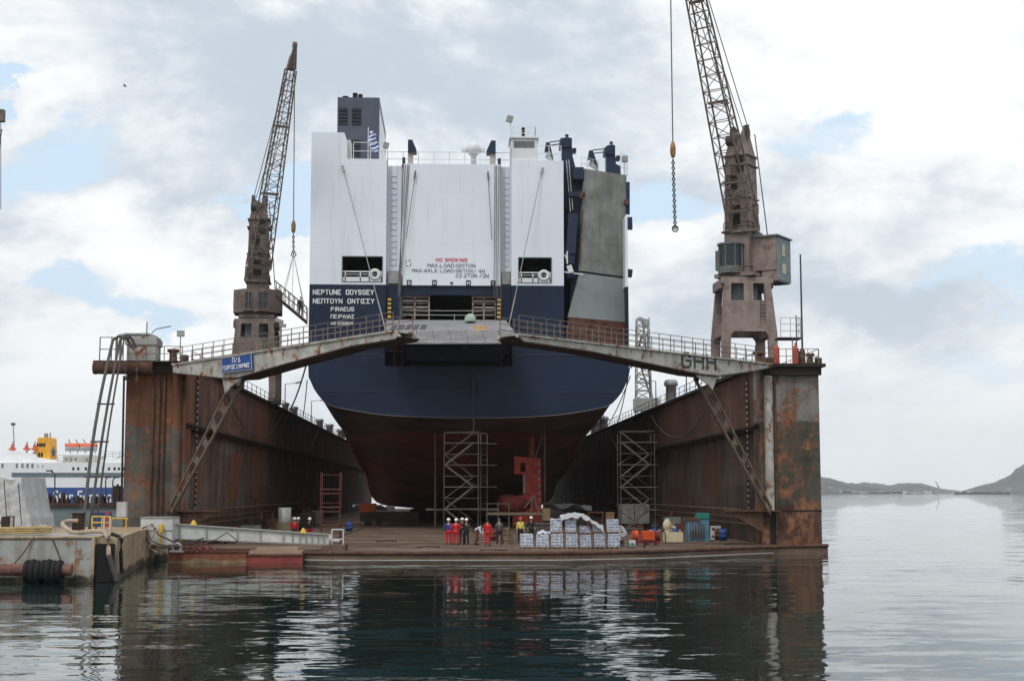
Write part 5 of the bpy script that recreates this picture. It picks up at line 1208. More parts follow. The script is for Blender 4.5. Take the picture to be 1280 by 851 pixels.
def hook(tip, vb, vblock, u, r_, label, slings=None):
    b = P(u, vblock, tip.y); e = P(u + (3 if slings is None else 0), vb, tip.y); t = thing('crane_hook', label, 'crane hook', b)
    MB().cyl(tip, b, .05, 6).build('hoist_rope', 'rope', t)
    MB().lathe(b - V((0, 0, 1.2)), [(.001, 0), (.12, .05), (.2, .3), (.22, .8), (.14, 1.1), (.05, 1.3)], 10).build('hook_block', paint('hookblock', (.30, .17, .08), .7, .2, rust=.3, scale=2), t)
    mb = MB(); q = b - V((0, 0, 1.2)); n = max(3, int((q.z - e.z) / .2))
    for i in range(n):
        a = q.lerp(e, i / n); mb.torus(a - V((0, 0, .16)), .10, .05, 'Y' if i % 2 else 'X', 8, 4)
    mb.torus(e, .22, .05, 'Y', 10, 4); mb.build('chain', 'darkhose', t); return t, e
hook(V((P(838, 0, 104).x, 104, tipR.z)), 286, 178, 841, .05, 'hook block with a long chain hanging alone in the sky left of the right crane')
hkL, eL = hook(tipL, 318, 276, 367, .05, 'hook block and slings carrying the raised gangway at the left crane', True)
# the gangway it carries
g0_, g1_ = P(343.5, 367, 134), P(383, 400, 133.6)
t = thing('hoisted_gangway', 'dark steel gangway with rails hanging at a slant beside the ship name', 'gangway', g0_)
ax = (g1_ - g0_); dep = V((0, 1.1, 0))
mb = MB(); mb.prism([g0_, g1_, g1_ - V((0, 0, .35)), g0_ - V((0, 0, .35))], dep); mb.build('tread_deck', 'girderdark', t)
mb = MB()
for o in (V((0, 0, 0)), dep): rail(mb, [g0_ + o, g1_ + o], 1.25, .6, 2, .035, .04)
for i in range(6):
    a, b = g0_.lerp(g1_, i / 6), g0_.lerp(g1_, (i + 1) / 6); mb.beam(a, b + V((0, 0, 1.2)), .04)
mb.build('hand_rail', 'darkhose', t)
mb = MB()
for p in (g0_.lerp(g1_, .28), g0_.lerp(g1_, .28) + dep, g0_.lerp(g1_, .9), g0_.lerp(g1_, .9) + dep, g0_.lerp(g1_, .55)): mb.cyl(eL, p + V((0, 0, 1.1)), .03, 5, cap=False)
mb.build('sling', 'ropewhite', t)
t = thing('crane_jib_tip', 'rusty jib tip of another crane at the left edge of the picture', 'crane', (P(-8, 260, 180).x, 178, 0))
a = P(-60, 620, 180); b = P(1, 145, 178)
mb = MB(); lattice(mb, P(-75, 616, 180), P(-4, 160, 178), 2.5, .9, (1, 0, 0), 30, .14, .05); mb.build('lattice_jib', 'boom', t)
mb = MB(); mb.cbox(b, (.9, .8, 1.5)); mb.build('jib_head', 'boom', t); MB().cyl(b, P(1, 262, 178), .05, 5).build('hoist_rope', 'rope', t)
# far lattice mast right of the hull
t = thing('lattice_mast', 'slender pale lattice crane mast seen far behind between hull and right wall', 'crane', (P(806, 540, 330).x, 345, 0))
mb = MB(); pa_, pb2 = P(806, 620, 345), P(803, 398, 345); lattice(mb, pa_, pb2, 4.4, 2.8, (1, 0, 0), 22, .26, .12); mb.build('mast', 'steel', t)
mb = MB(); mb.cyl(P(803, 420, 345), P(789, 460, 345), .2, 5); mb.cyl(P(803, 400, 345), P(816, 505, 345), .25, 5); mb.cyl(P(795, 440, 345), P(818, 510, 345), .2, 5); mb.build('stay', 'darkhose', t)
MB().cbox(P(808, 506, 345), (6, 4, 3)).build('machine_house', 'steel', t)
# mooring lines from the ship to the walls
for i, (a, b, lb) in enumerate(((P(384, 452, 150), V((XI_L - .4, 163, TOPZ + .4)), 'thicker mooring line from the port side down to the left wall'), (P(384, 475, 160), V((XI_L - .4, 178, TOPZ + .4)), 'thin mooring line beside the thicker one on the port side'),
    (P(788, 455, 150), V((XI_R + .3, 186, TOPZ + .4)), 'upper mooring line from the starboard side to the right wall'), (P(788, 470, 160), V((XI_R + .3, 200, TOPZ + .4)), 'lower mooring line from the starboard side to the right wall'))):
    pts = [a.lerp(b, k / 10) - V((0, 0, .5 * math.sin(math.pi * k / 10))) for k in range(11)]
    tag(MB().tube(pts, .06 if i else .09, 5).build('mooring_line', 'rope'), lb, 'rope', 'mooring lines of the ship')

# ================================================================== ON THE DOCK FLOOR
def scaffold(name, x0, x1, Y0, dep, z0, z1, lv, mat, label, stair=True, rungs=0, overhang=.9):
    t = thing(name, label, 'scaffold', ((x0 + x1) / 2, Y0, z0))
    mb = MB()
    for x in (x0, x1):
        for y in (Y0, Y0 + dep): mb.cyl((x, y, z0), (x, y, z1 + 1.1), .038, 6)
    nl = int((z1 - z0) / lv + .5); 
    for k in range(1, nl + 1):
        z = z0 + k * lv
        for y in (Y0, Y0 + dep): mb.cyl((x0, y, z), (x1, y, z), .035, 5); mb.cyl((x0, y, z + 1), (x1, y, z + 1), .018, 5)
        for x in (x0, x1): mb.cyl((x, Y0, z), (x, Y0 + dep, z), .03, 5)
        for r_ in range(rungs): mb.cyl((x0, Y0, z - lv + lv * (r_ + .5) / rungs), (x1, Y0, z - lv + lv * (r_ + .5) / rungs), .022, 5)
    mb.build('frame_tube', mat, t)
    mb = MB()
    for k in range(1, nl + 1):
        z = z0 + k * lv; mb.box((x0, Y0 + dep * .45, z), (x1 + (overhang if k < nl + 1 else 0), Y0 + dep, z + .06))
    mb.build('platform', mat, t)
    if stair:
        mb = MB()
        for k in range(nl):
            z = z0 + k * lv; a, b = (x0 + .1, x1 - .5) if k % 2 == 0 else (x1 - .5, x0 + .1)
            if stair == 2: a, b = b, a
            for y in (Y0 + .15, Y0 + .75): mb.beam((a, y, z + .05), (b, y, z + lv), .05, .12); mb.cyl((a, y, z + 1), (b, y, z + lv + .9), .03, 5)
            for i in range(8): q = i / 8; mb.box((a + (b - a) * q - .12, Y0 + .15, z + lv * q + .05), (a + (b - a) * q + .12, Y0 + .75, z + lv * q + .1))
        mb.build('stair', mat, t)
        mb = MB()
        for k in range(nl):
            z = z0 + k * lv; a, b = (x0, x1) if k % 2 else (x1, x0); mb.cyl((a, Y0 + dep, z), (b, Y0 + dep, z + lv), .04, 5)
        mb.build('brace', mat, t)
    return t
Yc = 133; scaffold('scaffold_tower', P(555, 600, Yc).x, P(598, 600, Yc).x, Yc, 2.2, DZ, P(580, 543, Yc).z - 1.0, 2.02, 'scaf', 'tall grey scaffold stair tower under the middle of the stern', 2)
scaffold('scaffold_tower', P(601, 600, Yc + 2).x, P(609, 600, Yc + 2).x, Yc + 2, 1.2, DZ, P(605, 543, Yc).z - 1.0, 2.02, 'scaf', 'narrow brown scaffold just right of the stair tower under the stern', False, 2)
Yr_ = 128; scaffold('scaffold_tower', P(776, 600, Yr_).x, P(818.5, 600, Yr_).x, Yr_, 2.4, DZ, P(800, 557, Yr_).z, 2.0, 'scaf', 'grey scaffold stair tower in front of the right wall', 1, 0, .5)
Yl = 101; scaffold('scaffold_tower', P(401, 600, Yl).x, P(425, 600, Yl).x, Yl, 1.4, DZ, P(410, 610, Yl).z, 1.25, 'redscaf', 'low reddish scaffold tower near the left wall', False, 2, .1)

# keel blocks and side cradles under the hull
mbk = MB().box((-.9, -.6, 0), (.9, .6, .55)).box((-.75, -.5, .55), (.75, .5, 1.05)).box((-.6, -.45, 1.05), (.6, .45, 1.4))
first = None; kb = 0
for row, xs in ((0, XC), (1, XC - 6.5), (2, XC + 6.5)):
    for k in range(9):
        y = 190 + k * 5.0
        lbl = ('keel block %s row under the ship bottom, %s from the stern' % (('in the centre', 'in the port side', 'in the starboard side')[row], ('first', 'second', 'third', 'fourth', 'fifth', 'sixth', 'seventh', 'eighth', 'ninth')[k]))
        if first is None:
            mb = MB(); mb.v = [v + V((xs, y, DZ)) for v in mbk.v]; mb.f = mbk.f; mb.sm = mbk.sm
            first = tag(mb.build('keel_block', 'timber'), lbl, 'keel block', 'keel blocks under the ship')
        else:
            o = first.copy(); COL.objects.link(o); o.location = (xs, y, DZ); o['label'] = lbl
# aft cradle with an orange end seen under the port quarter, and the tied tarpaulins
p = PZ(467, 657); t = thing('docking_cradle', 'dark docking cradle with an orange end under the left side of the hull', 'cradle', (p.x, p.y, DZ))
mb = MB(); y = p.y
a = P(450, 629, y); b = P(500, 640, y); mb.box((a.x, y, a.z - 1.9), (b.x + 2, y + 2.5, a.z - .9)); mb.box((a.x + .5, y + .2, DZ), (a.x + 1.2, y + 1.4, a.z - 1.9)); mb.box((a.x + 1.7, y + .2, DZ), (a.x + 2.2, y + 1.4, a.z - 1.9)); mb.build('cradle_beam', 'girderdark', t)
MB().box((a.x - .05, y - .05, a.z - .9), (a.x + 1.7, y + 1.2, a.z)).build('orange_end', paint('dull_orange', (.35, .07, .02), .7, .2), t)
for u, v, lb, w, cat in ((445, 633, 'crumpled pale sheet lying on the cradle under the left side of the hull', 2.4, 'sheet'), (688, 632, 'crumpled pale sheet hanging under the right side of the hull', 2.8, 'sheet')):
    q = P(u + 22, v, 165); mb = MB(); vs = []
    for j in range(5):
        for i in range(10): vs.append((q.x - w + i * w * .22, 165 + j * .4, q.z + .35 * math.sin(i * 1.3 + j) - abs(i - 4.5) * .06 + (.2 if i < 3 else 0)))
    mb.add(vs, [(j * 10 + i, j * 10 + i + 1, (j + 1) * 10 + i + 1, (j + 1) * 10 + i) for j in range(4) for i in range(9)], True)
    o = mb.build('plastic_sheet', 'tarp'); tag(o, lb, cat); md = o.modifiers.new('s', 'SOLIDIFY'); md.thickness = .04

# pallets wrapped in film
def pallet(x, y, z, h, w, label, seed, loose=False):
    r_ = random.Random(seed); t = thing('wrapped_pallet', label, 'pallet', (x, y, z), 'wrapped pallets at the dock edge')
    mb = MB()
    for k in (-1, 0, 1): mb.box((x + k * w * .4 - .06, y - w / 2, z), (x + k * w * .4 + .06, y + w / 2, z + .09))
    mb.box((x - w / 2, y - w / 2, z + .09), (x + w / 2, y + w / 2, z + .13)); mb.build('wooden_base', 'wood', t)
    mb = MB(); n = 4; lay = (h - .13) / n
    for j in range(n):
        for i in range(3):
            for k in range(3):
                cx = x + (i - 1) * w * .31; cy = y + (k - 1) * w * .31; o = [r_.uniform(-.02, .02) for _ in range(6)]; zz = z + .13 + j * lay
                if j == n - 1 and loose and r_.random() < .4: continue
                s = w * .155; b = [(-s, -s), (s, -s), (s, s), (-s, s)]
                mb.add([(cx + a * .98 + o[0], cy + c_ * .98 + o[1], zz) for a, c_ in b] + [(cx + a * 1.04, cy + c_ * 1.04, zz + lay * .5) for a, c_ in b] + [(cx + a * .94 + o[2], cy + c_ * .94 + o[3], zz + lay * .97 + o[4]) for a, c_ in b],
                       [(0, 1, 5, 4), (1, 2, 6, 5), (2, 3, 7, 6), (3, 0, 4, 7), (4, 5, 9, 8), (5, 6, 10, 9), (6, 7, 11, 10), (7, 4, 8, 11), (8, 9, 10, 11)])
    mb.build('sack_load', 'bag', t)
    mb = MB()
    for j in range(n):
        for i in range(3):
            cx = x + (i - 1) * w * .31; zz = z + .13 + (j + .5) * lay
            mb.cbox((cx + r_.uniform(-.04, .04), y - w * .485, zz), (w * .2, .02, lay * r_.uniform(.18, .34)))
    mb.build('sack_print', 'bagblue', t); t.rotation_euler[2] = r_.uniform(-.07, .07)
    return t
ordn = ('first', 'second', 'third', 'fourth', 'fifth', 'sixth', 'seventh'); xsP = []
for i, (u0, u1, vt) in enumerate(((650, 667, 667), (670, 687, 668.5), (688.5, 705, 667), (707, 723, 667), (725, 740, 668.5), (742, 757, 667), (759.5, 776, 667))):
    p = PZ((u0 + u1) / 2, 685.6); w = (u1 - u0 - .8) / 1800 * 90; h = (685.6 - vt) / 1800 * 90
    pallet(p.x, p.y + .5, DZ, h, w, '%s wrapped sack pallet from the left in the bottom row at the dock edge' % ordn[i], i, i == 1); xsP.append((p.x, p.y + .5, h, w))
for i, hh, lb in ((2, .95, 'tall upper pallet on the third from the left, left end of the upper row'), (3, .95, 'upper pallet with darker blue print on the fourth from the left'), (4, .55, 'low torn upper pallet on the fifth from the left'), (5, .55, 'low upper pallet on the sixth from the left'), (6, .9, 'upper pallet on the last one at the right end')):
    x, y, h, w = xsP[i]; pallet(x - .05, y, DZ + h + .01, hh, w * .97, lb, 20 + i, hh < .7)
# loose film piled on top
x, y, h, w = xsP[3]; vs = []; mb = MB(); r_ = random.Random(3)
for j in range(7):
    for i in range(16):
        a = i / 15; vs.append((x - .7 + 2.7 * a, y - .7 + j * .2, DZ + 1.98 + .22 * math.sin(a * math.pi) - max(0, a - .45) * 1.3 + r_.uniform(-.09, .13) - (.2 if j in (0, 6) else 0)))
mb.add(vs, [(j * 16 + i, j * 16 + i + 1, (j + 1) * 16 + i + 1, (j + 1) * 16 + i) for j in range(6) for i in range(15)])
o = mb.build('loose_film', 'tarp'); tag(o, 'crumpled heap of white plastic film on top of the upper pallets', 'plastic film'); o.modifiers.new('s', 'SOLIDIFY').thickness = .05
x, y, h, w = xsP[1]
mb = MB(); [mb.ball((x - .2 + .22 * i, y - .1 + .1 * (i % 2), DZ + h + .1 + .09 * (i == 1)), .17, 8, (1, 1, .8)) for i in range(4)]; tag(mb.build('plastic_bundle', 'bag'), 'small grey plastic bundle on the second pallet from the left', 'bundle')

# right hand clutter
def at(u, v): return PZ(u, v)
p = at(806, 681); t = thing('orange_tank', 'bright orange horizontal tank pair on a frame right of the pallets', 'tank', p); y = p.y
mb = MB(); x0, x1 = P(786, 0, y).x, P(818, 0, y).x
MB().box((P(796.5, 0, y).x, y - .2, DZ + .35), (P(811, 0, y).x, y + .9, DZ + .95)).build('right_tank', 'orangetank', t)
mb = MB(); mb.cyl((P(785, 0, y).x, y + .3, DZ + .65), (P(792, 0, y).x, y + .3, DZ + .65), .33, 12); mb.build('left_tank', 'orangetank', t)
mb = MB(); mb.cyl((P(812, 0, y).x, y + .3, DZ + .62), (P(818.5, 0, y).x, y + .3, DZ + .62), .34, 12); mb.build('maroon_end', 'maroon', t)
mb = MB(); mb.box((x0, y - .1, DZ + .12), (x1, y + .8, DZ + .3)); [mb.box((q, y - .15, DZ), (q + .15, y + .8, DZ + .12)) for q in (x0 + .1, (x0 + x1) / 2, x1 - .3)]; [mb.beam((q, y - .12, DZ + .3), (q, y - .12, DZ + 1.0), .05) for q in (x0, P(793.5, 0, y).x, P(811.5, 0, y).x)]
mb.build('skid_frame', 'maroon', t)
p = at(776, 680); t = thing('white_hose_coil', 'pale coiled hose bundle hanging at the left end of the orange tanks', 'hose', p)
mb = MB(); [mb.torus(p + V((.1 * k, .3, .95 - .1 * k)), .28 - .03 * k, .05, 'Y', 12, 5) for k in range(3)]; mb.cyl(p + V((0, .35, 0)), p + V((0, .35, 1.2)), .05, 6); mb.build('coil', 'tarp', t)
p = at(753 + 0, 685); 
p = at(790, 684.5); t = thing('small_drum', 'small white and green drum lying at the dock edge by the orange tanks', 'drum', p)
MB().cyl(p + V((-.2, 0, .25)), p + V((.2, 0, .25)), .25, 12).build('drum_body', 'tarp', t); MB().cyl(p + V((-.21, -.0, .25)), p + V((-.24, 0, .25)), .2, 12).build('green_label', 'green', t); MB().cbox(p + V((0, -.25, .25)), (.2, .02, .16)).build('side_label', 'green', t)
p = at(776, 683); t = thing('steel_bollard', 'dark cleat on the deck right of the last pallet', 'bollard', p); MB().lathe(p, [(.25, 0), (.2, .1), (.2, .35), (.28, .4), (.001, .45)], 8).build('cleat', 'darkhose', t)
p = at(805.5, 684.5); t = thing('deck_post', 'short thin brown post on the dock edge in front of the orange tanks', 'post', p); MB().box(p - V((.06, .06, 0)), p + V((.06, .06, .45))).build('post', 'girderdark', t); MB().box(p + V((-.14, -.08, .35)), p + V((.14, .08, .45))).build('cap', 'girderdark', t)
p = at(835, 677); t = thing('cream_box', 'cream steel box on the deck right of the orange tanks', 'box', p); y = p.y; x0, x1 = P(824, 0, y).x, P(846.5, 0, y).x
MB().box((x0, y, DZ), (x1, y + 1.1, DZ + .68)).build('box_body', 'cream', t); mb = MB(); [mb.box((x0 - .02 + k, y - .03, DZ), (x0 + .05 + k, y - .003, DZ + .7)) for k in (0, (x1 - x0) - .03)]; mb.build('corner_edge', 'lip', t)
p = at(835.5, 677) + V((0, .5, .68)); t = thing('cream_pump', 'cream coloured pump standing on the cream box', 'pump', p)
mb = MB(); mb.lathe(p, [(.2, 0), (.2, .2), (.32, .3), (.32, .65), (.2, .8), (.15, .95), (.001, .97)], 10); mb.build('pump_body', 'cream', t); MB().cyl(p + V((.2, 0, .5)), p + V((.6, 0, .3)), .09, 6).build('outlet', 'cream', t)
for i, (u, du, lb) in enumerate(((820, 0, 'blue valve block left of the cream pump'), (846, 0, 'blue valve block right of the cream pump'))):
    p = at(u, 676) + V((0, .6, 0)); t = thing('blue_valve', lb, 'valve', p, 'blue valves by the cream box')
    MB().lathe(p, [(.14, 0), (.14, .5), (.28, .6), (.28, .8), (.1, .85), (.1, 1.0), (.001, 1.0)], 8).build('valve_body', 'blue', t); MB().torus(p + V((0, 0, 1.1)), .2, .03, 'Z', 10, 4).build('hand_wheel', 'blue', t); MB().cyl(p + V((-.4, 0, .7)), p + V((.4, 0, .7)), .12, 8).build('flange', 'steel', t)
p = at(863, 677); y = p.y + .6; x0, x1 = P(851.5, 0, y).x, P(877, 0, y).x; t = thing('site_cabinet', 'pale blue and brown site cabinet with a green sheet on top by the right wall', 'cabinet', (p.x, y, DZ))
mb = MB(); mb.box((x0, y, DZ), (x1, y + 1.3, DZ + 1.65)); cb = mb.build('cabinet_body', 'bluecab', t)
mb = MB(); [mb.box((x0 + .12 + k * .2, y - .03, DZ + .2), (x0 + .2 + k * .2, y - .002, DZ + 1.3)) for k in range(6)]; mb.build('door_rib', 'rustpipe', cb); MB().box((x0 - .1, y - .05, DZ + 1.45), (x0 + .9, y + 1.3, DZ + 1.75)).build('brown_hood', 'rustpipe', t)
MB().box((P(864, 0, y).x, y - .08, DZ + 1.66), (x1 + .02, y + 1.3, DZ + 2.05)).build('green_sheet', 'green', t)
mb = MB(); [mb.cyl((x0 + .1 + k * .22, y - .5, DZ), (x0 + .3 + k * .2, y - .2, DZ + .9 + .1 * (k % 2)), .04, 5) for k in range(5)]; mb.build('leaning_rod', 'darkhose', t)
p = at(885, 675); y = p.y + .8; x0, x1 = P(878.5, 0, y).x, P(891, 0, y).x; z1 = DZ + 1.05
t = thing('perforated_plate', 'pale steel plate with four round holes leaning by the blue cabinet', 'plate', (p.x, y, DZ))
mb = MB(); nx, nz_ = 12, 18
for i in range(nx):
    for j in range(nz_):
        fx, fz = (i + .5) / nx, (j + .5) / nz_
        if any((fx - a) ** 2 * .45 + (fz - b) ** 2 < .011 for a in (.27, .73) for b in (.22, .76)): continue
        mb.box((x0 + (x1 - x0) * i / nx, y, DZ + (z1 - DZ) * j / nz_), (x0 + (x1 - x0) * (i + 1) / nx, y + .06, DZ + (z1 - DZ) * (j + 1) / nz_))
mb.build('plate', 'whitebeam', t)
p = at(945, 677); y = p.y; t = thing('valve_group', 'dark blue valve group under the pipes at the foot of the right wall', 'valve', (p.x, y, DZ))
mb = MB(); x = P(945, 0, y).x
for k in (-.55, 0, .5): mb.lathe((x + k, y, DZ), [(.2, 0), (.2, .4), (.33, .55), (.33, .9), (.12, 1.0), (.12, 1.35), (.001, 1.35)], 8)
mb.build('valve_body', 'blue', t); MB().lathe((x - .1, y - .4, DZ), [(.2, 0), (.17, .2), (.05, .4), (.001, .45)], 8).build('white_cone', 'tarp', t)
mb = MB(); z = DZ + 1.3; xr = P(963, 0, y).x; xl = P(932, 0, y).x
for dz_ in (0, .35): mb.tube([(xl, y + .2, z + dz_ + .2), (x, y + .2, z + dz_ + .1), (xr - .3, y + .2, z + dz_ + .05), (xr, y + .1, z + dz_ - .15)], .09, 6)
mb.tube([(xr - .3, y, z + .35), (xr, y, z + .2), (xr + .05, y, z - .1), (xr + .1, y, DZ)], .13, 8); mb.build('bent_pipe', 'hose', t)
p = P(800, 600, 136); t = thing('grey_container', 'grey steel control cabin standing behind the right scaffold tower', 'container', (p.x, 136, DZ))
a, b = P(778, 630, 136), P(812, 655, 136); MB().box((a.x, 136, a.z - 1.8), (b.x, 139, a.z)).build('container_body', 'rampgrey', t); mb = MB(); [mb.box((q, 136.2, DZ), (q + .2, 138.8, a.z - 1.8)) for q in (a.x, b.x - .2)]; mb.build('leg', 'girderdark', t)
MB().box((a.x + 1.1, 135.96, a.z - 1.7), (a.x + 1.16, 136, a.z)).build('door_gap', 'dark', t)
# staging with A frame and timber by the rudder
p = at(640, 662); y = 130; t = thing('work_staging', 'low timber and tube staging under the rudder bulb', 'staging', (P(650, 640, y).x, y, DZ))
z = P(650, 642, y).z; xa, xb2 = P(610, 0, y).x, P(676, 0, y).x
mb = MB(); mb.box((xa, y, z), (xb2, y + 1.8, z + .1)); mb.build('plank_deck', 'wood', t)
mb = MB()
for k in range(6): x = xa + (xb2 - xa) * k / 5; mb.cyl((x, y, DZ), (x, y, z + (.9 if k < 3 else 0)), .05, 5); mb.cyl((x, y + 1.8, DZ), (x, y + 1.8, z), .05, 5)
mb.cyl((xa, y, z + .9), (xa + (xb2 - xa) * .4, y, z + .9), .03, 5)
[mb.cyl((xa, yy, z - .08), (xb2, yy, z - .08), .05, 5) for yy in (y, y + 1.8)]; mb.cyl((xa, y, z - .08), (xa, y + 1.8, z - .08), .05, 5); mb.cyl((P(662, 0, y).x, y, z - .1), (P(666, 0, y).x, y, z + 1.8), .06, 5); mb.cyl((P(672, 0, y).x, y, z - .1), (P(666, 0, y).x, y, z + 1.8), .06, 5); mb.cyl((P(655, 0, y).x, y, z + .5), (P(666, 0, y).x, y, z + 1.6), .05, 5); mb.build('tube_frame', 'scaf', t)
MB().box((P(677, 0, y).x, y, z - .6), (P(686, 0, y).x, y + .8, z + .5)).build('timber_crate', 'wood', t)
for u0, u1, v0, v1, y, mt, nm_, lb in ((635, 648, 668, 680, 100, 'wood', 'saw_horse', 'pale wooden trestle on the deck behind the grey dressed worker'), (682, 690, 654, 672, 112, 'darkhose', 'dark_skip', 'dark skip behind the left pallets'), (735, 755, 640, 655, 135, 'redscaf', 'steel_trestle', 'reddish steel trestle behind the upper pallets'), (758, 768, 640, 650, 135, 'wood', 'timber_crate', 'ochre crate behind the right end of the pallets')):
    a, b = P(u0, v0, y), P(u1, v1, y); t = thing(nm_, lb, nm_.split('_')[1] if nm_ != 'saw_horse' else 'trestle', ((a.x + b.x) / 2, y, DZ)); z0 = DZ
    if nm_ in ('saw_horse', 'steel_trestle'):
        if nm_ == 'saw_horse': a, b = P(625, 660, y), P(637, 680, y)
        mb = MB(); mb.beam((a.x, y, a.z), (b.x, y, a.z), .1, .12)
        for x in (a.x + .1, b.x - .1):
            for s in (-1, 1): mb.beam((x, y, a.z), (x + s * .15, y + s * .35, z0), .07)
        mb.beam((a.x + .1, y, (a.z + z0) / 2), (b.x - .1, y, (a.z + z0) / 2), .06); mb.build('trestle_frame', mt, t)
    elif nm_ == 'timber_crate':
        mb = MB(); mb.box((a.x, y, z0), (b.x, y + 1, a.z)); mb.build('crate_body', mt, t); mb = MB(); [mb.box((a.x - .03, y - .04, zq_), (b.x + .03, y - .003, zq_ + .1)) for zq_ in (z0 + .2, (z0 + a.z) / 2, a.z - .15)]; mb.build('batten', mt, t)
    else:
        mb = MB(); mb.prism([(a.x - 1.8, y, z0 + .2), (b.x - .2, y, z0 + .2), (b.x, y, a.z), (a.x - 2.4, y, a.z)], (0, 1.4, 0)); mb.build('skip_body', mt, t); mb = MB(); mb.beam((a.x - 2.4, y - .03, a.z), (b.x, y - .03, a.z), .12); mb.build('rim', 'scaf', t)
# grey tank left behind the gangway
p = P(356, 660, 112); t = thing('cylindrical_tank', 'short steel cylinder with a galvanised top behind the white gangway', 'tank', (p.x, 112, DZ))
a = P(355, 634.5, 112); MB().cyl((a.x, 112.5, DZ + .3), (a.x - .1, 112.5, a.z - 1.1), .75, 14, .6).build('tank_body', paint('olive_tank', (.13, .11, .07), .7, .2), t); MB().lathe((a.x, 112.5, a.z - 1.2), [(.5, 0), (.5, 1.2), (.42, 1.22), (.001, 1.2)], 14).build('vent_top', 'steel', t)
MB().box((a.x - .6, 112, DZ), (a.x + .6, 113, DZ + .3)).build('base', 'darkhose', t)
t = thing('deck_pipe_stack', 'bundle of long rusty pipes lying along the foot of the left wall', 'pipes', (-16, 104, DZ)); mb = MB()
for k in range(7): mb.cyl((-17.2 + k * .32, 102, DZ + .16 + (.25 if k % 2 else 0)), (-17.2 + k * .32, 128, DZ + .16 + (.25 if k % 2 else 0)), .13, 7)
mb.build('pipe', 'rustpipe', t)
r_ = random.Random(11)
for i in range(14):     # assorted machinery along both wall feet
    sd_ = i % 2; x = (-15.4 if sd_ else 19.3) + r_.uniform(-.5, .5); y = 112 + (i // 2) * 8.5 + r_.uniform(-1, 1); h = r_.uniform(.8, 1.5); w = r_.uniform(.5, .9)
    near = ('nearest', 'second', 'third', 'fourth', 'fifth', 'sixth', 'farthest')[i // 2]
    t = thing('machinery_box', '%s dark machinery box along the foot of the %s wall' % (near, 'left' if sd_ else 'right'), 'machine', (x, y, DZ), 'machinery along the walls')
    MB().cbox((x, y, DZ + h / 2 + .1), (w * 2, w * 1.6, h)).build('body', ('girderdark', 'rampgrey', 'redscaf')[i % 3], t)
    mb = MB(); mb.cyl((x, y, DZ + h + .1), (x, y, DZ + h + .6), .12, 6); mb.box((x - w, y - w * .8, DZ), (x + w, y - w * .6, DZ + .1)); mb.box((x - w, y + w * .6, DZ), (x + w, y + w * .8, DZ + .1)); mb.build('base_frame', 'rustpipe', t)
# ================================================================== PEOPLE
def skinmesh(verts, edges, radii, root=0, sub=1):
    me = bpy.data.meshes.new('s'); me.from_pydata(verts, edges, []); ob = bpy.data.objects.new('s', me); COL.objects.link(ob)
    ob.modifiers.new('k', 'SKIN'); sl = me.skin_vertices[0].data
    for i, r_ in enumerate(radii): sl[i].radius = r_ if isinstance(r_, tuple) else (r_, r_); sl[i].use_root = (i == root)
    sb = ob.modifiers.new('u', 'SUBSURF'); sb.levels = sub; sb.render_levels = sub
    dg = bpy.context.evaluated_depsgraph_get(); out = bpy.data.meshes.new_from_object(ob.evaluated_get(dg))
    bpy.data.objects.remove(ob); bpy.data.meshes.remove(me)
    for p in out.polygons: p.use_smooth = True
    return out
def pose(kind):
    """joint positions of a 1.75 m adult facing -Y"""
    J = dict(pelvis=(0, 0, .95), waist=(0, 0, 1.08), chest=(0, .01, 1.30), neck=(0, .02, 1.47), headb=(0, 0, 1.54), head=(0, -.01, 1.64), crown=(0, 0, 1.72), nose=(0, -.115, 1.62),
             sl=(-.18, .02, 1.41), sr=(.18, .02, 1.41), el=(-.24, .05, 1.13), er=(.24, .05, 1.13), wl=(-.25, -.05, .90), wr=(.25, -.05, .90),
             hl=(-.10, 0, .90), hr=(.10, 0, .90), kl=(-.12, -.02, .50), kr=(.12, -.02, .50), al=(-.13, .03, .09), ar=(.13, .03, .09), tl=(-.15, -.15, .04), tr=(.15, -.15, .04))
    if kind == 'hips': J.update(el=(-.36, .10, 1.16), wl=(-.20, -.06, 1.04), er=(.36, .10, 1.16), wr=(.20, -.06, 1.04))
    if kind == 'point': J.update(er=(.32, -.20, 1.28), wr=(.36, -.45, 1.30))
    if kind == 'fold': J.update(el=(-.24, -.02, 1.14), wl=(.06, -.20, 1.18), er=(.24, -.02, 1.14), wr=(-.06, -.21, 1.14))
    if kind == 'bend': J.update(waist=(0, -.06, 1.04), chest=(0, -.28, 1.16), neck=(0, -.42, 1.24), headb=(0, -.47, 1.26), head=(0, -.55, 1.26), crown=(0, -.61, 1.30), nose=(0, -.60, 1.16), sl=(-.18, -.38, 1.20), sr=(.18, -.38, 1.20), el=(-.20, -.44, .92), er=(.20, -.44, .92), wl=(-.12, -.56, .74), wr=(.12, -.56, .74), kl=(-.12, -.12, .50), kr=(.12, -.10, .50))
    if kind == 'walk': J.update(kl=(-.11, -.16, .52), al=(-.11, -.22, .12), tl=(-.12, -.40, .06), kr=(.11, .06, .49), ar=(.11, .24, .12), tr=(.12, .10, .03), el=(-.25, .14, 1.15), wl=(-.24, .10, .92), er=(.25, -.06, 1.14), wr=(.24, -.24, .98))
    return J
MESHC = {}
BONES = [('pelvis', 'waist'), ('waist', 'chest'), ('chest', 'neck'), ('neck', 'headb'), ('headb', 'head'), ('head', 'crown'), ('head', 'nose'), ('chest', 'sl'), ('chest', 'sr'), ('sl', 'el'), ('sr', 'er'), ('el', 'wl'), ('er', 'wr'),
         ('pelvis', 'hl'), ('pelvis', 'hr'), ('hl', 'kl'), ('hr', 'kr'), ('kl', 'al'), ('kr', 'ar'), ('al', 'tl'), ('ar', 'tr')]
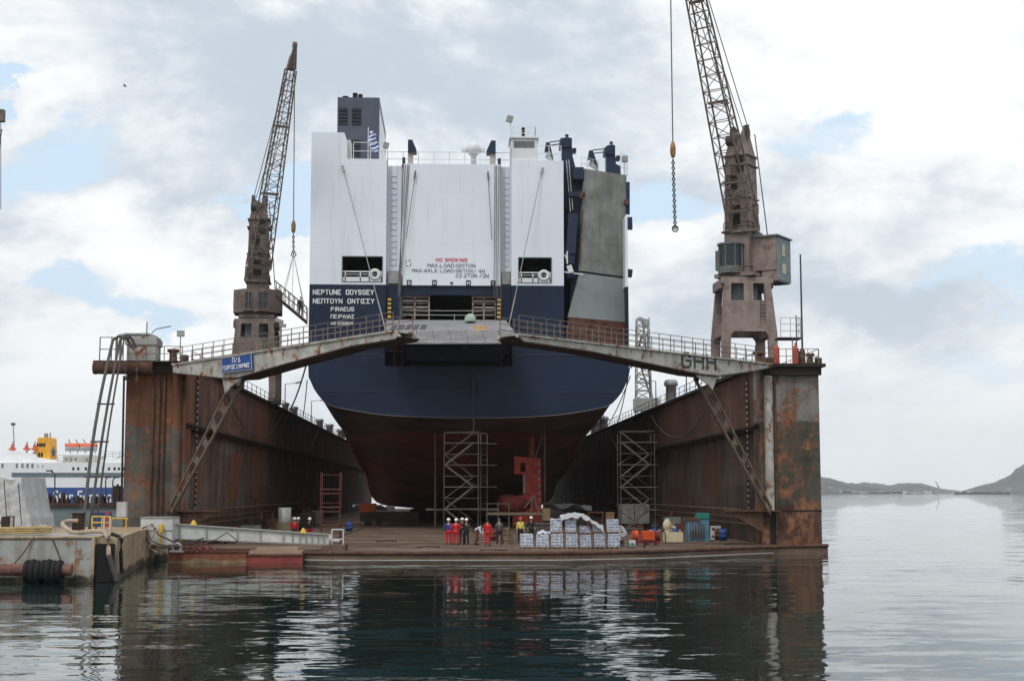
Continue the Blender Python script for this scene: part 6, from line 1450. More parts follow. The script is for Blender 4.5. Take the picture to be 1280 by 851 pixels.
RAD = dict(pelvis=(.13, .10), waist=(.125, .09), chest=(.145, .10), neck=.055, headb=.07, head=(.088, .10), crown=(.06, .07), nose=.014, sl=.065, sr=.065, el=.042, er=.042, wl=.03, wr=.03, hl=.09, hr=.09, kl=.06, kr=.06, al=.042, ar=.042, tl=.035, tr=.035)
def part_mesh(kind, which):
    key = (kind, which)
    if key in MESHC: return MESHC[key]
    J = pose(kind)
    if which == 'body': use, sc = BONES, 1.0
    elif which == 'jacket': use, sc = [b for b in BONES if b in (('pelvis', 'waist'), ('waist', 'chest'), ('chest', 'neck'), ('chest', 'sl'), ('chest', 'sr'), ('sl', 'el'), ('sr', 'er'), ('el', 'wl'), ('er', 'wr'))], 1.28
    else: use, sc = [b for b in BONES if b[0] in ('pelvis', 'hl', 'hr', 'kl', 'kr') and b[1] != 'waist'], 1.28
    names = []
    for b in use:
        for q in b:
            if q not in names: names.append(q)
    pts = [V(J[n]) for n in names]; rad = []
    for i, n in enumerate(names):
        r_ = RAD[n]; r_ = (r_, r_) if not isinstance(r_, tuple) else r_; k = sc
        if which == 'jacket' and n == 'neck': k = .95; pts[i] = V(J['neck']).lerp(V(J['chest']), .25)
        if which == 'jacket' and n in ('wl', 'wr'): k = 1.35; pts[i] = V(J[n]).lerp(V(J['e' + n[1]]), .12)
        if which == 'trousers' and n in ('al', 'ar'): k = 1.5
        rad.append((r_[0] * k, r_[1] * k))
    edges = [(names.index(a), names.index(b)) for a, b in use]
    if which == 'body':         # hands: palm with four bent fingers and a thumb
        for s_, w, e in ((-1, 'wl', 'el'), (1, 'wr', 'er')):
            W0 = V(J[w]); d = (W0 - V(J[e])).normalized(); sd_ = d.cross(V((0, 0, 1))); sd_ = sd_.normalized() if sd_.length > .2 else V((0, 1, 0)); ot = d.cross(sd_).normalized()
            pm_ = W0 + d * .06; base = len(pts); pts.append(pm_); rad.append((.035, .02)); edges.append((names.index(w), base))
            for f in range(4):
                q = pm_ + sd_ * (f - 1.5) * .02 + d * .03; l_ = (.06, .075, .07, .055)[f]; i0 = len(pts)
                pts.extend([q, q + d * l_ * .55 + ot * .01, q + d * l_ + ot * .03]); rad.extend([(.009, .009), (.009, .009), (.007, .007)]); edges.extend([(base, i0), (i0, i0 + 1), (i0 + 1, i0 + 2)])
            i0 = len(pts); pts.extend([pm_ - sd_ * .035 + d * .0, pm_ - sd_ * .055 + d * .035]); rad.extend([(.011, .011), (.009, .009)]); edges.extend([(base, i0), (i0, i0 + 1)])
    me = skinmesh([tuple(p) for p in pts], edges, rad, 0, 1 if which == 'body' else 2); MESHC[key] = me; return me
def person(p, rz, kind, jacket, trousers, hat, label, scale=1.0):
    p = V(p); t = thing('person', label, 'person', p, 'people at the dock'); t.rotation_euler[2] = rz; t.scale = (scale,) * 3
    ORG[t.name] = V((0, 0, 0))
    for nm_, mt in (('body', 'skin'), ('jacket', jacket), ('trousers', trousers)):
        me = part_mesh(kind, nm_).copy(); me.materials.clear(); me.materials.append(M[mt]); o = bpy.data.objects.new(nm_, me); COL.objects.link(o); o.parent = t; ORG[o.name] = V((0, 0, 0))
    J = pose(kind); h = V(J['head']); up = (V(J['crown']) - V(J['headb'])).normalized()
    mb = MB()
    if hat in ('helmet', 'helmetred'):
        prof = [(.135, -.01), (.128, .01), (.122, .05), (.095, .10), (.05, .13), (.001, .138)]; q = up.to_track_quat('Z', 'Y')
        tmp = MB().lathe((0, 0, 0), prof, 12); tmp.add([(-.08, -.10, -.008), (.08, -.10, -.008), (.07, -.175, -.018), (-.07, -.175, -.018)], [(0, 1, 2, 3)])
        mb.v = [h + up * .035 + q @ V(v) for v in tmp.v]; mb.f = tmp.f; mb.sm = tmp.sm; mb.build('helmet', hat, t)
    else:
        mb.ball(h + up * .035 + V((0, .012, 0)), .112, 10, (.95, 1.02, .85)); mb.build('hair', 'hair' if hat == 'hair' else 'clothgrey', t)
    mb = MB()
    for a, b in (('al', 'tl'), ('ar', 'tr')): A_, B_ = V(J[a]), V(J[b]); mb.tube([A_ + V((0, .05, -.02)), A_ + V((0, 0, -.01)), B_ + V((0, 0, .012)), B_ + V((0, -.05, 0))], [.045, .06, .05, .025], 8)
    mb.build('boots', 'boot', t)
    mb = MB()
    for s_ in (-1, 1): mb.ball(h + V((s_ * .034, -.10, .01)) if kind != 'bend' else h + V((s_ * .034, -.06, -.09)), .011, 6)
    mb.build('eyes', 'boot', t)
    return t
PE = [(560.5, 680.5, 3.3, 'stand', 'clothblue', 'clothred', 'helmet', 'person in blue top and red trousers at the left end of the group'),
      (570, 681, 2.9, 'hips', 'clothred', 'clothred', 'helmet', 'person in red overalls and white helmet, second from the left in the group'),
      (577.5, 679.5, .4, 'fold', 'clothdark', 'clothdark', 'helmet', 'person in black clothes and white helmet, farther left of the two black dressed ones'),
      (583, 680.5, -.5, 'point', 'clothdark', 'clothdark', 'helmet', 'person in black with white helmet, standing next to the person in the white shirt'),
      (594.5, 681, 1.1, 'bend', 'clothwhite', 'clothbrown', 'hair', 'person in a white shirt and brown trousers bending forward'),
      (609.5, 682, 3.0, 'stand', 'clothred', 'clothred', 'hair', 'bareheaded person in red overalls right of the bending one'),
      (624, 680, 3.2, 'fold', 'clothgrey', 'clothdark', 'grey', 'grey haired person in dark grey behind the wooden trestle'),
      (650.5, 678, .2, 'stand', 'clothyellow', 'clothdark', 'helmetred', 'person in a yellow vest and red helmet behind the leftmost pallet'),
      (664, 676, .1, 'walk', 'clothdark', 'clothdark', 'helmet', 'person in dark clothes and white helmet behind the second pallet from the left')]
for u, v, rz, kind, j, tr2, hat, lb in PE: person(PZ(u, v), rz, kind, j, tr2, hat, lb)
for u, v, y, rz, kind, j, tr2, hat, lb in ((368, 652.5, 103, .3, 'stand', 'clothred', 'clothdark', 'helmet', 'person in red with white helmet behind the gangway, left of three'), (373, 652, 103.8, -.4, 'fold', 'clothdark', 'clothdark', 'helmet', 'person in black with white helmet behind the gangway, middle of three'), (387, 652, 102.5, 2, 'hips', 'clothdark', 'clothred', 'helmet', 'person in dark jacket with white helmet behind the gangway, right of three')):
    q = P(u, v, y); person((q.x, y, DZ), rz, kind, j, tr2, hat, lb)
q = g0_.lerp(g1_, .80) + V((0, .5, 0)); person(q, .5, 'stand', 'clothdark', 'clothdark', 'hair', 'dark dressed person standing on the hoisted gangway')

# ================================================================== LEFT FOREGROUND
Yq = 68.0; qz = P(60, 671, Yq).z
x1q = P(117, 700, Yq).x; xe = P(176, 690, 84).x
t = thing('moored_barge', 'grey painted steel barge with rust runs at the lower left', 'barge', (P(40, 700, Yq).x, Yq, 0))
mb = MB(); mb.prism([(x1q - 40, Yq, -1), (x1q, Yq, -1), (x1q - .0, Yq + 6, -1), (x1q - 40, Yq + 6, -1)], (0, 0, qz + 1)); mb.build('barge_hull', 'concrete', t)
mb = MB(); mb.prism([(x1q - .01, Yq + .35, -1), (x1q + .95, Yq + .5, -1), (xe, 84, -1), (xe, 92, -1), (x1q - 30, 92, -1), (x1q - 30, Yq + 6.01, -1), (x1q - .01, Yq + 6.01, -1)], (0, 0, qz + .92)); mb.build('barge_side', 'quayside', t)
mb = MB(); mb.tube([(x1q - 40, Yq - .02, qz - .03), (x1q - .1, Yq - .02, qz - .03), (x1q, Yq + .1, qz - .03), (x1q, Yq + 3, qz - .03)], .07, 6)
for u in (37, 94): x = P(u, 700, Yq).x; mb.box((x - .03, Yq - .04, .1), (x + .03, Yq, qz - .1))
mb.box((x1q - .12, Yq - .05, .3), (x1q + .03, Yq, qz)); mb.build('edge_bar', 'quayside', t)
MB().box((x1q + .08, Yq + .12, .02), (x1q + .85, Yq + .49, qz - .32)).build('rubber_fender', 'black', t)
mb = MB(); rr = random.Random(4)
for k in range(12):
    a = P(-40 + rr.random() * 30, 668, Yq + 1 + .25 * k); b = P(62 + rr.random() * 4, 663 + rr.random() * 2, Yq + 2 + .2 * k); a.z = qz + .12 + .1 * (k % 3); b.z = qz + .16 + .1 * (k % 3); mb.cyl(a, b, .06, 6)
tt = mb.build('timber_poles', paint('ochre_pole', (.36, .26, .12), .8, .2, scale=2)); tag(tt, 'stack of long ochre poles lying along the barge edge', 'poles')
# cylinder fender wrapped in old tyres
t = thing('tyre_fender', 'horizontal rusty cylinder fender wrapped in black tyres on the barge side', 'fender', (P(55, 715, Yq - .6).x, Yq - .6, .2))
yF = Yq - .55; a, b = P(-8, 709, yF), P(90, 715, yF); zc_ = .62
mb = MB(); mb.cyl((a.x, yF, zc_), (b.x, yF, zc_), .27, 12); mb.build('steel_cylinder', paint('fender_pink', (.20, .10, .085), .7, .25, rust=.3, scale=2), t)
for k in range(7):
    x = P(35 + k * 6.6, 712, yF).x; MB().torus((x, yF + .02 * (k % 2), zc_ - .08 - .03 * (k % 3)), .40 + .03 * ((k * 2) % 3), .15, 'X', 16, 7).build('tyre', 'black', t)
mb = MB(); mb.tube([P(43, 670, Yq - .05), P(30, 690, Yq - .2), P(18, 704, yF)], .035, 5); mb.tube([P(65, 672, Yq - .05), P(73, 692, Yq - .2), P(78, 706, yF)], .04, 5); mb.build('chain', 'rustpipe', t)
# tarpaulin wrapped structure at the left edge
t = thing('wrapped_structure', 'white tarpaulin covered scaffold block at the left edge of the picture', 'cover', (P(5, 650, 84).x, 84, 0))
vs = []; mb = MB(); Yt = 84; cols, rows = 16, 12
for j in range(rows + 1):
    for i in range(cols + 1):
        a = i / cols; v = 598 + (660 - 598) * j / rows; ue = 26 + 10 * (j / rows) + (3 if j > 8 else 0); u = -40 + (ue + 40) * a
        p = P(u, v + (2 * math.sin(i * 1.1) if j == 0 else 0), Yt + .05 * math.sin(i * 1.9 + j * .6) + .06 * math.sin(j * 2.3 + i * .9)); vs.append(p)
mb.add(vs, [(j * (cols + 1) + i, (j + 1) * (cols + 1) + i, (j + 1) * (cols + 1) + i + 1, j * (cols + 1) + i + 1) for j in range(rows) for i in range(cols)], True)
bk = [v + V((0, 5, 0)) for v in vs]; n_ = cols + 1
mb.add([vs[j * n_ + cols] for j in range(rows + 1)] + [bk[j * n_ + cols] for j in range(rows + 1)], [(j, j + rows + 1, j + rows + 2, j + 1) for j in range(rows)], True)
mb.add([vs[i] for i in range(n_)] + [bk[i] for i in range(n_)], [(i, i + 1, i + n_ + 1, i + n_) for i in range(cols)], True)
mb.build('tarpaulin', 'tarp', t)
mb = MB()
for u, dv in ((5, 0), (23, 4)): mb.tube([P(u, 600 + dv, Yt - .3), P(u + 2, 630, Yt - .3), P(u + 4, 655, Yt - .3)], .03, 5)
mb.build('lashing', 'darkhose', t)
# things on the barge deck
p = P(12, 656, 78); t = thing('mooring_reel', 'red ended pale winch reel with a rusty box on the barge deck', 'winch', (p.x, 78, qz - .1))
zb_ = qz + .3; mb = MB(); mb.cyl((P(12, 0, 78).x, 78, zb_ + .3), (P(30, 0, 78).x, 78, zb_ + .3), .22, 10); mb.build('drum', 'tarp', t); mb = MB(); mb.cyl((P(8, 0, 78).x, 78, zb_ + .25), (P(12, 0, 78).x, 78, zb_ + .25), .45, 12); mb.build('red_flange', 'redrudder', t)
MB().box((P(27, 0, 77.5).x, 77.3, qz - .08), (P(35.5, 0, 77.5).x, 78.4, qz + .8)).build('gear_box', 'girderdark', t); MB().box((P(36, 0, 77.5).x, 77.5, qz - .08), (P(38, 0, 77.5).x, 77.8, qz + .75)).build('side_post', 'whitebeam', t)
t = thing('pale_hose_pipe', 'thick pale bent pipe lying over the barge deck and down its corner', 'pipe', P(100, 660, 72))
mb = MB(); Z_ = lambda u, v, y: P(u, v, y)
mb.tube([Z_(98, 650.5, 76), Z_(84, 651, 76), Z_(79, 652.5, 75.7), Z_(78, 655.5, 75.3), Z_(83, 660, 74.5), Z_(90, 665, 73), Z_(98, 665.5, 72), Z_(112, 664, 71), Z_(124, 663.5, 70), Z_(131, 665, 69.3), Z_(135, 671, 68.2), Z_(135.5, 684, 67.9), Z_(136, 694, 67.9)], .11, 8); mb.build('pale_pipe', 'hose', t)
mb = MB(); mb.tube([Z_(136, 693, 67.9), Z_(139, 703, 67.9), Z_(142, 712, 67.9), Z_(146, 726, 67.9)], [.13, .12, .15, .1], 7); mb.build('tarred_end', 'darkhose', t)
mb = MB(); mb.tube([Z_(140, 667, 70), Z_(148, 670, 69.5), Z_(152, 674, 69), Z_(151, 690, 68.8), Z_(152, 716, 68.8)], .09, 7); mb.build('black_hose', 'black', t)
for u, v, y, w, h, mt, lb in ((96, 654, 76, 7, 8, 'girderdark', 'rusty box behind the pale bent pipe on the barge'), (53, 658, 80, 18, 4, 'tarp', 'shallow pale conical lid on the barge deck')):
    q = P(u, v, y)
    if mt == 'tarp': o = MB().lathe((q.x, y, qz - .08), [(.75, 0), (.72, .12), (.2, .38), (.001, .42)], 14).build('hatch_lid', paint('lid', (.33, .30, .26), .8, .2))
    else: o = MB().box((q.x - .25, y, qz - .08), (q.x + .25, y + .6, qz + .95)).box((q.x - .3, y - .03, qz + .95), (q.x + .3, y + .63, qz + 1.0)).build('rusty_box', mt)
    tag(o, lb, 'lid' if mt == 'tarp' else 'box')
# yellow rail, white box and hoses at the gangway head
t = thing('yellow_railing', 'yellow tube railing at the head of the gangway', 'railing', P(155, 662, 84)); mb = MB(); zt_ = P(0, 645.5, 84).z
for u in (135, 147, 157): x = P(u, 0, 84).x; mb.cyl((x, 84, qz - .1), (x, 84, zt_), .05, 6)
for z_ in (zt_, (zt_ + qz) / 2): mb.cyl((P(135, 0, 84).x, 84, z_), (P(157, 0, 84).x, 84, z_), .05, 6)
zt2 = P(0, 648, 86).z
for u in (158, 176): x = P(u, 0, 86).x; mb.cyl((x, 86, qz - .1), (x, 86, zt2), .05, 6)
for z_ in (zt2, zt2 - .85): mb.cyl((P(158, 0, 86).x, 86, z_), (P(178, 0, 86).x, 86, z_), .05, 6)
mb.build('tube_rail', 'yellow', t)
t = thing('red_frame', 'small red and white frame beside the yellow railing', 'frame', P(152, 662, 83)); mb = MB(); x = P(149, 0, 83.5).x; x2_ = P(156, 0, 83.5).x; mb.box((x, 83.4, qz - .1), (x + .07, 83.5, zt_)); mb.box((x2_, 83.4, qz - .1), (x2_ + .07, 83.5, zt_)); mb.build('white_frame', 'whitebeam', t); mb = MB(); [mb.box((x + .1, 83.42, qz + .1 + k * .35), (x2_ - .02, 83.48, qz + .28 + k * .35)) for k in range(3)]; mb.build('red_bar', 'redrudder', t)
Yg0 = 86
t = thing('white_steel_box', 'white steel box girder with a seam at the head of the gangway', 'box girder', P(195, 665, Yg0)); a, b = P(176, 647, Yg0), P(215, 680, Yg0)
MB().box((a.x, Yg0, b.z), (b.x, Yg0 + 2.2, a.z)).build('box_body', 'whitebeam', t); zm = P(0, 663, Yg0).z; mb = MB(); mb.box((a.x - .02, Yg0 - .03, zm - .03), (b.x + .02, Yg0 - .003, zm + .03)); mb.box((a.x - .04, Yg0 - .05, a.z - .02), (b.x + .04, Yg0 + 2.2, a.z + .05)); mb.build('seam', 'steel', t)
mb = MB(); mb.tube([P(178, 660, 85.5), P(190, 655, 85.3), P(198, 668, 85.3), P(215, 676, 85.3), P(235, 679, 86), P(255, 672, 86)], .05, 6); mb.tube([P(172, 676, 85.4), P(180, 664, 85.3), P(187, 680, 85.3), P(200, 684, 85.3), P(222, 684, 85.6)], .06, 6); mb.tube([P(183, 664, 85.2), P(190, 676, 85.2), P(205, 682, 85.2), P(240, 683, 85.6), P(270, 674, 86.2), P(284, 665, 86.6), P(297, 676, 86.6)], .035, 5)
tag(mb.build('tangled_hoses', 'darkhose'), 'tangle of dark hoses hanging over the white box girder', 'hoses')
mb = MB(); mb.tube([P(170, 690, 85), P(178, 668, 85), P(186, 656, 85.2), P(196, 661, 85.2), P(186, 684, 85), P(196, 690, 85)], .06, 6); tag(mb.build('pale_rope_coil', 'hose'), 'loop of pale thick rope at the left end of the white box girder', 'rope')
tag(MB().box((P(216, 0, 85.8).x, 85.6, P(0, 665, 86).z), (P(220.5, 0, 85.8).x, 85.9, P(0, 655, 86).z)).box((P(217, 0, 85.8).x, 85.65, P(0, 680, 86).z), (P(219, 0, 85.8).x, 85.85, P(0, 665, 86).z)).build('yellow_block', 'yellow'), 'yellow block on a short post between box girder and gangway', 'block')
# main gangway: sloping white girder from the barge to the dock deck
A0, A1, B0, B1 = P(219, 655, 87), P(219, 673, 87), P(397, 666.5, 89), P(411, 680.5, 89)
B0 = P(411, 668, 89)
t = thing('gangway', 'long white plate girder gangway sloping down onto the dock deck', 'gangway', A1); back = V((0, 1.5, 0))
mb = MB(); mb.prism([A0, B0, B1, A1], (0, .08, 0)); mb.prism([A0 + back, B0 + back, B1 + back, A1 + back], (0, .08, 0)); mb.add([A1 + V((0, 0, .3)), B1 + V((0, 0, .3)), B1 + back + V((0, 0, .3)), A1 + back + V((0, 0, .3))], [(0, 1, 2, 3)]); mb.build('plate_girder', 'whitebeam', t)
mb = MB()
for f in (.03, .2, .4, .55, .7, .76, .81, .85, .89, .93, .97): a, b = A0.lerp(B0, f), A1.lerp(B1, f); mb.beam(a - V((0, .06, .03)), b - V((0, .06, -.03)), .07)
mb.beam(A0 - V((0, .04, 0)), B0 - V((0, .04, 0)), .2, .07); mb.beam(A1 - V((0, .04, 0)), B1 - V((0, .04, 0)), .2, .07); mb.build('stiffener', 'steel', t)
mb = MB(); a = P(411, 670, 89.5); b = P(427, 678, 90)
rail(mb, [b + V((-.6, 0, -.4)), b + V((.1, 0, -.4))], 1.2, .7, 2, .05, .05); mb.beam(P(405, 674, 89.2), P(424, 675.5, 89.6), .12); mb.build('end_frame', 'whitebeam', t)
MB().box((P(412, 0, 89).x, 88.6, DZ), (P(440, 0, 89).x, 91, DZ + .35)).build('landing_ramp', 'deckrust', t)
for i, (u, v, lb) in enumerate(((242, 654, 'yellow bell lamp standing on the left part of the gangway'), (379, 664, 'yellow bell lamp standing near the right end of the gangway'))):
    q = P(u, v + 2, 87.5); t = thing('bell_lamp', lb, 'lamp', q, 'yellow lamps on the gangway'); MB().lathe(q, [(.2, 0), (.16, .13), (.1, .22), (.04, .3), (.001, .31)], 10).build('lamp_shade', 'yellow', t); MB().cyl(q - V((0, 0, .3)), q, .05, 6).build('stem', 'steel', t)
# two rusty floats under the gangway
def pontoon(us, vtop, vbot, Yn, dp, mat, label, skew=0):
    p0, p1 = PZ(us[0], vbot, 0), PZ(us[1], vbot, 0); z1 = P(us[0], vtop, p0.y).z; t = thing('work_float', label, 'float', ((p0.x + p1.x) / 2, p0.y, 0), 'rusty work floats')
    mb = MB(); pl = [(p0.x, p0.y, -.4), (p1.x, p1.y, -.4), (p1.x + skew, p1.y + dp, -.4), (p0.x - .5, p0.y + dp, -.4)]; mb.prism([V(q) for q in pl], (0, 0, z1 + .4)); mb.build('float_hull', mat, t)
    mb = MB(); e = [V((q[0], q[1], z1 - .04)) for q in pl]; [mb.beam(a, b, .12, .1) for a, b in zip(e, e[1:] + e[:1])]; mb.build('rim', 'lip', t); return t, z1
t, z1 = pontoon((211, 308), 688.5, 703, 84, 2.6, 'float', 'longer rust brown work float under the gangway, with yellowed waterline')
mb = MB(); q = P(250, 686, 86); [mb.tube([(q.x - .8 + .4 * k, 86, z1 + .05), (q.x - .5 + .4 * k, 86.2, z1 + .5 - .1 * (k % 2)), (q.x + .1 + .4 * k, 86, z1 + .05)], .07, 6) for k in range(3)]; mb.build('deck_scrap', 'maroon', t)
mb = MB(); q = P(221, 684, 85.5); mb.torus((q.x, 85.5, z1 + .25), .25, .09, 'Y', 12, 6); mb.cbox((q.x, 85.5, z1 + .05), (.8, .3, .1)); mb.build('eye_plate', 'steel', t)
t, z1 = pontoon((309, 378), 693, 703.5, 86, 2.2, 'floatred', 'shorter red painted work float right of the brown one')
mb = MB(); a, b = P(312, 686.5, 87), P(379, 684, 87.2); mb.box((a.x, 86.6, z1 + .02), (b.x, 88, z1 + .22)); mb.box((a.x + .4, 86.9, z1 + .22), (b.x - .3, 87.9, z1 + .4)); mb.build('plank_pile', paint('palewood', (.36, .25, .19), .8, .2), t)

# ================================================================== MIDDLE GROUND LEFT: grey work dock with rusty gear
Ym = 120
t = thing('grey_work_dock', 'low grey steel dock wall with a rusty top edge behind the barge', 'dock', (P(95, 640, Ym).x, Ym, 0)); a, b = P(30, 630, Ym), P(166, 660, Ym)
MB().box((a.x - 12, Ym, -.5), (b.x, Ym + 12, P(0, 631, Ym).z)).build('side_plate', paint('greydock', (.20, .235, .24), .7, .15, rust=.15, streak=.6, dirt=(.13, .13, .12), scale=.5), t)
mb = MB(); zt = P(0, 631, Ym).z; mb.box((a.x - 12, Ym - .25, zt - .1), (b.x, Ym + .6, zt + .15)); mb.build('rusty_edge', 'lip', t)
MB().box((P(134, 0, Ym).x, Ym - .05, P(0, 661, Ym).z), (P(158, 0, Ym).x, Ym - .003, P(0, 640, Ym).z)).build('blue_panel', 'blue', t)
MB().box((P(41, 0, Ym - 1).x, Ym - 1, P(0, 633, Ym).z), (P(56, 0, Ym - 1).x, Ym + 1, P(0, 607.5, Ym).z)).build('control_cabin', 'rampgrey', t)
mb = MB(); mb.beam(P(36, 633, Ym - 1), P(52, 660, Ym - 1), .3); mb.beam(P(56, 634, Ym - 1), P(44, 648, Ym - 1), .25); mb.box((P(44, 0, Ym).x, Ym - 1.2, P(0, 634, Ym).z), (P(64, 0, Ym).x, Ym, P(0, 632, Ym).z)); mb.build('cabin_brace', 'rampgrey', t)
for k, (u, w, h) in enumerate(((60, 4, 10), (66, 3, 6), (72, 4, 7), (77, 3, 12), (83, 4, 6), (90, 3, 8), (96, 4, 8), (101, 3, 5), (108, 4, 9), (118, 3, 8), (127, 4, 9), (134, 3, 9), (145, 7, 22))):
    q = P(u, 630, Ym + .5); mb = MB(); s = Ym / 1800
    if k % 3 == 2: mb.lathe((q.x, Ym + 1, zt + .1), [(w * s * .5, 0), (w * s * .35, .1), (w * s * .35, h * s * .8), (w * s * .6, h * s * .85), (w * s * .5, h * s), (.001, h * s)], 9)
    else: mb.box((q.x - w * s / 2, Ym + .5, zt + .1), (q.x + w * s / 2, Ym + 1.3, zt + .1 + h * s)); mb.cyl((q.x, Ym + .9, zt + h * s), (q.x, Ym + .9, zt + h * s + .25), .1, 6)
    o = mb.build('deck_winch', 'lip' if k % 2 else 'girderdark'); tag(o, '%s rusty deck fitting from the left on the grey work dock edge' % ('first', 'second', 'third', 'fourth', 'fifth', 'sixth', 'seventh', 'eighth', 'ninth', 'tenth', 'eleventh', 'twelfth', 'thirteenth')[k], 'deck fitting', 'rusty fittings on the work dock')
for u, v0, v1, arm, lb in ((68.5, 630, 592, -5, 'thin dark bent lamp post in front of the ferry, left of the hoses'), (132, 630, 600, 2, 'thin dark lamp post on the work dock right of the hoses'), (141, 630, 600, 3, 'short grey twin lamp post beside the mooring pole')):
    a, b = P(u, v0, Ym + 1), P(u, v1, Ym + 1); t = thing('lamp_post', lb, 'lamp post', (a.x, Ym + 1, zt), 'lamp posts on the work dock'); mb = MB(); mb.cyl((a.x, Ym + 1, zt), b, .06, 5); mb.cyl(b, b + V((arm * .07, 0, .25)), .05, 5); mb.build('post', 'darkhose', t); MB().cbox(b + V((arm * .09, 0, .25)), (.5, .3, .12)).build('lamp_head', 'darkhose', t)

# ================================================================== FERRY
Ye = 430; fe = lambda u, v, dy=0: P(u, v, Ye + dy)
t = thing('passenger_ferry', 'white passenger ferry with blue hull band and yellow funnel, far behind on the left', 'ferry', (fe(80, 0).x, Ye, 0))
X_ = lambda u: fe(u, 600).x; Z = lambda v: fe(80, v).z
mb = MB(); mb.box((X_(-150), Ye, -.5), (X_(300), Ye + 25, Z(609))); hu = mb.build('hull', 'blueband', t)
mb = MB(); mb.box((X_(-150), Ye + .3, Z(609)), (X_(300), Ye + 24, Z(578))); mb.box((X_(-150), Ye + 3, Z(578)), (X_(42), Ye + 22, Z(571))); mb.prism([(X_(42), Ye + 3, Z(578)), (X_(42), Ye + 3, Z(571)), (X_(66), Ye + 3, Z(575)), (X_(70), Ye + 3, Z(578))], (0, 18, 0)); mb.box((X_(118), Ye + 4, Z(578)), (X_(300), Ye + 20, Z(573)))
mb.prism([(X_(-2), Ye + 4, Z(571)), (X_(40), Ye + 4, Z(571)), (X_(38), Ye + 4, Z(567)), (X_(4), Ye + 4, Z(562))], (0, 16, 0)); su = mb.build('superstructure', 'ferrywhite', t)
mb = MB(); mb.box((X_(14), Ye + .2, Z(596)), (X_(165), Ye + .29, Z(590.5))); mb.build('grey_strip', 'ferrygrey', su)
mb = MB()
for u in (2, 20, 27, 33.5, 39.5): mb.box((X_(u - 1.3), Ye + .22, Z(584.5)), (X_(u + 1.3), Ye + .29, Z(579)))
for u in (46.5, 52.5): mb.box((X_(u - .5), Ye + .22, Z(584)), (X_(u + .5), Ye + .29, Z(580.5)))
for u in (91, 97, 106.5, 128, 135.5, 142.5, 148, 154, 160):
    c = (X_(u), Ye + .25, Z(585.5)); mb.cyl((c[0], Ye + .22, c[2]), (c[0], Ye + .29, c[2]), .34, 8); mb.box((c[0] - .3, Ye + .22, c[2] - .45), (c[0] + .3, Ye + .29, c[2] + .45))
for u in (20, 26, 32.5): mb.box((X_(u - 1.4), Ye + .22, Z(602.5)), (X_(u + 1.4), Ye + .29, Z(598)))
mb.build('window', 'cablue', su)
mb = MB()
for u in (74, 80, 86, 100, 105): mb.box((X_(u - 1.6), Ye + 6.9, Z(575.5)), (X_(u + 1.6), Ye + 7, Z(571)))
mb.build('deck_window', 'cablue', su)
MB().box((X_(70), Ye + 7, Z(578)), (X_(113), Ye + 18, Z(568.5))).build('upper_deckhouse', paint('ferrybeige', (.55, .53, .50), .6), t)
mb = MB(); rail(mb, [(X_(70), Ye + 1, Z(578)), (X_(118), Ye + 1, Z(578))], 2.2, 2, 3, .06, .07); rail(mb, [(X_(122), Ye + 1, Z(573)), (X_(165), Ye + 1, Z(573))], 2, 2, 3, .06, .07); mb.cyl((X_(152), Ye + 8, Z(573)), (X_(152), Ye + 8, Z(552)), .15, 5); mb.cyl((X_(145), Ye + 8, Z(573)), (X_(145), Ye + 8, Z(560)), .15, 5); mb.beam((X_(147), Ye + 8, Z(559)), (X_(157), Ye + 8, Z(559)), .15); mb.beam((X_(135), Ye + 8, Z(573)), (X_(150), Ye + 8, Z(565)), .2); mb.build('mast_and_rail', 'steel', t)
yf = Ye + 5; Xf = lambda u: fe(u, 600, 5).x; mb = MB(); mb.prism([(Xf(42.5), yf, Z(573)), (Xf(61.5), yf, Z(577)), (Xf(60), yf, Z(547)), (Xf(59), yf, Z(545.5)), (Xf(45), yf, Z(546.5))], (0, 8, 0)); fu = mb.build('funnel', 'funnelyellow', t)
mb = MB(); [mb.box((Xf(u), yf - .1, Z(557.5)), (Xf(u + 2.2), yf - .01, Z(553))) for u in (44.5, 47.5, 50.2, 53)]; [mb.box((Xf(u), yf - .1, Z(570.5)), (Xf(u + 2.6), yf - .01, Z(565))) for u in (46.5, 50)]; mb.build('dark_vent', 'black', fu)
star = []; c = V((Xf(61.4), yf + 4, Z(564)))
for i in range(10): r_ = (2.9 if i % 2 == 0 else 1.15); a = math.pi / 2 + i * math.pi / 5; star.append(c + V((.0, r_ * math.cos(a), r_ * .62 * math.sin(a))))
MB().prism(star, (.12, 0, 0)).build('star_emblem', 'blueband', fu)
mb = MB(); mb.cyl((Xf(51), yf + 4, Z(546)), (Xf(51), yf + 4, Z(540)), .6, 10); mb.cyl((Xf(56.5), yf + 4, Z(546)), (Xf(56), yf + 4, Z(539)), .2, 6); mb.build('exhaust_pipe', 'steel', fu)
p = fe(54, 628.5); text('Blue Star Ferries', (X_(36), Ye - .05, Z(628)), (1, 0, 0), (0, 0, 1), X_(140) - X_(36), Z(612.5) - Z(628), 'ltr_white', hu, bold=.01)
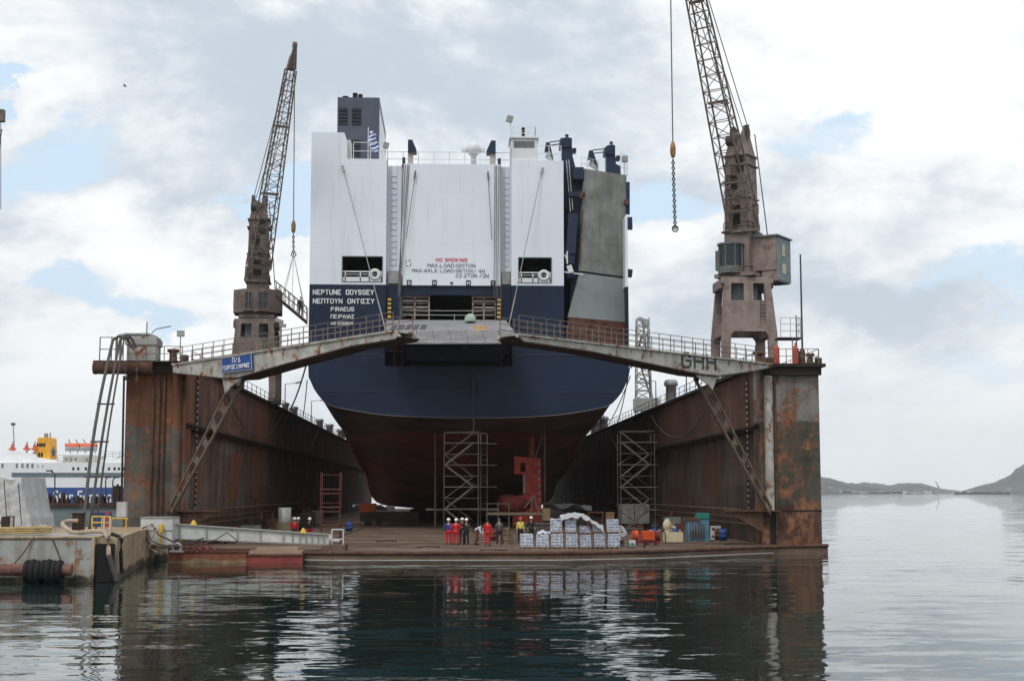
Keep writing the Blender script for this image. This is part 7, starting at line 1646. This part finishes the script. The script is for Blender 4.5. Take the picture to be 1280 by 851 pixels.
for (u0, u1, vb, nm_) in ((78, 97, 562, 'first'), (97, 119, 562, 'second')):
    b_ = MB(); xa, xb2 = X_(u0 + .5), X_(u1 - .5); ym = Ye + 1.5; rings = []
    for side_, z0, z1, mt, nn in ((0, Z(563.5), Z(558), 'ferrywhite', 'boat_hull'), (1, Z(558), Z(553.5), 'orange', 'boat_canopy')):
        mb = MB(); n = 9; vs = []
        for i in range(n):
            f = i / (n - 1); w = 1.3 * math.sin(math.pi * min(max(f, .06), .94)) ** .5; x = xa + (xb2 - xa) * f
            for w_k, zq_ in (((1, z1), (.75, (z0 + z1) / 2 - .1), (.15, z0)) if side_ == 0 else ((1.02, z0), (.85, z0 + (z1 - z0) * .6), (.25, z1))): vs += [(x, ym - w * w_k, zq_), (x, ym + w * w_k, zq_)]
        fs = []
        for i in range(n - 1):
            o = i * 6; q = o + 6
            fs += [(o, q, q + 2, o + 2), (o + 2, q + 2, q + 4, o + 4), (o + 4, q + 4, q + 5, o + 5), (o + 5, q + 5, q + 3, o + 3), (o + 3, q + 3, q + 1, o + 1)]
        mb.add(vs, fs, True)
        if side_ == 0: lb_ = thing('lifeboat', '%s orange and white lifeboat right of the yellow ferry funnel' % nm_, 'lifeboat', ((xa + xb2) / 2, ym, z0), 'lifeboats on the ferry')
        mb.build(nn, mt, lb_)
    mb = MB(); [mb.tube([(x, ym + 2, Z(566)), (x, ym + 1.6, Z(553)), (x - .2, ym, Z(549))], .16, 5) for x in (xa + 1, xb2 - 1)]; mb.build('davit', 'steel', lb_)
for u, lb in ((8, 'leftmost small orange rescue boat on the ferry left of the funnel'), (26, 'middle small orange rescue boat on the ferry left of the funnel'), (36, 'rightmost small orange rescue boat on the ferry next to the funnel')):
    b_ = thing('rescue_boat', lb, 'boat', (X_(u), Ye + 4, Z(563)), 'rescue boats on the ferry'); mb = MB(); mb.prism([(X_(u - 4), Ye + 4, Z(559.5)), (X_(u + 4.5), Ye + 4, Z(559.5)), (X_(u + 2.5), Ye + 4, Z(562)), (X_(u - 3), Ye + 4, Z(562))], (0, 1.6, 0)); mb.prism([(X_(u - 2), Ye + 4.2, Z(559.4)), (X_(u + 2), Ye + 4.2, Z(559.4)), (X_(u + .5), Ye + 4.2, Z(554.5)), (X_(u - 1), Ye + 4.2, Z(554.5))], (0, 1.2, 0)); mb.build('boat_hull', 'orange', b_)
    mb = MB(); mb.cyl((X_(u), Ye + 5, Z(567)), (X_(u), Ye + 5, Z(551)), .2, 5); mb.cyl((X_(u - 3), Ye + 5, Z(567)), (X_(u + 1), Ye + 5, Z(563)), .2, 5); mb.build('davit', 'steel', b_)
t = thing('ferry_mast', 'thin leaning light mast behind the ferry left of the funnel', 'mast', (X_(19), Ye + 30, 0)); MB().cyl(fe(20, 612, 30), fe(16.5, 530, 30), .28, 6, .15).build('mast', 'steel', t); MB().cbox(fe(16.5, 530, 30), (1.1, .8, .8)).build('mast_head', 'darkhose', t)
# one gull high on the left
q = P(156, 108, 160); g = MB(); g.tube([q + V((-.25, 0, 0)), q, q + V((.25, 0, .03))], [.02, .07, .02], 6); g.add([q + V((-.05, 0, .02)), q + V((.12, 0, .02)), q + V((.05, -.45, .14)), q + V((-.02, -.75, .08)), q + V((.05, .45, .14)), q + V((-.02, .75, .08))], [(0, 1, 2, 3), (1, 0, 5, 4)])
tag(g.build('gull', 'clothgrey'), 'single dark gull flying high left of the cranes', 'bird')
# loose gear lying about on the dock floor
r_ = random.Random(5)
for i, (u, v, du, lb) in enumerate(((470, 676, 26, 'dark cable snaking over the deck left of the workers'), (520, 683, 30, 'dark cable near the deck edge left of the workers'), (600, 687, 34, 'dark cable on the deck edge in front of the workers'), (905, 680, 40, 'dark cable on the deck in front of the valve group'))):
    pts = [PZ(u + du * q / 9, v + .35 * math.sin(q * .8 + i), DZ + .04) for q in range(10)]
    tag(MB().tube(pts, .028, 5).build('deck_cable', 'black'), lb, 'cable', 'cables on the dock floor')
for i, (u, v, w, lb) in enumerate(((455, 668, 2.2, 'pair of old planks lying far left on the open deck'), (505, 671, 2.6, 'pair of old planks lying left of the grey stair tower'), (915, 677, 2.0, 'pair of old planks lying in front of the right wall pipes'))):
    q = PZ(u, v); t = thing('plank_pair', lb, 'planks', q, 'planks on the dock floor')
    for k in range(2): MB().cbox(q + V((.1 * k, .32 * k, .04)), (w, .22, .06), .15 * (i - 1) + .1 * k).build('plank', 'wood', t)
for i, (u, v, mt, lb) in enumerate(((436, 664, 'blue', 'blue oil drum on the deck behind the low reddish scaffold'), (616, 676, 'maroon', 'dark red oil drum just left of the grey haired worker'), (900, 675, 'lip', 'rusty oil drum right of the perforated plate'), (906, 676, 'blue', 'blue oil drum beside the rusty one'))):
    q = PZ(u, v) + V((0, .6, 0)); t = thing('oil_drum', lb, 'drum', q, 'oil drums on the dock floor'); MB().lathe(q, [(.001, 0), (.29, .01), (.29, .3), (.31, .31), (.29, .33), (.29, .58), (.31, .6), (.29, .62), (.29, .88), (.27, .86), (.001, .86)], 14).build('drum_body', mt, t)
q = PZ(614, 682); t = thing('deck_barrier', 'low brown tube barrier on the deck beside the bareheaded worker in red', 'barrier', q)
a_, b_ = PZ(612, 683), PZ(640, 683); rail(MB(), [a_, b_], .75, .8, 2, .025, .03).build('tube_rail', 'rustpipe', t)
# air between here and the hills
HAZE = 7e-5
if HAZE:
    mb = MB().box((-5500, -60, -1), (5500, 10400, 460)); m_, t_, b_ = newmat('haze_air'); t_.nodes.remove(b_)
    pv = t_.nodes.new('ShaderNodeVolumePrincipled'); pv.inputs['Color'].default_value = (.975, .99, 1, 1); pv.inputs['Density'].default_value = HAZE; pv.inputs['Anisotropy'].default_value = 0
    t_.links.new(pv.outputs[0], t_.nodes['Material Output'].inputs['Volume']); ho = mb.build('haze', m_); tag(ho, 'thin sea haze filling the air', None, None, 'stuff'); ho.display_type = 'WIRE'
